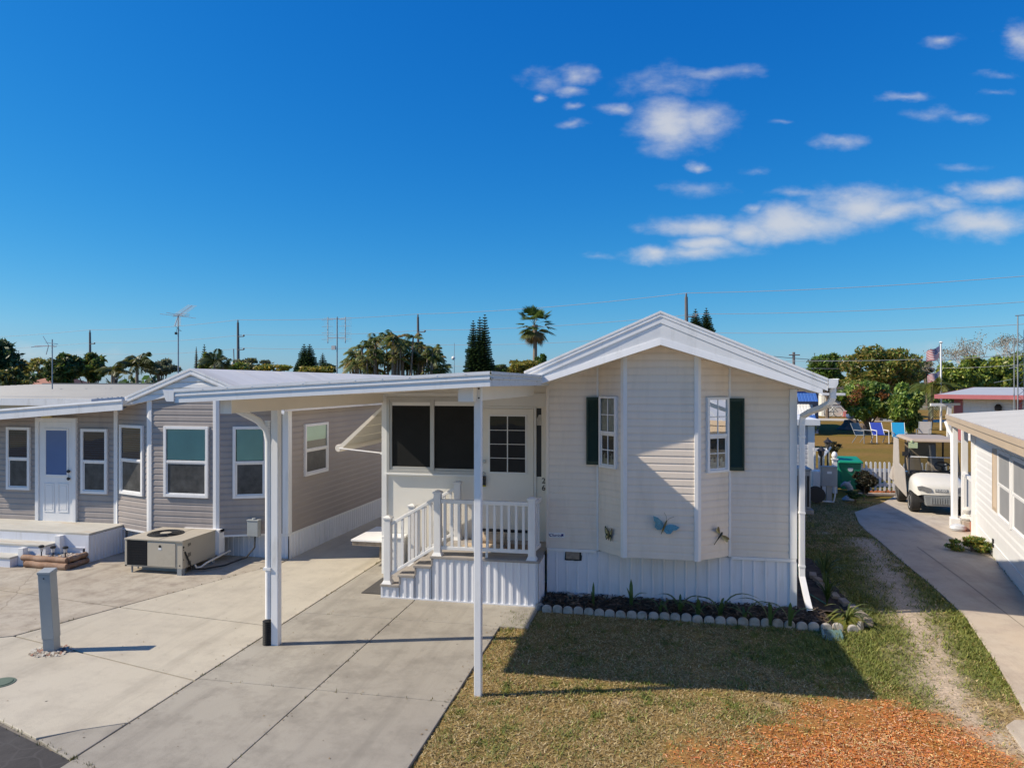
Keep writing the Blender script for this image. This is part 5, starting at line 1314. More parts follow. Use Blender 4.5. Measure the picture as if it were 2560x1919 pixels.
s, z = WR.px(2483, 1374); mb = MB(WR.M); mb.box(s-.05, s+.05, -.003, .015, .18, .32); mb.build('wall_vent', DARK, rh)
def rr(xa, ya, xb, yb):   # rectangle from the top left corner and bottom right corner pixel on the oblique wall
    s0, za = WR.px(xa, ya); s1, zb = WR.px(xb, yb); return s0, s1, zb, za
s0, s1, z0, z1 = rr(2486.5, 1108.5, 2498.7, 1239)
sh = MB(WR.M); z0 = .86; z1 = 1.90
sh.box(s0, s0+.04, .016, .04, z0, z1); sh.box(s1-.04, s1, .016, .04, z0, z1); sh.box(s0+.04, s1-.04, .016, .022, z0, z1); sh.box(s0+.04, s1-.04, .022, .039, z0, z0+.05); sh.box(s0+.04, s1-.04, .022, .039, z1-.05, z1)
z = z0+.06
while z < z1-.06: sh.hexa([(s0+.04, .022, z), (s1-.04, .022, z), (s1-.04, .036, z), (s0+.04, .036, z), (s0+.04, .022, z+.03), (s1-.04, .022, z+.03), (s1-.04, .024, z+.025), (s0+.04, .024, z+.025)]); z += .034
sh.build('shutter', TANTRIM, rh)
sw0 = WR.px(2501, 1200)[0]; sw1 = WR.px(2534, 1200)[0]; sw2 = WR.px(2538, 1200)[0]
window(rh, WR, (sw0, sw1, .80, 1.93), 'grey', 'screen', fw=.06, label='grey screened window nearest the tan shutter')
window(rh, WR, (sw2, sw2+(sw1-sw0), .80, 1.93), 'grey', 'screen', fw=.06, label='grey screened window at the edge of the picture')
# roof with tan two band fascia
O = RP0-rd*1.35+WR.n*.36
e2 = -WR.n
def rpt(a, b, z): q = O+rd*a+e2*b; return (q.x, q.y, z)
z0 = 2.33
mb = MB()
zt = lambda b: z0+.085*b
mb.hexa([rpt(0, 0, z0-.06), rpt(16, 0, z0-.06), rpt(16, 6, zt(6)-.06), rpt(0, 6, zt(6)-.06), rpt(0, 0, z0), rpt(16, 0, z0), rpt(16, 6, zt(6)), rpt(0, 6, zt(6))])
a = .2
while a < 16:
    mb.hexa([rpt(a, .02, z0+.002), rpt(a+.05, .02, z0+.002), rpt(a+.05, 6, zt(6)+.002), rpt(a, 6, zt(6)+.002), rpt(a+.015, .02, z0+.03), rpt(a+.035, .02, z0+.03), rpt(a+.035, 6, zt(6)+.03), rpt(a+.015, 6, zt(6)+.03)]); a += .30
rr_ = mb.build('roof', ROOFG, rh)
mb = MB()
mb.hexa([rpt(-.02, -.03, z0-.075), rpt(16, -.03, z0-.075), rpt(16, 0.0, z0-.075), rpt(-.02, 0.0, z0-.075), rpt(-.02, -.03, z0+.01), rpt(16, -.03, z0+.01), rpt(16, 0.0, z0+.01), rpt(-.02, .0, z0+.01)])
mb.hexa([rpt(-.02, -.012, z0-.19), rpt(16, -.012, z0-.19), rpt(16, .02, z0-.19), rpt(-.02, .02, z0-.19), rpt(-.02, -.012, z0-.076), rpt(16, -.012, z0-.076), rpt(16, .02, z0-.076), rpt(-.02, .02, z0-.076)])
mb.hexa([rpt(-.03, -.01, z0-.19), rpt(-.002, -.01, z0-.19), rpt(-.002, 6, zt(6)-.19), rpt(-.03, 6, zt(6)-.19), rpt(-.03, -.01, z0+.008), rpt(-.002, -.01, z0+.008), rpt(-.002, 6, zt(6)+.008), rpt(-.03, 6, zt(6)+.008)])
mb.build('fascia', TANTRIM, rr_)
mb = MB(); mb.hexa([rpt(.03, .03, z0-.17), rpt(16, .03, z0-.17), rpt(16, .5, z0-.16), rpt(.03, .5, z0-.16), rpt(.03, .03, z0-.16), rpt(16, .03, z0-.16), rpt(16, .5, z0-.15), rpt(.03, .5, z0-.15)]); mb.build('soffit', SOFFIT, rr_)
mb = MB(); mb.tube([rpt(.25, -.05, z0-.13), rpt(.30, .0, z0-.30), rpt(.42, .05, z0-.42), rpt(.45, .06, .1)], .035, 8); mb.build('downspout', WHITE_AL, rh, smooth=True)
# porch posts, rail panel, slab
def wpost(s, o, z1, w=.05, mat=VINYL, nm='porch_post'):
    mb = MB(WR.M); mb.box(s-w, s+w, o-w, o+w, 0, z1); return mb.build(nm, mat, rh, bevel=.006)
wpost(-.86, .26, 2.2, .045); sB = WR.px(2411, 1100)[0]; wpost(sB, .0, 2.2, .06); wpost(-.05, .02, 2.2, .055)
mb = MB(WR.M); mb.box(-.95, -.70, .18, .36, 0, .20); mb.build('post_base', VINYL, rh, bevel=.01)
mb = MB(WR.M); mb.box(sB, -.05, -.02, .05, 1.02, 1.08); mb.box(sB, -.05, -.02, .04, .22, .28); pr_ = mb.build('porch_rail', VINYL, rh)
for k in range(7): s = sB+.08+(-.13-sB-.08)*(k/6); mb = MB(WR.M); mb.box(s-.015, s+.015, -.005, .025, .28, 1.02); mb.build('baluster', VINYL, pr_)
mb = MB(WR.M); mb.box(-.52, -.06, -.5, .045, .0, .19); mb.build('porch_slab', TERRA, rh)
mb = MB(WR.M); mb.box(-.62, -.02, -.05, .05, 2.05, 2.14); mb.box(-.30, -.02, .0, .06, 1.86, 2.02); mb.build('porch_header', SOFFIT, rh)
mb = MB(WR.M); mb.box(-.16, -.02, .062, .075, 1.90, 2.05); mb.build('porch_sign', GREENB, rh)
q = WR.M @ Vector((-.62, .22, 0))
mb = MB(); mb.lathe([(.0, 0), (.16, .01), (.20, .07), (.17, .14), (.06, .18), (.0, .185)], 14, (0, 0, 0)); o = mb.build('sack', BAGP, smooth=True); o.location = WR.M @ Vector((-.42, .26, 0)); o.scale = (.8, .6, .8); tag(o, 'crumpled white and blue sack on the drive at the porch slab', 'sack')
mb = MB(); mb.lathe([(.0, .0), (.12, .01), (.14, .05), (.10, .10), (.05, .13), (.085, .17), (.09, .22), (.05, .27), (.0, .28)], 14, (0, 0, 0)); o = mb.build('garden_statue', STONEW, smooth=True); o.location = WR.M @ Vector((-.66, .06, .19)); tag(o, 'small pale rounded garden ornament beside the porch post', 'garden ornament')
mb = MB(WR.M); mb.box(-.78, -.50, -.2, .16, 0, .19); o = mb.build('porch_step', CONC_SIDE, rh, bevel=.01)

# ------------------------------------------------------------------ golf cart under the porch side of the drive
gc_o = Vector((6.42, 18.25, 0)); Mg = Matrix.Translation(gc_o) @ Matrix.Rotation(R(-7), 4, 'Z')
gc = thing('golf_cart', gc_o, 'cream golf cart with tan roof, windshield and side curtain parked on the driveway', 'golf cart')
# local: x across (picture right +), y back, front axle at y=0
def gm(): return MB(Mg)
wheels = [(-.47, 0.), (.47, 0.), (-.47, 1.5), (.47, 1.5)]
for (x, y) in wheels:
    mb = gm(); mb.lathe([(.15, -.095), (.215, -.10), (.235, -.08), (.24, 0), (.235, .08), (.215, .10), (.15, .095)], 26, (x, y, .24), 'x'); w = mb.build('wheel', TYRE, gc, smooth=True)
    mb = gm(); sg = -1 if x < 0 else 1; mb.lathe([(.0, sg*.070), (.05, sg*.085), (.06, sg*.07), (.12, sg*.075), (.148, sg*.098), (.152, sg*.05)], 20, (x, y, .24), 'x'); mb.build('hub_cap', WHITE_AL, w, smooth=True)
# front cowl as a lofted shell
mb = gm(); secs = []
for (y, w, zb, zt_, rr2) in ((-.44, .40, .46, .60, .05), (-.40, .47, .43, .68, .08), (-.28, .52, .47, .76, .10), (-.05, .54, .50, .84, .12), (.18, .54, .48, .89, .12), (.30, .53, .40, .90, .10)):
    pts = []
    n = 14
    for k in range(n+1):
        t = k/n; a = math.pi*t; cx = -math.cos(a); cz = math.sin(a)
        px_ = w*(abs(cx)**.45)*(1 if cx > 0 else -1); pz_ = zb+(zt_-zb)*(cz**.45 if cz > 0 else 0)
        pts.append((px_, y, pz_))
    secs.append(pts)
n = len(secs[0]); vs = [p for s_ in secs for p in s_]; fs = [(i*n+k, i*n+k+1, (i+1)*n+k+1, (i+1)*n+k) for i in range(len(secs)-1) for k in range(n-1)]
fs += [tuple(range(n-1, -1, -1))]
mb.add(vs, fs); cowl = mb.build('front_cowl', CARTW, gc, smooth=True)
for sg in (-1, 1):
    mb = gm(); x0 = sg*.33; mb.lathe([(.0, .02), (.07, .0), (.085, .012)], 18, (0, 0, 0), 'y')
    mb.v = []; mb.f = []; pts = [(-.15, .055), (-.06, .075), (.11, .03), (.13, -.03), (.02, -.06), (-.14, -.015)]
    mb.add([(x0-sg*p[0]*1.0, -.485+abs(x0-sg*p[0])*.10, .585+p[1]) for p in pts]+[(x0-sg*p[0], -.40+abs(x0-sg*p[0])*.10, .585+p[1]) for p in pts],
           [tuple(range(6)), (11, 10, 9, 8, 7, 6)]+[(i, 6+i, 6+(i+1) % 6, (i+1) % 6) for i in range(6)])
    mb.build('headlight', pm('headlight_glass', (.32, .32, .33), .12, .3, 40, metal=.4) if sg < 0 else MATS['headlight_glass'], gc)
mb = gm(); mb.box(-.13, .13, -.450, -.425, .53, .60); gr = mb.build('name_plate', GREYMET, gc, bevel=.008)
text_mesh(gr, 'E-Z-GO', .062, Mg @ Matrix.Translation((0, -.4515, .565)) @ Matrix(((1, 0, 0, 0), (0, 0, -1, 0), (0, 1, 0, 0), (0, 0, 0, 1))), WHITE_AL, 'lettering', .001)
mb = gm(); mb.hexa([(-.30, -.40, .20), (.30, -.40, .20), (.30, -.20, .20), (-.30, -.20, .20), (-.36, -.44, .45), (.36, -.44, .45), (.36, -.20, .45), (-.36, -.20, .45)]); bmp = mb.build('bumper', GREYMET, gc, bevel=.02)
mb = gm()
for k in range(9): x = -.20+k*.05; mb.box(x-.012, x+.012, -.448, -.38, .26, .40)
mb.build('bumper_rib', GREYMET, bmp)
mb = gm(); mb.box(-.50, .50, .25, 1.9, .24, .32); mb.box(-.40, .40, -.3, .3, .26, .42); mb.build('chassis', DARK, gc, bevel=.01)
mb = gm(); mb.hexa([(-.54, .95, .32), (.54, .95, .32), (.54, 1.95, .36), (-.54, 1.95, .36), (-.54, 1.05, .72), (.54, 1.05, .72), (.50, 1.9, .75), (-.50, 1.9, .75)]); mb.build('rear_body', CARTW, gc, bevel=.04)
mb = gm(); mb.box(-.50, .50, .82, 1.22, .70, .80); st_ = mb.build('seat', CARTT, gc, bevel=.04)
for sg in (-1, 1):
    mb = gm(); mb.hexa([(sg*.26-.22, 1.20, .82), (sg*.26+.22, 1.20, .82), (sg*.26+.22, 1.28, .82), (sg*.26-.22, 1.28, .82), (sg*.26-.17, 1.28, 1.17), (sg*.26+.17, 1.28, 1.17), (sg*.26+.17, 1.34, 1.17), (sg*.26-.17, 1.34, 1.17)]); mb.build('seat_back', CARTT, gc, bevel=.04)
mb = gm(); mb.box(-.52, .52, .26, .50, .82, .92); mb.build('dashboard', DARK, gc, bevel=.03)
mb = gm(); c_ = Vector((.24, .52, 1.02)); ax = Vector((0, -.55, .83)).normalized(); u_ = Vector((1, 0, 0)); v_ = ax.cross(u_)
mb.tube([c_+u_*.17*math.cos(a)+v_*.17*math.sin(a) for a in [2*math.pi*k/24 for k in range(25)]], .017, 8, False)
for a in (.5, 2.6, 4.7): mb.tube([c_, c_+u_*.17*math.cos(a)+v_*.17*math.sin(a)], .014, 6)
mb.tube([c_, c_-ax*.28], .025, 8); mb.build('steering_wheel', DARK, gc, smooth=True)
for sg in (-1, 1):
    mb = gm(); mb.tube([(sg*.53, .24, .86), (sg*.51, .34, 1.25), (sg*.49, .42, 1.62)], .022, 8); mb.build('front_strut', DARK, gc, smooth=True)
    mb = gm(); mb.tube([(sg*.52, 1.75, .72), (sg*.51, 1.70, 1.62)], .022, 8); mb.build('rear_strut', DARK, gc, smooth=True)
mb = gm(); mb.quad((-.50, .252, .92), (.50, .252, .92), (.47, .40, 1.61), (-.47, .40, 1.61)); ws = mb.build('windshield', GLASSC, gc)
mb = gm(); mb.tube([(-.50, .325, 1.255), (.50, .325, 1.255)], .012, 6); mb.build('windshield_bar', WHITE_AL, ws)
mb = gm(); mb.hexa([(-.55, .10, 1.63), (.55, .10, 1.63), (.55, 1.90, 1.63), (-.55, 1.90, 1.63), (-.49, .16, 1.70), (.49, .16, 1.70), (.49, 1.82, 1.70), (-.49, 1.82, 1.70)]); mb.build('roof', CARTT, gc, bevel=.03)
mb = gm(); mb.hexa([(-.58, .30, .30), (-.56, .30, .30), (-.56, 1.90, .42), (-.58, 1.90, .42), (-.60, .45, .95), (-.58, .45, .95), (-.58, 1.85, 1.05), (-.60, 1.85, 1.05)])
mb.hexa([(-.60, 1.1, .952), (-.58, 1.1, .952), (-.58, 1.85, 1.055), (-.60, 1.85, 1.055), (-.585, 1.30, 1.62), (-.565, 1.30, 1.62), (-.565, 1.85, 1.62), (-.585, 1.85, 1.62)]); mb.build('side_curtain', pm('curtain_vinyl', (.50, .45, .40), .5, .08, 6), gc)
mb = gm(); mb.quad((-.588, .47, .97), (-.588, 1.08, .97), (-.575, 1.28, 1.60), (-.575, .50, 1.60)); mb.build('curtain_window', GLASSC, gc)
mb = gm(); mb.hexa([(-.64, 1.8, .50), (-.56, 1.8, .50), (-.50, 2.10, .55), (-.66, 2.10, .55), (-.62, 1.82, .85), (-.56, 1.82, .85), (-.52, 1.9, .85), (-.62, 1.9, .85)]); mb.build('rear_flap', MATS['curtain_vinyl'], gc, bevel=.01)
mb = gm(); mb.box(-.36, .36, 1.72, 1.74, 1.12, 1.50); mb.build('rear_curtain', CARTT, gc)
mb = gm(); mb.box(-.57, -.38, .06, .085, 1.48, 1.62); mb.tube([(-.5, .07, 1.62), (-.5, .07, 1.66)], .03, 8); mb.build('hanging_card', pm('pale_green_card', (.50, .58, .33), .7), gc, bevel=.004)
mb = gm(); mb.box(-.66, -.52, .30, .33, 1.27, 1.37); mb.tube([(-.53, .33, 1.22), (-.6, .31, 1.27)], .012, 6); mb.build('mirror', DARK, gc)

# ------------------------------------------------------------------ foliage builders
def quads_from(centers, dirs, sides, L, Wd):
    """leaf diamonds: centre, long direction, side direction"""
    a = centers-dirs*L[:, None]; b = centers+sides*Wd[:, None]; c = centers+dirs*L[:, None]; d = centers-sides*Wd[:, None]
    return np.stack([a, b, c, d], 1).reshape(-1, 3)
def rand_unit(n):
    v = rng.normal(size=(n, 3)); return v/np.linalg.norm(v, axis=1)[:, None]
def perp(d):
    r = rand_unit(len(d)); s = np.cross(d, r); return s/np.maximum(1e-6, np.linalg.norm(s, axis=1))[:, None]
def pick(cols, n, jit=.25):
    c = np.array(cols)[rng.integers(0, len(cols), n)]; return np.clip(c*(1+rng.uniform(-jit, jit, (n, 1))), 0, 1)
def crown(clumps, per, leaf, cols, droop=0., jit=.25, clump_tint=.25, shell=.55):
    """clumps: (x, y, z, rx, ry, rz); leaves lie in the outer part of every clump"""
    V_ = []; C_ = []
    for (x, y, z, rx, ry, rz_) in clumps:
        n = per; u = rand_unit(n); r = shell+(1-shell)*rng.random(n)**.6
        c = np.array((x, y, z))+u*r[:, None]*np.array((rx, ry, rz_))*(1+.12*rng.normal(size=(n, 1)))
        d = rand_unit(n)*.8+u*.5; d[:, 2] -= droop; d /= np.linalg.norm(d, axis=1)[:, None]
        s = perp(d); L = leaf*rng.uniform(.6, 1.3, n)
        V_.append(quads_from(c, d, s, L, L*.42)); C_.append(pick(cols, n, jit)*(1+clump_tint*rng.uniform(-1, 1)))
    return np.concatenate(V_), np.clip(np.concatenate(C_), 0, 1)
def limb_tree(root, base, clumps, r0, fork=.35, lean=(0, 0), mat=BARK):
    base = Vector(base); cz = np.mean([c[2] for c in clumps]); cx = np.mean([c[0] for c in clumps]); cy = np.mean([c[1] for c in clumps])
    top = base.lerp(Vector((cx, cy, cz)), fork)
    mb = MB(); mb.tube([base-Vector((0, 0, .1)), base.lerp(top, .5)+Vector((lean[0]*.3, lean[1]*.3, 0)), top], [r0*1.2, r0, r0*.8], 8)
    for c in clumps[::max(1, len(clumps)//9)]:
        e = Vector(c[:3]); m = top.lerp(e, .5)+Vector((0, 0, .08*(e-top).length)); mb.tube([top, m, e], [r0*.55, r0*.32, r0*.1], 6)
    return mb.build('trunk', mat, root, smooth=True)
def leafy_tree(name, base, cx, cz, rx, rz_, cols, label, cat='tree', group=None, nclump=26, per=130, leaf=.16, droop=0., r0=.14, fork=.4, ry=None, clr=.36, shape=0., seed=0):
    rs = np.random.default_rng(seed+11)
    root = thing(name, base, label, cat, group); bx, by = base[0], base[1]; ry = ry or rx*.8
    cl = []
    for k in range(nclump):
        u = rs.normal(size=3); u /= np.linalg.norm(u); r = .35+.55*rs.random()**.5
        zz = u[2]*r
        wid = 1-shape*max(0, zz)
        s = clr*rs.uniform(.65, 1.15)
        cl.append((cx+u[0]*r*rx*wid, by+u[1]*r*ry*wid, cz+zz*rz_, rx*s, ry*s, rz_*s*rs.uniform(.7, 1.)))
    V_, C_ = crown(cl, per, leaf, cols, droop)
    limb_tree(root, base, cl, r0, fork)
    npmesh('crown', V_, 4, C_, LEAF, root)
    return root
def px_tree(name, sx, sy, hw, hh, zc, cols, label, **k):
    """crown centred on photo pixel (sx, sy), half sizes in photo pixels, at depth zc"""
    p = dep(sx, sy, zc); m = zc/FP
    return leafy_tree(name, (p.x, p.y, 0), p.x, p.z, hw*m, hh*m, cols, label, **k)
def feather(V_, C_, base, az, L, el, sag, w, col, n=18, lw=.03, leaflet=.32, vee=.5, roll=0):
    """palm frond: arching rib with leaflets on both sides"""
    d = np.array((math.cos(az), math.sin(az))); pts = []
    for k in range(n+1):
        t = k/n; pts.append(np.array((base[0]+d[0]*L*t*math.cos(el)*(1-.12*t), base[1]+d[1]*L*t*math.cos(el)*(1-.12*t), base[2]+L*(t*math.sin(el)-sag*t*t))))
    side = np.array((-d[1], d[0], 0.))
    for k in range(1, n):
        t = k/n; T = pts[k+1]-pts[k-1]; T = T/np.linalg.norm(T); up = np.cross(side, T); ll = leaflet*L*math.sin(math.pi*(.12+.83*t))**.7
        for s in (-1, 1):
            dr = side*s*.8+T*.55-up*0+np.array((0, 0, -vee*(.5+.5*rng.random())))+up*.15; dr = dr/np.linalg.norm(dr)
            a = pts[k]; b = a+dr*ll*rng.uniform(.85, 1.1); b[2] -= ll*.15
            m = (a+b)/2+np.array((0, 0, ll*.05)); wv = T*w
            V_ += [a, m-wv, b, m+wv]; C_.append(np.clip(np.array(col)*rng.uniform(.75, 1.25), 0, 1))
    for k in range(n):
        V_ += [pts[k]-side*lw*(1-k/n*.8), pts[k]+side*lw*(1-k/n*.8), pts[k+1]+side*lw*(1-(k+1)/n*.8), pts[k+1]-side*lw*(1-(k+1)/n*.8)]; C_.append(np.array((.22, .20, .06)))
GRN = [(0.109, 0.191, 0.038), (0.155, 0.264, 0.048), (0.230, 0.339, 0.062), (0.078, 0.138, 0.038)]
DKG = [(0.042, 0.069, 0.028), (0.059, 0.097, 0.034), (0.080, 0.127, 0.042)]
OLV = [(0.254, 0.240, 0.057), (0.339, 0.282, 0.062), (0.198, 0.212, 0.051), (0.423, 0.324, 0.084)]
YEL = [(0.307, 0.271, 0.040), (0.217, 0.236, 0.036), (0.164, 0.181, 0.036), (0.399, 0.290, 0.054)]
GRYG = [(0.164, 0.182, 0.109), (0.109, 0.137, 0.082), (0.200, 0.200, 0.127)]

# ------------------------------------------------------------------ trees along the left horizon
px_tree('broadleaf_tree', -8, 935, 62, 85, 40, DKG, 'tall very dark leafy tree at the left edge of the picture', nclump=34, per=130, leaf=.17, seed=1)
px_tree('broadleaf_tree', 30, 950, 50, 28, 38, DKG+OLV[:2], 'low dark bushy tree under the tall dark one at the left edge', nclump=18, per=110, leaf=.14, seed=2)
px_tree('broadleaf_tree', 82, 925, 40, 32, 70, OLV, 'pale olive thin crowned tree behind the left aerial', nclump=20, per=110, leaf=.2, seed=3)
px_tree('broadleaf_tree', 155, 922, 48, 38, 40, DKG+GRN[:1]+OLV[:1], 'broad dark green tree just right of the left aerial', nclump=30, per=140, leaf=.16, seed=4)
px_tree('broadleaf_tree', 226, 918, 38, 38, 42, DKG+GRN[:2]+OLV[:2], 'dark green tree with yellowish top below the left utility pole', nclump=28, per=140, leaf=.16, seed=5)
px_tree('broadleaf_tree', 288, 925, 16, 14, 60, DKG+GRYG, 'small dark rounded tree between the dark trees and the arching palm', nclump=12, per=80, leaf=.2, seed=6)
px_tree('broadleaf_tree', 402, 918, 42, 20, 62, GRYG, 'grey green spreading tree left of the tall aerial mast', nclump=24, per=110, leaf=.18, seed=7)
px_tree('broadleaf_tree', 515, 908, 20, 26, 60, GRN+OLV, 'bright leafy tree below the thin conifers right of the aerial mast', nclump=18, per=110, leaf=.18, shape=.6, seed=8)
px_tree('broadleaf_tree', 628, 912, 46, 17, 75, GRYG+OLV[:1], 'flat domed grey brown tree right of the street light pole', nclump=22, per=110, leaf=.22, seed=9)
px_tree('broadleaf_tree', 580, 918, 40, 12, 55, YEL+GRN, 'yellow green hedge like tree at the foot of the street light pole', nclump=18, per=100, leaf=.16, seed=10)
px_tree('broadleaf_tree', 680, 921, 44, 10, 55, YEL+GRN[:1], 'low golden green bush row behind the white roof', nclump=18, per=90, leaf=.16, seed=11)
px_tree('broadleaf_tree', 790, 926, 46, 10, 52, YEL, 'golden bush below the dark conifers behind the white roof', nclump=18, per=90, leaf=.16, seed=12)
px_tree('broadleaf_tree', 822, 920, 20, 12, 60, DKG, 'small dark rounded tree right of the smaller conifer', nclump=12, per=80, leaf=.18, seed=13)
px_tree('broadleaf_tree', 1250, 922, 22, 10, 60, GRN+GRYG, 'low green bush right of the tall twin topped conifer', nclump=14, per=80, leaf=.17, seed=14)
px_tree('broadleaf_tree', 1320, 918, 48, 18, 50, YEL+OLV, 'golden leafy bush at the foot of the fan palm', nclump=24, per=110, leaf=.16, seed=15)
px_tree('broadleaf_tree', 1352, 898, 14, 12, 56, GRN, 'small green tree at the fan palm\'s trunk', nclump=12, per=80, leaf=.16, seed=16)
def palm(name, sx, sy_crown, zc, L, nf, cols, label, trunk_r=.16, spread=(.1, 1.1), sag=.55, cat='palm tree', leaflet=.30, w=.03, group=None, base=None, nl=18):
    p = dep(sx, sy_crown, zc); b = base or Vector((p.x, p.y, 0))
    t = thing(name, (b.x, b.y, 0), label, cat, group)
    mb = MB(); b = Vector((b.x, b.y, 0)); n = 7
    mb.tube([b.lerp(p, k/n)+Vector((.05*math.sin(k*.8), 0, 0)) for k in range(n+1)], [trunk_r*(1.35-.5*k/n) for k in range(n+1)], 9); mb.build('trunk', PALMBARK, t, smooth=True)
    V_ = []; C_ = []
    for k in range(nf):
        az = 2*math.pi*k/nf*1.618*2.4+rng.uniform(-.2, .2); e = rng.uniform(*spread)
        feather(V_, C_, (p.x, p.y, p.z), az, L*rng.uniform(.8, 1.1), e, sag*rng.uniform(.7, 1.25), w*L, cols[k % len(cols)], n=nl, leaflet=leaflet, lw=.012*L)
    npmesh('crown', np.array(V_), 4, np.array(C_), LEAF, t); return t
palm('feather_palm', 283, 925, 34, .95, 16, [(.12, .13, .02), (.20, .17, .05), (.08, .10, .02)], 'small yellow green palm left of the big arching palm', trunk_r=.06)
palm('feather_palm', 345, 912, 36, 1.35, 18, [(.10, .12, .025), (.14, .14, .04), (.06, .08, .02)], 'arching feather palm left of the tall aerial mast', trunk_r=.08, spread=(.0, 1.3))
palm('feather_palm', 538, 905, 45, 1.5, 12, [(.05, .08, .03), (.07, .10, .04)], 'wind swept palm between the thin conifers and the street light pole', trunk_r=.08, spread=(.4, 1.5))
palm('feather_palm', 558, 915, 46, 1.1, 12, [(.06, .09, .03), (.09, .11, .03)], 'low palm left of the street light pole', trunk_r=.06)
# clustering palm: one dense clump of stems
ap = dep(990, 935, 38); t = thing('cluster_palm', (ap.x, ap.y, 0), 'big dense clump of bronze green feather palms behind the carport roof', 'palm tree')
mb = MB(); V_ = []; C_ = []; m = 38/FP
PC = [(.15, .185, .045), (.19, .21, .055), (.23, .22, .065), (.32, .24, .08), (.11, .145, .035), (.17, .20, .05), (.13, .165, .04)]
for k in range(84):
    fx = random.uniform(-1, 1); sx = 990+fx*118; top_y = 838+58*abs(fx)**2.2+random.uniform(0, 62)**1.0
    if k > 58: top_y = 905+random.uniform(-15, 20)
    p = dep(sx, top_y, 38+random.uniform(-2.2, 2.2)); b = Vector((p.x+(ap.x-p.x)*.25, p.y, 0))
    mb.tube([b, b.lerp(p, .6)+Vector((0, 0, 0)), p], [.06, .05, .04], 6)
    for j in range(9):
        feather(V_, C_, (p.x, p.y, p.z), random.uniform(0, 6.28), random.uniform(.65, 1.1), random.uniform(.2, 1.2), random.uniform(.45, .95), .028, random.choice(PC), n=17, leaflet=.30, lw=.012)
mb.build('stem', PALMBARK, t, smooth=True); npmesh('crown', np.array(V_), 4, np.array(C_), LEAF, t)
# fan palm
fp = dep(1336, 812, 58); t = thing('fan_palm', (fp.x-.1, fp.y, 0), 'tall single fan palm against the sky left of the white gable', 'palm tree')
mb = MB(); b = Vector((fp.x-.15, fp.y, 0)); n = 8
mb.tube([b.lerp(fp, k/n)+Vector((.10*math.sin(k/n*2.5), 0, 0)) for k in range(n+1)], [.26-.12*k/n for k in range(n)]+[.22], 10); mb.build('trunk', PALMBARK, t, smooth=True)
V_ = []; C_ = []; FPm = 58/FP
for k in range(36):
    az = k*2.4+rng.uniform(-.3, .3); el = 1.5-2.75*(k/36)+rng.uniform(-.15, .15); pl = rng.uniform(.75, 1.15); fr = rng.uniform(.78, 1.0)
    d = np.array((math.cos(az)*math.cos(el), math.sin(az)*math.cos(el), math.sin(el))); c = np.array(fp)+d*pl; s = np.cross(d, (0, 0, 1.)); s = s/np.linalg.norm(s); up = np.cross(s, d)
    V_ += [np.array(fp)-s*.02, np.array(fp)+s*.02, c+s*.012, c-s*.012]; C_.append(np.array((.16, .15, .05)))
    col = (.10, .15, .03) if k < 24 else ((.14, .15, .04) if k < 31 else (.26, .19, .09))
    for j in range(-8, 9):
        a = j/8*1.25; dr = d*math.cos(a)+s*math.sin(a); e = c+dr*fr*(1-.12*abs(j/8)); e = e+np.array((0, 0, -.16*fr-.1*rng.random()*fr))
        mdl = c+(e-c)*.55+up*.02; wv = np.cross(dr, up)*.055; V_ += [c, mdl-wv, e, mdl+wv]; C_.append(np.clip(np.array(col)*rng.uniform(.75, 1.3), 0, 1))
npmesh('crown', np.array(V_), 4, np.array(C_), LEAF, t)
# araucaria conifers
def norfolk(sx, sy_top, sy_base, zc, wpx, label, cols=DKG, tops=((0, 0),), tiers=20, dense=8, full=1.0):
    p = dep(sx, sy_top, zc); m = zc/FP; t = thing('norfolk_pine', (p.x, p.y, 0), label, 'conifer', 'conifers on the horizon')
    mb = MB(); V_ = []; C_ = []
    zb = max(.4, CAMZ+(959.5-sy_base)*m)
    for (dx, dz) in tops:
        x = p.x+dx*m; zt = p.z+dz*m; mb.tube([(p.x, p.y, 0), (x, p.y, zb+.3), (x, p.y, zt)], [.16, .13, .02], 7)
        for i in range(tiers):
            f = i/(tiers-1); z = zt-(zt-zb)*f**.92; R_ = wpx*m*(.10+.90*f**.75)*full*(.85+.3*rng.random())/(1 if len(tops) == 1 else 1.25)
            nb = dense
            for k in range(nb):
                a = 2*math.pi*(k+.37*i)/nb+rng.uniform(-.15, .15); d = np.array((math.cos(a), math.sin(a), .28-.22*f)); d = d/np.linalg.norm(d)
                s = np.array((-d[1], d[0], 0.)); A = np.array((x, p.y, z)); n = 7
                for q in range(n):
                    c = A+d*R_*(q+.8)/n+np.array((0, 0, .05*R_*(q/n)**2)); w = R_*.27*(1-.45*q/n)+.06; L = R_/n*.9
                    col = np.clip(np.array(cols[rng.integers(len(cols))])*rng.uniform(.7, 1.3), 0, 1)
                    V_ += [c-d*L, c+s*w, c+d*L*1.3, c-s*w]; C_.append(col)
                    V_ += [c-d*L, c+np.array((0, 0, w*.7)), c+d*L*1.2, c-np.array((0, 0, w*.45))]; C_.append(col)
    mb.build('trunk', BARK, t, smooth=True); npmesh('crown', np.array(V_), 4, np.array(C_), LEAF, t); return t
norfolk(1218, 788, 940, 58, 32, 'tall dark twin topped araucaria between the palm clump and the fan palm', tops=((-6, 0), (-19, -6), (-36, -14)), tiers=26, dense=9)
norfolk(765, 862, 935, 62, 28, 'broad dark rounded topped conifer left of the grid aerial', tops=((-5, 0), (10, 0)), tiers=16, dense=9, full=1.1)
norfolk(807, 884, 935, 66, 16, 'smaller dark conifer just left of the grid aerial\'s mast', tiers=12)
norfolk(491, 868, 935, 70, 7, 'very thin pale conifer right of the tall aerial mast', cols=GRYG, tiers=16)
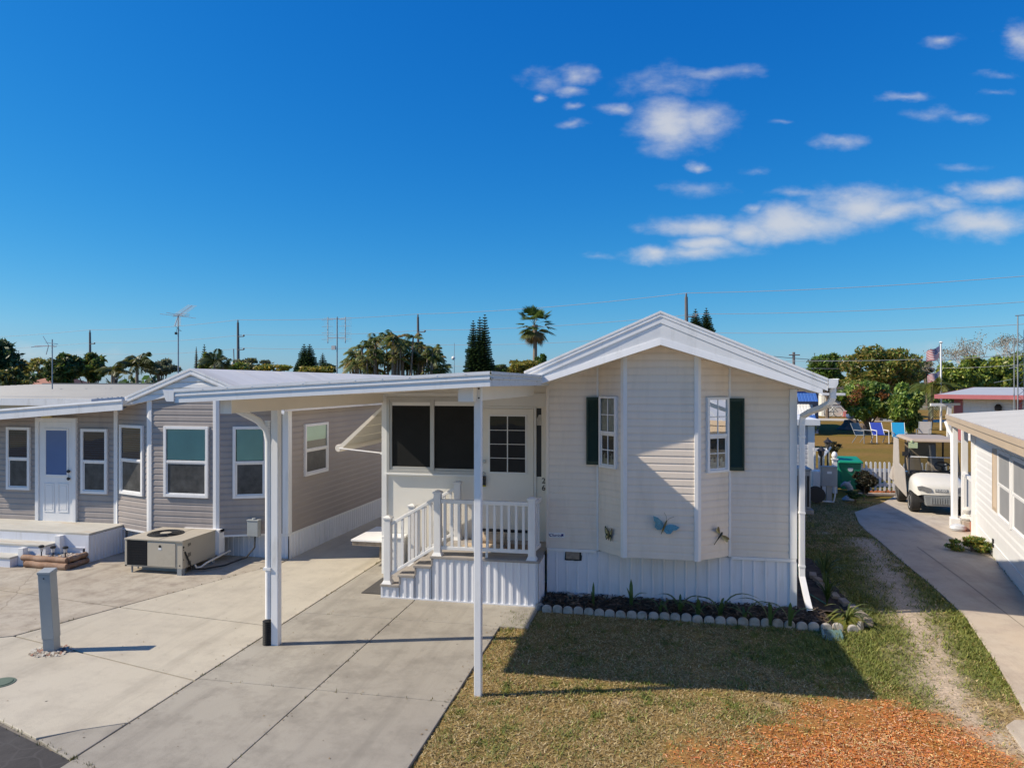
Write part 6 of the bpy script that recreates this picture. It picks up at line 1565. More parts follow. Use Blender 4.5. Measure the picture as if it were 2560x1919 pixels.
norfolk(511, 862, 935, 66, 13, 'dark narrow conifer beside the thin one right of the aerial mast', tiers=14)
norfolk(1745, 772, 850, 62, 27, 'dark conifer top showing above the cream home\'s right roof slope', tops=((20, 0), (-6, -2)), tiers=16, dense=9, full=1.1)
norfolk(2036, 884, 960, 66, 17, 'slim tiered young conifer right of the cream home\'s roof', cols=GRN, tiers=10, dense=7)

# ------------------------------------------------------------------ right background
px_tree('broadleaf_tree', 2068, 925, 46, 46, 62, GRN+YEL[2:3], 'bright green leafy tree right of the slim young conifer', nclump=30, per=130, leaf=.20, seed=20)
px_tree('broadleaf_tree', 2195, 925, 98, 62, 58, OLV+GRN[:2], 'large olive brown domed tree behind the mango tree', nclump=60, per=190, leaf=.17, r0=.3, clr=.28, seed=21)
px_tree('broadleaf_tree', 2272, 935, 36, 34, 64, DKG+GRYG, 'dark grey green tree at the right shoulder of the domed tree', nclump=22, per=110, leaf=.2, seed=22)
px_tree('broadleaf_tree', 2318, 918, 20, 14, 85, GRYG+DKG, 'distant rounded grey green tree just left of the flagpole', nclump=14, per=90, leaf=.25, seed=23)
MG = [(0.155, 0.264, 0.048), (0.247, 0.355, 0.069), (0.370, 0.433, 0.092), (0.109, 0.186, 0.044)]
mp = dep(2190, 1072, 43); t0 = px_tree('mango_tree', 2170, 1003, 66, 52, 43, MG, 'broad bright green mango tree on the lawn behind the chairs', nclump=46, per=190, leaf=.17, droop=.6, r0=.13, clr=.30, fork=.15, seed=24)
px_tree('mango_tree', 2262, 1020, 38, 56, 41, MG, 'drooping bright green tree joined to the mango tree\'s right side', nclump=28, per=170, leaf=.18, droop=.7, r0=.09, clr=.34, fork=.15, seed=25)
V_ = []; C_ = []
for (sx, sy) in ((2142, 985), (2130, 998), (2150, 972), (2205, 988)):
    p = dep(sx, sy, 42.2); c = np.array(p)+rng.normal(size=(60, 3))*.16; d = rand_unit(60); V_.append(quads_from(c, d, perp(d), np.full(60, .12), np.full(60, .04))); C_.append(pick([(.30, .12, .03), (.24, .10, .03)], 60))
npmesh('young_leaves', np.concatenate(V_), 4, np.concatenate(C_), LEAF, t0)
palm('coconut_palm', 2332, 965, 47, 2.5, 20, [(.12, .15, .022), (.16, .17, .03), (.08, .11, .02)], 'yellow green coconut palm left of the flagpole', trunk_r=.13, spread=(-.1, 1.25), sag=.75, leaflet=.30, w=.022, nl=22, base=dep(2322, 1062, 47))
# tall dense hedge of trees behind the red trimmed house
HG = [(0.220, 0.314, 0.057), (0.314, 0.392, 0.063), (0.126, 0.188, 0.043), (0.407, 0.407, 0.069)]
for i, (sx, hw, top) in enumerate(((2385, 44, 905), (2440, 46, 898), (2498, 48, 900), (2555, 52, 890), (2620, 54, 895))):
    px_tree('hedge_tree', sx, (top+995)/2, hw, (995-top)/2+6, 60, HG, ('dense yellow green hedge tree directly right of the flagpole', 'second dense hedge tree right of the flagpole', 'third dense hedge tree right of the flagpole', 'dense hedge tree behind the radio mast', 'hedge tree at the right edge of the picture')[i], group='hedge trees behind the red trimmed house', nclump=44, per=150, leaf=.19, droop=.5, r0=.12, clr=.32, seed=30+i)
def bare_tree(sx, sy_top, zc, wpx, label, seed=0):
    rs = random.Random(seed); m = zc/FP; p = dep(sx, sy_top, zc); H = p.z; t = thing('bare_tree', (p.x, p.y, 0), label, 'tree', 'bare trees behind the hedge'); mb = MB(); tips = []
    def grow(a, d, L, r, lv):
        b = a+d*L; mb.tube([a, a.lerp(b, .5)+Vector((rs.uniform(-1, 1), rs.uniform(-1, 1), 0))*L*.06, b], [r, r*.85, r*.6], 5 if lv < 3 else 4, False)
        if lv >= 6: tips.append(b); return
        for k in range(2 if lv < 1 else rs.choice((2, 3))):
            nd_ = (d+Vector((rs.uniform(-1, 1)*.75, rs.uniform(-1, 1)*.6, rs.uniform(-.15, .55)))).normalized(); grow(b, nd_, L*rs.uniform(.62, .85), r*.62, lv+1)
    grow(Vector((p.x, p.y, 0)), Vector((0, 0, 1)), H*.32, .16, 0)
    mb.build('trunk', pm('bare_branch', (.42, .37, .32), .9, .2, 3) if 'bare_branch' not in MATS else MATS['bare_branch'], t)
    if tips:
        c = np.repeat(np.array([tuple(q) for q in tips]), 3, axis=0); c = c+rng.normal(size=c.shape)*.22; d = rand_unit(len(c)); npmesh('crown', quads_from(c, d, perp(d), np.full(len(c), .10), np.full(len(c), .05)), 4, pick([(.30, .25, .15), (.36, .30, .20), (.24, .20, .11)], len(c)), LEAF, t)
bare_tree(2400, 880, 78, 40, 'low bare branched tree nearest the flagpole behind the hedge', 1)
bare_tree(2455, 855, 80, 40, 'bare branched tree in the middle of the three behind the hedge', 2)
bare_tree(2520, 838, 82, 50, 'tallest bare branched tree behind the hedge, beside the radio mast', 3)
bare_tree(2585, 850, 82, 50, 'bare branched tree at the right edge behind the hedge', 5)
# far tree line that closes the horizon
V_ = []; C_ = []
for k in range(420):
    sx = random.uniform(-900, 3400); zc = random.uniform(105, 150); h = random.uniform(1.2, 4.6); d = ray(sx, 959); n = 46
    c = np.array((d.x*zc, d.y*zc, 0.))+rng.normal(size=(n, 3))*np.array((3.2, 1.5, .3)); c[:, 2] = rng.random(n)*h*(.8+.3*math.sin(sx*.02)); dd = rand_unit(n)
    V_.append(quads_from(c, dd, perp(dd), np.full(n, .8), np.full(n, .42))); C_.append(pick(DKG+GRN+GRYG+OLV[:1], n))
npmesh('far_tree_line', np.concatenate(V_), 4, np.concatenate(C_), LEAF, None, kind='stuff')
px_tree('shrub', 2084, 1117, 17, 15, 29, [(.10, .09, .04), (.06, .065, .025), (.14, .12, .05)], 'single sparse shrub on the dry lawn left of the chairs', cat='shrub', nclump=16, per=70, leaf=.055, r0=.02, fork=.1, seed=40)
px_tree('shrub', 2160, 1203, 27, 25, 18.6, [(.045, .05, .03), (.03, .035, .02), (.08, .06, .025), (.06, .05, .03)], 'dark bush in front of the green bin and the white picket fence', cat='shrub', nclump=26, per=120, leaf=.04, r0=.02, fork=.1, seed=41)
px_tree('shrub', 2140, 1236, 26, 9, 17.9, DKG+GRN[:1], 'low dark ground plant beside the dolphin statue', cat='shrub', nclump=12, per=70, leaf=.035, r0=.01, fork=.1, seed=43)
q = G(2428, 1378)
leafy_tree('shrub', (q.x, q.y, 0), q.x, .13, .36, .15, YEL+GRN, 'small yellow green plant at the foot of the white house\'s wall', cat='shrub', nclump=18, per=110, leaf=.035, r0=.015, fork=.1, seed=42)
px_tree('shrub', 2000, 1075, 40, 26, 34, DKG, 'dark bush behind the small grey shed', cat='shrub', nclump=16, per=80, leaf=.09, seed=44)

# ------------------------------------------------------------------ poles and wires
PT = [(226, 830, 95, 'shortest utility pole, above the dark trees at the left'), (596, 806, 80.7, 'utility pole with transformer and street light arm above the grey home\'s roof'), (1046, 792, 74.4, 'utility pole rising behind the palm clump'), (1717, 742, 57, 'utility pole standing up behind the white gable')]
tops = []
for i, (sx, sy, zc, lab) in enumerate(PT):
    p = dep(sx, sy, zc); t = thing('utility_pole', (p.x, p.y, 0), 'dark wooden '+lab, 'utility pole', 'utility poles along the power line'); tops.append(p)
    mb = MB(); mb.tube([(p.x, p.y, 0), (p.x, p.y, p.z*.5), (p.x-.05, p.y, p.z)], [.20, .17, .12], 8); mb.build('pole', POLEW, t, smooth=True)
    mb = MB()
    for dz in (-1.6, -3.1): mb = MB(); mb.tube([(p.x, p.y-.1, p.z+dz), (p.x+.75, p.y-.1, p.z+dz)], .05, 6); mb.lathe([(.09, 0), (.11, .1), (.06, .2)], 8, (p.x+.75, p.y-.1, p.z+dz)); mb.build('bracket', POLEW, t)
    mb = MB(); mb.lathe([(.06, 0), (.08, .15), (.04, .3)], 8, (p.x-.05, p.y, p.z)); mb.build('insulator', POLEW, t)
    if i in (1, 3):
        mb = MB(); mb.lathe([(.30, 0), (.32, .1), (.32, 1.0), (.25, 1.1), (.1, 1.15)], 12, (p.x-.45, p.y-.15, p.z-5.6)); mb.tube([(p.x-.45, p.y-.15, p.z-4.4), (p.x-.5, p.y-.15, p.z-3.0)], .06, 6); mb.build('transformer', GREYMET, t, smooth=True)
    if i == 1:
        mb = MB(); mb.tube([(p.x+.1, p.y-.1, p.z-6.0), (p.x+1.4, p.y-.1, p.z-5.5), (p.x+2.3, p.y-.1, p.z-5.3)], .05, 6); ar = mb.build('lamp_arm', GREYMET, t)
        mb = MB(); mb.lathe([(.0, -.30), (.22, -.22), (.24, -.05), (.12, .05), (.0, .08)], 12, (p.x+2.5, p.y-.1, p.z-5.25)); mb.build('lamp_head', ALU, ar, smooth=True)
    if i == 0: mb = MB(); mb.tube([(p.x-.9, p.y-.1, p.z-8.6), (p.x+1.7, p.y-.1, p.z-8.6)], .07, 6); mb.build('crossarm', POLEW, t)
pe = dep(2700, 690, 47); ps = dep(-350, 850, 120); chain = [ps]+tops+[pe]
def wire(name, off, mat, r, sagk, label, group='wires strung between the utility poles'):
    mb = MB()
    for a, b in zip(chain, chain[1:]):
        a2 = a+Vector(off); b2 = b+Vector(off); n = 14; L = (b2-a2).length
        mb.tube([a2.lerp(b2, k/n)-Vector((0, 0, sagk*L*4*(k/n)*(1-k/n))) for k in range(n+1)], r, 4, False)
    return tag(mb.build(name, mat), label, 'power line', group)
wire('power_line', (-.05, 0, .3), WIREM, .020, .010, 'topmost pale wire along the utility poles')
wire('power_line', (.75, -.1, -1.4), WIREM, .018, .011, 'second pale wire from the top along the utility poles')
wire('power_line', (.75, -.1, -2.9), WIREM, .018, .012, 'third pale wire from the top along the utility poles')
wire('power_line', (.0, -.1, -5.0), WIREM, .016, .014, 'fourth thin wire below the pole brackets')
wire('power_line', (.0, -.1, -8.4), WIREM, .020, .013, 'lowest wire along the utility poles just above the roofs')
mb = MB(); a = dep(1860, 882, 60); b = dep(2240, 903, 60); c = dep(2620, 872, 52)
for (p, q) in ((a, b), (b, c)): mb.tube([p.lerp(q, k/10)-Vector((0, 0, .25*4*(k/10)*(1-k/10))) for k in range(11)], .022, 4, False)
tag(mb.build('power_line', WIRED), 'dark cable crossing in front of the domed tree and the flagpole', 'power line')
mb = MB(); a = dep(1860, 912, 58); b = dep(2260, 918, 58); c = dep(2620, 905, 50)
for (p, q) in ((a, b), (b, c)): mb.tube([p.lerp(q, k/10)-Vector((0, 0, .2*4*(k/10)*(1-k/10))) for k in range(11)], .012, 4, False)
tag(mb.build('power_line', WIREM), 'thin pale cable low across the domed tree', 'power line')
for (sx, sy, zc, lab) in ((1984, 880, 75, 'small far utility pole beyond the cream home\'s right eave'), (2053, 890, 80, 'tiny far pole right of the slim conifer')):
    p = dep(sx, sy, zc); t = thing('utility_pole', (p.x, p.y, 0), lab, 'utility pole'); mb = MB(); mb.tube([(p.x, p.y, 0), (p.x, p.y, p.z)], .14, 7); mb.build('pole', POLEW, t)
    mb = MB(); mb.tube([(p.x-.5, p.y-.1, p.z-.3), (p.x+.6, p.y-.1, p.z-.3)], .06, 6); mb.build('crossarm', POLEW, t)
# ------------------------------------------------------------------ television aerials
def mast(sx, sy0, sy1, zc, r, label):
    p = dep(sx, sy0, zc); t = thing('tv_aerial', (p.x, p.y, 0), label, 'aerial', 'television aerials'); mb = MB(); mb.tube([(p.x+.0, p.y, 0), (p.x, p.y, p.z)], r, 8); mb.build('mast', GREYMET, t, smooth=True); return t, p, zc/FP
ALU2 = pm('aerial_rod', (.50, .50, .48), .45, .05, 4, metal=.2)
t, p, m = mast(131, 848, 965, 24, .018, 'television aerial with a few broad rods at the far left above the ribbed roof')
mb = MB(); z = p.z-16*m
mb.tube([(p.x-52*m, p.y, z), (p.x+13*m, p.y, z)], .013, 6)
mb.tube([(p.x-12*m, p.y-.1, z+8*m), (p.x+13*m, p.y+.05, z+4*m)], .010, 5); mb.tube([(p.x-27*m, p.y, z+24*m), (p.x-11*m, p.y, z+1*m)], .009, 5); mb.tube([(p.x-11*m, p.y, z), (p.x-18*m, p.y, z-22*m)], .014, 5)
mb.tube([(p.x-40*m, p.y-.3, z-4*m), (p.x-8*m, p.y, z)], .008, 5); mb.tube([(p.x-4*m, p.y, z-4*m), (p.x+12*m, p.y, z-3*m)], .010, 5); mb.build('aerial_head', ALU2, t)
t, p, m = mast(446, 790, 930, 24, .022, 'tall mast with a feathered television aerial behind the grey home\'s ridge')
mb = MB(); q = Vector((p.x, p.y, p.z+.02)); sp0 = q+Vector((12*m, .5, 28*m)); sp1 = q+Vector((7*m, -.3, -28*m))
mb.tube([sp0, q], .012, 5); mb.tube([q, sp1], .014, 5)
for k in range(13): c = q.lerp(sp0, k/12); w = (15-k*.15)*m; mb.tube([c+Vector((-w, 0, .15*w)), c+Vector((w, 0, -.05*w))], .0055, 4)
for k in range(1, 11): c = q.lerp(sp1, k/10); w = (6+k*.7)*m; mb.tube([c+Vector((-w*.3, 0, 0)), c+Vector((w*1.3, 0, 0))], .0055, 4)
for (x0, z0, x1, z1) in ((-46, 4, 6, -2), (-28, 7, 4, 1), (-8, 0, 44, -7), (-4, 3, 27, 3), (-10, -3, 26, 0)): mb.tube([q+Vector((x0*m, -.1, z0*m)), q+Vector((x1*m, .1, z1*m))], .009, 5)
mb.build('aerial_head', ALU2, t)
mb = MB(); mb.box(p.x-8*m, p.x-5*m, p.y-.04, p.y+.04, p.z-46*m, p.z-40*m); mb.tube([(p.x-6*m, p.y, p.z-40*m), (p.x-2*m, p.y, p.z-28*m)], .006, 5); mb.tube([sp1, (p.x+9*m, p.y, p.z-38*m), (p.x, p.y, p.z-36*m)], .005, 5); mb.build('rotator_box', DARK, t)
t, p, m = mast(843, 792, 940, 26, .024, 'square grid television aerial on a mast left of the palm clump')
mb = MB()
for dx in (-25, 22):
    mb.tube([(p.x+dx*m, p.y, p.z-66*m), (p.x+dx*m, p.y, p.z)], .016, 6)
    for k in range(4): zz = p.z-(8+16*k)*m; mb.tube([(p.x+(dx-15)*m, p.y-.05, zz), (p.x+(dx+15)*m, p.y-.05, zz)], .009, 5)
    for k in range(12): zz = p.z-(2+5.3*k)*m; mb.tube([(p.x+(dx-14)*m, p.y+.1, zz), (p.x+(dx+14)*m, p.y+.1, zz)], .0035, 4)
for zz in (-5, -52): mb.tube([(p.x-25*m, p.y, p.z+zz*m), (p.x+22*m, p.y, p.z+zz*m)], .014, 6)
mb.build('aerial_grid', ALU2, t)
mb = MB(); mb.box(p.x-14*m, p.x-4*m, p.y-.05, p.y+.03, p.z-82*m, p.z-72*m); mb.build('control_box', CURTAIN, t)
t, p, m = mast(1136, 857, 945, 40, .012, 'slim whip mast with a small white dish right of the palm clump')
mb = MB(); mb.lathe([(.0, 0), (.07, .02), (.11, .05), (.10, .055), (.0, .03)], 14, (p.x-.05, p.y-.1, p.z-38*m), 'y'); mb.build('dish', WHITE, t, smooth=True)
t, p, m = mast(2544, 789, 975, 30, .025, 'tall triangular lattice radio mast at the right edge of the picture')
mb = MB(); mb.tube([(p.x+.28, p.y+.1, 0), (p.x+.28, p.y+.1, p.z-.6)], .016, 6); mb.tube([(p.x-.05, p.y+.2, 0), (p.x-.05, p.y+.2, p.z-.9)], .02, 6)
k = 0; z = .3
while z < p.z-1: mb.tube([(p.x, p.y, z), (p.x+.28, p.y+.1, z+.22)], .008, 4); mb.tube([(p.x+.28, p.y+.1, z+.22), (p.x, p.y, z+.44)], .008, 4); z += .44
mb.tube([(p.x-.10, p.y, p.z), (p.x+.5, p.y, p.z+.03)], .02, 5); mb.tube([(p.x-.32, p.y, 3.65), (p.x+.03, p.y, 3.75)], .02, 5); mb.tube([(p.x-.9, p.y, 3.05), (p.x-.2, p.y, 3.2)], .012, 5); mb.build('lattice', GREYMET, t)
# ------------------------------------------------------------------ flagpole with two flags
fpz = dep(2352, 858, 46); fg_ = thing('flagpole', (fpz.x, fpz.y, 0), 'tall white flagpole flying two striped flags beside the red trimmed house', 'flagpole')
mb = MB(); mb.tube([(fpz.x, fpz.y, 0), (fpz.x, fpz.y, fpz.z)], [.07, .045], 10); mb.build('pole', WHITE_AL, fg_, smooth=True)
mb = MB(); mb.lathe([(.0, -.02), (.09, .02), (.12, .06), (.06, .12), (.0, .13)], 12, tuple(fpz)); mb.build('finial', WHITE_AL, fg_, smooth=True)
FR, FW, FB = pm('flag_red', (.42, .04, .07), .8, .05, 4), pm('flag_white', (.66, .64, .62), .8, .03, 4), pm('flag_blue', (.03, .04, .17), .8, .05, 4)
def flag(z0, Lx, H, droop):
    def P(s, r, off=0):   # s along the fly 0..1, r down the hoist 0..1
        x = fpz.x-.06-s*Lx; y = fpz.y+.10*math.sin(s*7+r*1.5)+off; z = z0-r*H*(1-.12*s)-droop*s*(1-.25*s)-.05*math.sin(s*6)
        return (x, y, z)
    N = 12; root = None
    for i in range(13):
        mb = MB()
        for k in range(N):
            a, b = k/N, (k+1)/N
            if i < 7 and b <= .42: continue
            mb.quad(P(a, i/13), P(b, i/13), P(b, (i+1)/13), P(a, (i+1)/13))
        if root is None: root = mb.build('flag', FR, fg_)
        else: mb.build('stripe', FR if i % 2 == 0 else FW, root)
    mb = MB()
    for k in range(5):
        for i in range(7): mb.quad(P(k/N, i/13), P((k+1)/N, i/13), P((k+1)/N, (i+1)/13), P(k/N, (i+1)/13))
    mb.build('canton', FB, root)
    mb = MB()
    for i in range(9):
        for k in range(6 if i % 2 == 0 else 5):
            s = (.035+.066*k+(.033 if i % 2 else 0)); r = (.035+i*.056); c = Vector(P(s, r, -.012)); q = .018
            mb.poly([c+Vector((q*(1 if j % 2 == 0 else .42)*math.sin(math.pi*j/5), 0, q*(1 if j % 2 == 0 else .42)*math.cos(math.pi*j/5))) for j in range(10)])
    mb.build('star', FW, root)
flag(fpz.z-.12, .78, .78, .55); flag(fpz.z-1.75, .72, .60, .45)

# ------------------------------------------------------------------ red trimmed white house
hz = 40.0
def hp(sx, sy, Y): return at(sx, sy, Y)
w0 = at(2388, 1000, 42); w1 = at(2700, 1000, 39)
WH = Wall((w0.x, w0.y), (w1.x, w1.y)); h2 = thing('house', w0, 'white clapboard house with pinkish red trim beyond the right hand house', 'house')
mb = MB(); siding(mb, WH, [(0, 0), (WH.L, 0), (WH.L, 2.42), (0, 2.42)], .2, .02, z_start=0); mb.M = WH.M; mb.quad((0, 0, 0), (0, -7, 0), (0, -7, 2.4), (0, 0, 2.4)); mb.build('siding', VINYL, h2)
mb = MB(WH.M); mb.hexa([(-.75, .75, 2.36), (WH.L, .75, 2.36), (WH.L, -7, 2.72), (-.75, -7, 2.72), (-.75, .75, 2.42), (WH.L, .75, 2.42), (WH.L, -7, 2.80), (-.75, -7, 2.80)]); rf = mb.build('roof', ROOFG, h2)
mb = MB(WH.M); mb.box(-.78, WH.L, .752, .80, 2.22, 2.44); mb.hexa([(-.80, .75, 2.22), (-.752, .75, 2.22), (-.752, -7, 2.58), (-.80, -7, 2.58), (-.80, .75, 2.43), (-.752, .75, 2.43), (-.752, -7, 2.81), (-.80, -7, 2.81)]); mb.build('fascia', REDTRIM, rf)
a = WH.px(2548, 1000)[0]
mb = MB(WH.M); mb.box(-.05, .35, .02, .06, 0, 2.3); mb.box(a-.12, a+.12, .02, .06, 0, 2.2); mb.build('corner_trim', REDTRIM, h2)
s0 = WH.px(2478, 1000)[0]; s1 = WH.px(2518, 1000)[0]
mb = MB(WH.M); ring(mb, s0, s1, .5, 1.58, .12, .02, .07); wn = mb.build('window', WHITE, h2); mb = MB(WH.M); mb.box(s0+.12, s1-.12, .02, .04, .62, 1.46); mb.build('pane', GREYBOX, wn); mb = MB(WH.M); mb.box(s0+.28, s1-.28, .045, .10, .62, 1.30); mb.build('room_unit', DARK, wn)
s, z = WH.px(2497, 1012); mb = MB(WH.M); mb.lathe([(.05, -.2), (.15, -.12), (.17, .05), (.08, .18), (.0, .2)], 10, (s, .16, 1.78)); mb.build('wall_lamp', DARK, h2)
# white T shaped clothes pole
q = dep(2372, 1060, 38); cl = thing('clothes_pole', (q.x, q.y, 0), 'white T shaped clothes line frame before the red trimmed house', 'clothes line')
zt = CAMZ-(1012-959.5)*38/FP; mb = MB(); mb.box(q.x-.10, q.x+.10, q.y-.08, q.y+.08, 0, zt); mb.build('post', VINYL, cl); mb = MB(); mb.hexa([(q.x-.90, q.y-.09, zt-.06), (q.x+1.0, q.y-.09, zt+.0), (q.x+1.0, q.y+.09, zt+.0), (q.x-.90, q.y+.09, zt-.06), (q.x-.90, q.y-.09, zt+.08), (q.x+1.0, q.y-.09, zt+.12), (q.x+1.0, q.y+.09, zt+.12), (q.x-.90, q.y+.09, zt+.08)]); mb.build('cross_arm', VINYL, cl)
# far white house with red step, left of the mango tree
c0 = at(2058, 1000, 70); c1 = at(2150, 1000, 70); h3 = thing('house', c0, 'small far white house with red eave trim and a red door step', 'house')
W3 = Wall((c0.x, 70), (c1.x, 70)); mb = MB(); mb.box(c0.x, c1.x, 70, 78, 0, 3.0); mb.build('wall', WARMW, h3)
mb = MB(W3.M); mb.hexa([(-.8, .8, 2.95), (1.9, .8, 2.95), (2.3, -6, 4.1), (-.8, -6, 4.1), (-.8, .8, 3.05), (1.9, .8, 3.05), (2.3, -6, 4.2), (-.8, -6, 4.2)]); mb.hexa([(1.95, .5, 3.1), (6, .5, 3.1), (6, -6, 3.5), (1.95, -6, 3.5), (1.95, .5, 3.2), (6, .5, 3.2), (6, -6, 3.6), (1.95, -6, 3.6)]); mb.build('roof', ROOFG, h3)
mb = MB(W3.M); mb.box(1.95, 6, .51, .56, 3.02, 3.3); mb.build('eave_trim', REDTRIM, h3)
for (a, b, z0, z1) in ((.35, 1.45, 1.25, 2.6), (1.95, 2.9, .95, 2.6)):
    mb = MB(W3.M); ring(mb, a-.1, b+.1, z0-.1, z1+.1, .12, .01, .06); wn = mb.build('window', VINYL, h3); mb = MB(W3.M); mb.box(a+.02, b-.02, .005, .03, z0+.02, z1-.02); mb.build('pane', GREYBOX, wn)
mb = MB(W3.M); mb.box(1.7, 3.4, .02, .9, 0, .5); mb.build('step', REDTRIM, h3)
mb = MB(W3.M)
for cx in (.3, 1.1): mb.tube([(cx+.42*math.cos(k*.42), .7, .45+.42*math.sin(k*.42)) for k in range(16)], .05, 5, False)
mb.tube([(.3, .7, .45), (.7, .7, .9), (1.1, .7, .45), (.7, .7, .5), (.3, .7, .45)], .05, 5, False); o = mb.build('bicycle', GREYMET); tag(o, 'far bicycle leaning against the small white house', 'bicycle')
# blue awning home beyond the small grey shed
h4 = thing('house', (7.5, 46, 0), 'house with striped blue and white metal awnings behind the cream home\'s right side', 'house')
xr = at(2046, 1000, 46).x
mb = MB(); mb.box(0, xr, 46, 56, 0, 2.9); mb.build('wall', pm('blue_grey_wall', (.14, .17, .26), .6, .1, 3), h4)
mb = MB(); mb.box(-.3, xr+.15, 45.6, 56.4, 2.9, 3.02); mb.build('roof', ROOFG, h4)
def awning(x0, x1, zt, zb, out, y0, ms):
    n = max(2, int((x1-x0)/.17))
    root = None
    for k in range(len(ms)):
        mb = MB(); za, zc_ = zt-(zt-zb)*k/len(ms), zt-(zt-zb)*(k+1)/len(ms); ya, yb = y0-out*k/len(ms), y0-out*(k+1)/len(ms)
        for i in range(n):
            a = x0+(x1-x0)*i/n; b = x0+(x1-x0)*(i+1)/n; h = .02
            mb.hexa([(a, ya, za), (b, ya, za), (b, yb, zc_), (a, yb, zc_), (a+.03, ya, za+h), (b-.03, ya, za+h), (b-.03, yb, zc_+h), (a+.03, yb, zc_+h)])
        o = mb.build('awning' if root is None else 'awning_band', ms[k], root or h4); root = root or o
awning(at(1990, 1000, 45.9).x, xr-.2, 2.6, 1.95, .9, 45.98, [BLUEAWN]); awning(at(1990, 1000, 44.5).x, xr-.35, 1.75, .55, 1.5, 45.98, [VINYL, BLUEAWN])
mb = MB(); mb.box(xr-.02, xr+1.3, 45.0, 45.9, 2.30, 2.45); mb.build('canopy', VINYL, h4, bevel=.03)
# small grey shed
shd = thing('shed', (3.6, 22, 0), 'small pale grey clapboard shed behind the cream home\'s right rear corner', 'shed')
xs1 = at(2034, 1100, 22).x; WS = Wall((2.4, 22), (xs1, 22)); mb = MB(); siding(mb, WS, [(0, 0), (WS.L, 0), (WS.L, 1.80), (0, 1.80)], .14, .014, z_start=0); siding(mb, Wall((xs1, 22), (xs1, 25)), [(0, 0), (3, 0), (3, 1.8), (0, 1.8)], .14, .014, z_start=0); mb.build('siding', pm('pale_grey_siding', (.50, .52, .56), .5, .04, 2), shd)
mb = MB(WS.M); mb.box(WS.L-.16, WS.L+.02, .0, .03, 0, 1.80); mb.build('corner_trim', VINYL, shd); mb = MB(); mb.box(2.2, xs1+.14, 21.8, 25.2, 1.80, 1.98); mb.build('roof', WHITE, shd, bevel=.01)
# condenser unit beside the home
cd = thing('air_conditioner', (3.2, 17.8, 0), 'dark slatted condenser unit beside the cream home\'s right wall', 'air conditioner')
mb = MB(); mb.box(2.75, 3.52, 17.6, 18.3, .08, .98); mb.build('body', GREYMET, cd, bevel=.02)
for k in range(9): x = 2.80+k*.08; mb = MB(); mb.box(x, x+.045, 17.585, 17.599, .14, .86); mb.build('slat', DARK, cd)
mb = MB(); mb.box(2.73, 3.54, 17.58, 18.32, .981, 1.03); mb.build('top', GREYBOX, cd, bevel=.015); mb = MB(); mb.box(2.7, 3.57, 17.5, 18.4, -.02, .08); mb.build('base', CONCB, cd)
# meter pedestal
q = G(2072, 1256); mt = thing('meter_pedestal', q, 'grey electric meter cabinet on a post in the dark side garden', 'electric meter'); z0 = CAMZ-(1217-959.5)*q.length/FP*.0+.0
mb = MB(); mb.box(q.x-.06, q.x+.06, q.y-.04, q.y+.06, 0, .5); mb.build('post', GREYMET, mt); mb = MB(); mb.box(q.x-.19, q.x+.18, q.y-.08, q.y+.09, .42, .90); cb = mb.build('cabinet', GREYMET, mt, bevel=.01); mb = MB(); mb.box(q.x-.20, q.x+.19, q.y-.10, q.y+.10, .901, .925); mb.build('cap', GREYBOX, mt); mb = MB(); mb.box(q.x-.06, q.x+.05, q.y-.084, q.y-.081, .74, .80); mb.build('label', WHITE, cb)
mb = MB(); mb.tube([(q.x+.14, q.y-.02, .45), (q.x+.14, q.y-.03, .2), (q.x+.10, q.y-.06, .03), (q.x-.3, q.y-.02, .05), (q.x-.6, q.y+.1, .1)], .02, 6); mb.build('conduit', WHITE_AL, mt, smooth=True)
# railing with two lanterns
rl = thing('porch_railing', at(2055, 1180, 21), 'short white railing at the shed\'s steps in the side yard', 'railing')
def b3(sx0, sx1, sy0, sy1, Y, d=.05):
    a = at(sx0, sy1, Y); b = at(sx1, sy0, Y); mb = MB(); mb.box(a.x, b.x, Y, Y+d, max(a.z, 0), b.z); return mb
b3(2033, 2072, 1120, 1127, 21.5).build('top_rail', WHITE, rl)
for sx in (2035, 2046, 2057, 2069): b3(sx, sx+4, 1127, 1245, 21.5).build('baluster', WHITE, rl)
mb = MB(); a = at(2056, 1140, 20.9); b = at(2074, 1118, 21.4); mb.tube([(a.x, a.y, a.z), (b.x, b.y, b.z)], .05, 6); mb.build('handrail', WHITE, rl)
for i, (sx, sy, Y, lab) in enumerate(((2069, 1118, 21.2, 'black post lantern on the white railing, farther one'), (2053, 1140, 20.2, 'black lantern on a post in front of the white railing'))):
    p = at(sx, sy, Y); t = thing('lantern', (p.x, p.y, 0), lab, 'lantern'); mb = MB(); mb.tube([(p.x, p.y, 0), (p.x, p.y, p.z)], .025, 8); mb.build('post', DARK, t)
    mb = MB(); mb.lathe([(.04, 0), (.07, .03), (.09, .14), (.085, .15)], 8, tuple(p)); mb.build('lamp_body', pm('lantern_glass', (.10, .09, .07), .2) if i == 0 else MATS['lantern_glass'], t); mb = MB(); mb.lathe([(.13, .151), (.06, .21), (.03, .23), (.02, .27), (.0, .28)], 8, tuple(p)); mb.build('lamp_roof', DARK, t)
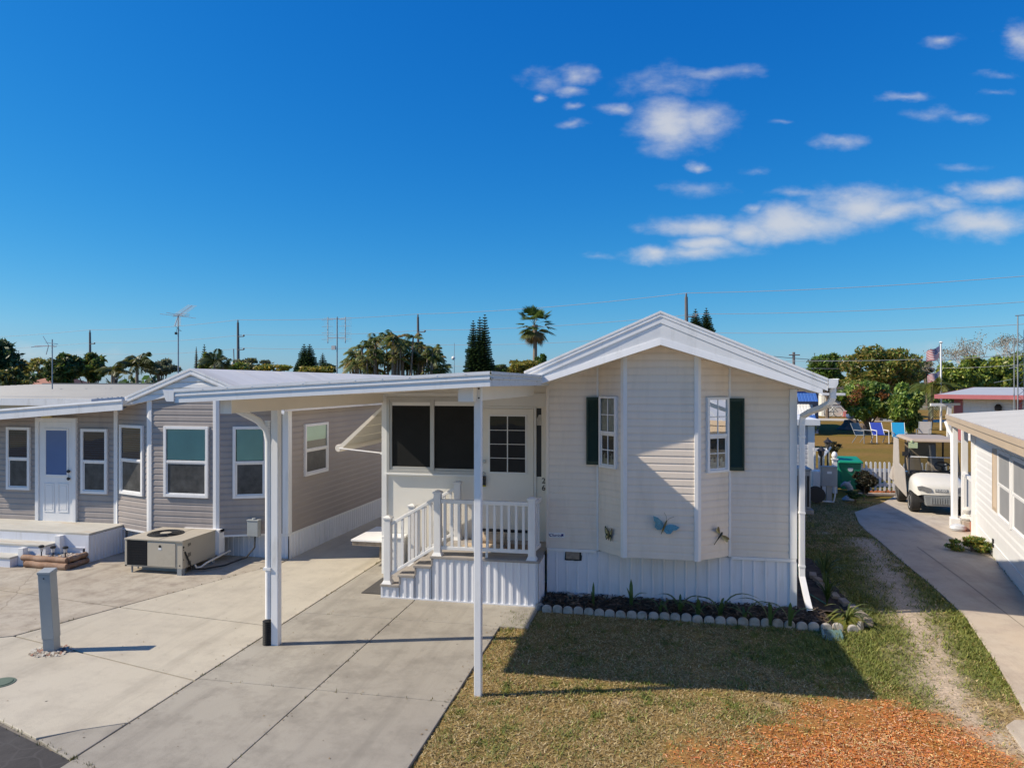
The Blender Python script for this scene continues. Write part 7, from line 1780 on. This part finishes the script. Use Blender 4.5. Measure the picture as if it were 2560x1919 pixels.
# fence post with ball finial, bin, picket fence
q = G(2086, 1232); t = thing('gate_post', q, 'white gate post with a rounded finial left of the green bin', 'gate post'); mb = MB(); mb.box(q.x-.06, q.x+.06, q.y-.06, q.y+.06, 0, .92); mb.build('post', VINYL, t, bevel=.008); mb = MB(); mb.box(q.x-.08, q.x+.08, q.y-.08, q.y+.08, .921, .95); mb.lathe([(.04, .951), (.075, 1.0), (.08, 1.05), (.05, 1.12), (.0, 1.15)], 14, (q.x, q.y, 0)); mb.build('finial', VINYL, t, smooth=True)
q = G(2119, 1226); bn = thing('wheelie_bin', q, 'green wheeled rubbish bin standing behind the dark bush', 'rubbish bin'); x, y = q.x, q.y
mb = MB(); mb.hexa([(x-.22, y-.22, .06), (x+.22, y-.22, .06), (x+.22, y+.24, .06), (x-.22, y+.24, .06), (x-.29, y-.30, .80), (x+.29, y-.30, .80), (x+.29, y+.30, .80), (x-.29, y+.30, .80)]); bd = mb.build('body', GREENB, bn, bevel=.03)
mb = MB(); mb.hexa([(x-.33, y-.35, .801), (x+.33, y-.35, .801), (x+.33, y+.33, .83), (x-.33, y+.33, .83), (x-.31, y-.33, .86), (x+.31, y-.33, .86), (x+.31, y+.3, .95), (x-.31, y+.3, .95)]); mb.build('lid', GREENB, bn, bevel=.025)
mb = MB(); mb.lathe([(.07, -.004), (.07, 0)], 18, (x+.0, y-.283, .64), 'y'); mb.build('emblem', BAGP, bd)
for sg in (-1, 1): mb = MB(); mb.lathe([(.09, -.03), (.10, 0), (.09, .03)], 16, (x+sg*.24, y+.26, .10), 'x'); mb.build('wheel', BLACK, bn, smooth=True)
mb = MB(); mb.tube([(x-.28, y+.36, .80), (x+.28, y+.36, .80)], .02, 8); mb.build('handle', GREENB, bn)
def picket(sx0, n, dx, ybot, ytop_, label):
    a = G(sx0, ybot); b = G(sx0+dx*(n-1), ybot+.4*(n-1)); t = thing('picket_fence', a, label, 'fence')
    h = .84; sx = (b-a)/(n-1)
    for i in range(n):
        p = a+sx*i; mb = MB(); w = .026; mb.vprism([(p.x-w, p.y-.012), (p.x+w, p.y-.012), (p.x+w, p.y+.012), (p.x-w, p.y+.012)], .04, h-.03)
        mb.hexa([(p.x-w, p.y-.012, h-.03), (p.x+w, p.y-.012, h-.03), (p.x+w, p.y+.012, h-.03), (p.x-w, p.y+.012, h-.03), (p.x-.006, p.y-.012, h), (p.x+.006, p.y-.012, h), (p.x+.006, p.y+.012, h), (p.x-.006, p.y+.012, h)]); mb.build('picket', VINYL, t)
    e = (b-a).normalized()*.08; mb = MB()
    for z in (.16, .56): p, q = a-e, b+e; mb.hexa([(p.x, p.y+.013, z), (q.x, q.y+.013, z), (q.x, q.y+.05, z), (p.x, p.y+.05, z), (p.x, p.y+.013, z+.09), (q.x, q.y+.013, z+.09), (q.x, q.y+.05, z+.09), (p.x, p.y+.05, z+.09)])
    mb.build('rail', VINYL, t)
picket(2154, 20, 11.7, 1228, 1150, 'white picket fence behind the golf cart and the dark bush')
mb = MB(); a = G(2130, 1237); b = G(2400, 1240); mb.hexa([(a.x, a.y, -.02), (b.x, b.y, -.02), (b.x, b.y+.14, -.02), (a.x, a.y+.14, -.02), (a.x, a.y, .05), (b.x, b.y, .05), (b.x, b.y+.14, .05), (a.x, a.y+.14, .05)]); tag(mb.build('kerb', CONC_SIDE, keep=True, bevel=.01), kind='structure')
V_ = []; C_ = []
for i in range(500):
    p = a.lerp(b, random.random()); r = .03; x, y = p.x, p.y+.2+random.uniform(-.06, .22); z = .03+random.uniform(0, .05); an = random.uniform(0, 3); V_ += [(x-r*math.cos(an), y-r*math.sin(an), z), (x+.01, y, z+.012), (x+r*math.cos(an), y+r*math.sin(an), z+.01), (x-.01, y, z-.005)]; C_.append((.40*random.uniform(.7, 1.2), .12, .04))
npmesh('red_mulch', np.array(V_), 4, np.array(C_), CHIP, None, kind='stuff')
# dolphin garden statue on its base
q = G(2122, 1250); ds_ = thing('dolphin_statue', q, 'grey stone leaping dolphin statue in the small side garden', 'statue'); x, y = q.x, q.y
mb = MB(); mb.lathe([(.16, 0), (.17, .03), (.12, .08), (.07, .12), (.0, .13)], 14, (x, y, 0)); mb.build('base', STATUE, ds_, smooth=True)
pts = [(x+.10, y, .06), (x+.07, y, .18), (x+.03, y, .30), (x-.03, y, .40), (x-.10, y, .43), (x-.16, y, .40), (x-.20, y, .35)]
mb = MB(); mb.tube(pts, [.02, .05, .075, .08, .065, .035, .012], 10); mb.build('body', STATUE, ds_, smooth=True)
mb = MB(); mb.hexa([(x+.02, y-.008, .44), (x-.04, y-.008, .47), (x-.04, y+.008, .47), (x+.02, y+.008, .44), (x+.05, y-.004, .50), (x+.04, y-.004, .51), (x+.04, y+.004, .51), (x+.05, y+.004, .50)]); mb.hexa([(x+.07, y-.10, .05), (x+.13, y-.10, .05), (x+.13, y+.10, .05), (x+.07, y+.10, .05), (x+.09, y-.02, .09), (x+.11, y-.02, .09), (x+.11, y+.02, .09), (x+.09, y+.02, .09)]); mb.build('fin', STATUE, ds_)
# little hose reel and pots near the pedestal
q = G(2047, 1262); mb = MB(); mb.lathe([(.20, -.10), (.20, -.08), (.12, -.078), (.12, .078), (.20, .08), (.20, .10)], 18, (q.x, q.y+.3, .22), 'y'); tag(mb.build('hose_reel', DARK, smooth=True), 'dark hose reel standing left of the meter cabinet', 'hose reel')
q = G(2024, 1232); mb = MB(); mb.box(q.x+.05, q.x+.45, q.y-.1, q.y+.3, .0, .62); tag(mb.build('storage_box', VINYL, bevel=.02), 'white box standing between the condenser and the meter cabinet', 'storage box')
# ------------------------------------------------------------------ lawn chairs
def chair(sx, sy, zc, rot, fabric, frame, name, label, recl=.35, hb=.62, hs=.40, low=False):
    p = dep(sx, sy, zc); base = Vector((p.x, p.y, 0)); M = Matrix.Translation(base) @ Matrix.Rotation(rot, 4, 'Z'); t = thing(name, base, label, 'chair', 'chairs on the dry lawn')
    w = .27
    mb = MB(M); mb.hexa([(-w, -.25, hs), (w, -.25, hs), (w, .22, hs-.04), (-w, .22, hs-.04), (-w, -.25, hs+.03), (w, -.25, hs+.03), (w, .22, hs-.01), (-w, .22, hs-.01)]); mb.build('seat', fabric, t)
    mb = MB(M); mb.hexa([(-w, .22, hs), (w, .22, hs), (w, .25, hs), (-w, .25, hs), (-w, .22+recl, hs+hb), (w, .22+recl, hs+hb), (w, .25+recl, hs+hb), (-w, .25+recl, hs+hb)]); mb.build('backrest', fabric, t)
    for sg in (-1, 1):
        x = sg*(w+.025)
        for (a, b) in (((x, -.27, 0), (x, -.25, hs+.22)), ((x, .42, 0), (x, .10, hs))): mb = MB(M); mb.tube([a, b], .02, 6); mb.build('leg', frame, t)
        mb = MB(M); mb.tube([(x, -.27, hs+.22), (x, .22+recl*.35, hs+.24)], .024, 6); mb.build('armrest', frame, t)
        mb = MB(M); mb.tube([(x, -.25, hs), (x, .23, hs-.02), (x, .235+recl, hs+hb)], .02, 6); mb.build('side_rail', frame, t)
    return t
chair(2158, 1106, 36, R(38), CHGREEN, GREYMET, 'lawn_chair', 'grey green lawn chair turned sideways, leftmost of the chairs', .28, .58, .42)
chair(2201, 1107, 36, R(8), CHBLUE, VINYL, 'lawn_chair', 'lawn chair with royal blue sling and white frame', .35, .60, .42)
chair(2249, 1106, 36, R(-8), CHCYAN, GREYMET, 'lawn_chair', 'tall bright cyan reclining lawn chair behind the golf cart roof', .30, .72, .30)
chair(2309, 1097, 38, R(-30), CHGREY, GREYMET, 'lawn_chair', 'grey folding lawn chair, rightmost of the chairs', .15, .62, .35)
# stump with a blue pot on it
q = dep(2128, 1068, 47); t = thing('tree_stump', (q.x, q.y, 0), 'rough old tree stump on the dry lawn left of the mango tree', 'tree stump'); mb = MB(); mb.lathe([(.95, 0), (.70, .18), (.5, .40), (.42, .62), (.0, .66)], 11, (q.x, q.y, 0)); mb.lathe([(.4, 0), (.3, .3), (.0, .45)], 8, (q.x+.5, q.y-.5, 0)); mb.build('trunk', BARK, t)
mb = MB(); mb.lathe([(.14, 0), (.26, .10), (.30, .30), (.26, .32), (.0, .30)], 14, (q.x-.05, q.y, .67)); tag(mb.build('flower_pot', pm('blue_pot', (.16, .24, .42), .4, .1, 8), smooth=True), 'pale blue round pot standing on the old tree stump', 'flower pot')

# ------------------------------------------------------------------ grass blades and mulch chips
def blades(name, n, region, keep, hmin, hmax, wmin=.0035, wmax=.007, flat=1.0):
    V_ = []; C_ = []; tries = 0
    while len(C_) < n and tries < n*6:
        tries += 1
        x, y = region(); 
        if not keep(x, y): continue
        c, g, s, m = lawn_col(x, y)
        if random.random() < s*.9 or random.random() < m*.93: continue
        if random.random() > .35+.65*(.5+noise.noise(Vector((x*3, y*3, 13.)))): continue
        green = random.random() < .09+g*.8
        h = random.uniform(hmin, hmax)*(1.25 if green else .8); a = random.uniform(0, 6.28); w = random.uniform(wmin, wmax)
        tilt = random.uniform(.6, 1.6)*flat*(.75 if green else 1.3); tx, ty = math.cos(a)*h*tilt, math.sin(a)*h*tilt
        b = a+random.uniform(.9, 2.2); wx, wy = math.cos(b)*w, math.sin(b)*w; z = -.016
        V_ += [(x-wx, y-wy, z), (x+wx, y+wy, z), (x+tx, y+ty, z+h*max(.25, 1-.45*tilt))]
        col = random.choice(((.14, .17, .03), (.19, .22, .04), (.11, .14, .025), (.25, .25, .06))) if green else random.choice(((.42, .31, .13), (.52, .40, .18), (.33, .235, .09), (.62, .50, .27), (.20, .13, .05), (.42, .28, .105)))
        q = random.uniform(.8, 1.15); C_.append((col[0]*q, col[1]*q, col[2]*q))
    return npmesh(name, np.array(V_), 3, np.array(C_), BLADE, None, kind='stuff')
def on_lawn(x, y):
    if x < -1.885: return False
    if y > 9.32 and x < 2.58: return False
    if inpoly(x, y, side_poly): return False
    if x > 2.95 and y < 7.1 and x > 3.06+(7.05-y)*.25: return False
    return True
blades('grass', 95000, lambda: (random.uniform(-1.95, 4.6), 4.4+5.2*random.random()**1.05), on_lawn, .020, .050)
blades('side_grass', 34000, lambda: (random.uniform(2.0, 6.2), random.uniform(8.6, 19.5)), on_lawn, .03, .065, .005, .010)
V_ = []; C_ = []
WEED = []
for k in range(46): WEED.append((XD0+random.uniform(-.02, .02), random.uniform(5.4, 13)))
for k in range(26): WEED.append((XDM+random.uniform(-.015, .015), random.uniform(4.9, 9.4)))
for k in range(18): WEED.append((random.uniform(XD0, XD1), random.choice((6.46, 8.60))+random.uniform(-.01, .01)))
for k in range(30): t = random.random(); WEED.append((-7.5+1.3*t, 7.12+3.7*t))
for k in range(34): t = random.random(); WEED.append((-5.75+1.5*t, 5.27-.5*t+random.uniform(-.02, .02)))
for (x, y) in WEED:
    for j in range(random.choice((1, 2, 3, 7))):
        a = random.uniform(0, 6.28); h = random.uniform(.008, .03); px_, py_ = x+random.uniform(-.015, .015), y+random.uniform(-.03, .03); wx, wy = math.cos(a)*.004, math.sin(a)*.004
        V_ += [(px_-wx, py_-wy, -.004), (px_+wx, py_+wy, -.004), (px_-wy*h*120, py_+wx*h*120, h)]; C_.append(random.choice(((.12, .13, .03), (.20, .17, .05), (.26, .18, .07), (.08, .10, .02))))
npmesh('joint_weeds', np.array(V_), 3, np.array(C_), BLADE, None, kind='stuff')
V_ = []; C_ = []
for k in range(240):
    x, y = random.uniform(-8, -1.9), random.uniform(4.9, 11); a = random.uniform(0, 6.28); q = random.uniform(.006, .016)
    if random.random() < .5: x = random.choice((XD0, XDM, -1.95, -2.0))+random.gauss(0, .05)
    V_ += [(x+q*math.cos(a), y+q*math.sin(a), .003), (x-.5*q*math.sin(a), y+.5*q*math.cos(a), .006), (x-q*math.cos(a), y-q*math.sin(a), .004), (x+.5*q*math.sin(a), y-.5*q*math.cos(a), .005)]; C_.append(random.choice(((.12, .07, .035), (.20, .13, .06), (.08, .05, .03), (.26, .18, .09))))
npmesh('dry_leaf_litter', np.array(V_), 4, np.array(C_), CHIP, None, kind='stuff')
V_ = []; C_ = []; k = 0
while k < 32000:
    x, y = random.uniform(-.6, 4.9), random.uniform(3.9, 7.4); m = mulchness(x, y)
    if random.random() > m**1.9*(.55+.45*math.sin(x*3.1+y*2.3)**2)+.02*(y < 7.0 and x > .5): continue
    k += 1; L = random.uniform(.004, .014)*random.choice((1, 1, 1.8)); w = random.uniform(.0013, .0038); a = random.uniform(0, 6.28); z = lawn_z(x, y)+random.uniform(.001, .010); dz = random.uniform(-.005, .005)
    dx, dy, nx, ny = math.cos(a)*L, math.sin(a)*L, -math.sin(a)*w, math.cos(a)*w
    V_ += [(x-dx-nx, y-dy-ny, z-dz), (x+dx-nx, y+dy-ny, z+dz), (x+dx*.9+nx, y+dy*.9+ny, z+dz+w), (x-dx*.9+nx, y-dy*.9+ny, z-dz+w)]
    k_ = .5+.5*noise.noise(Vector((x*1.3, y*1.3, 21.)))
    c = random.choice(((.54, .18, .04), (.58, .22, .055), (.42, .13, .03), (.52, .20, .055))) if random.random() > .25+.5*k_ else random.choice(((.58, .33, .14), (.64, .42, .22), (.54, .28, .11), (.28, .12, .05)))
    C_.append(tuple(v*random.uniform(.8, 1.15) for v in c))
npmesh('mulch', np.array(V_), 4, np.array(C_), CHIP, None, kind='stuff')
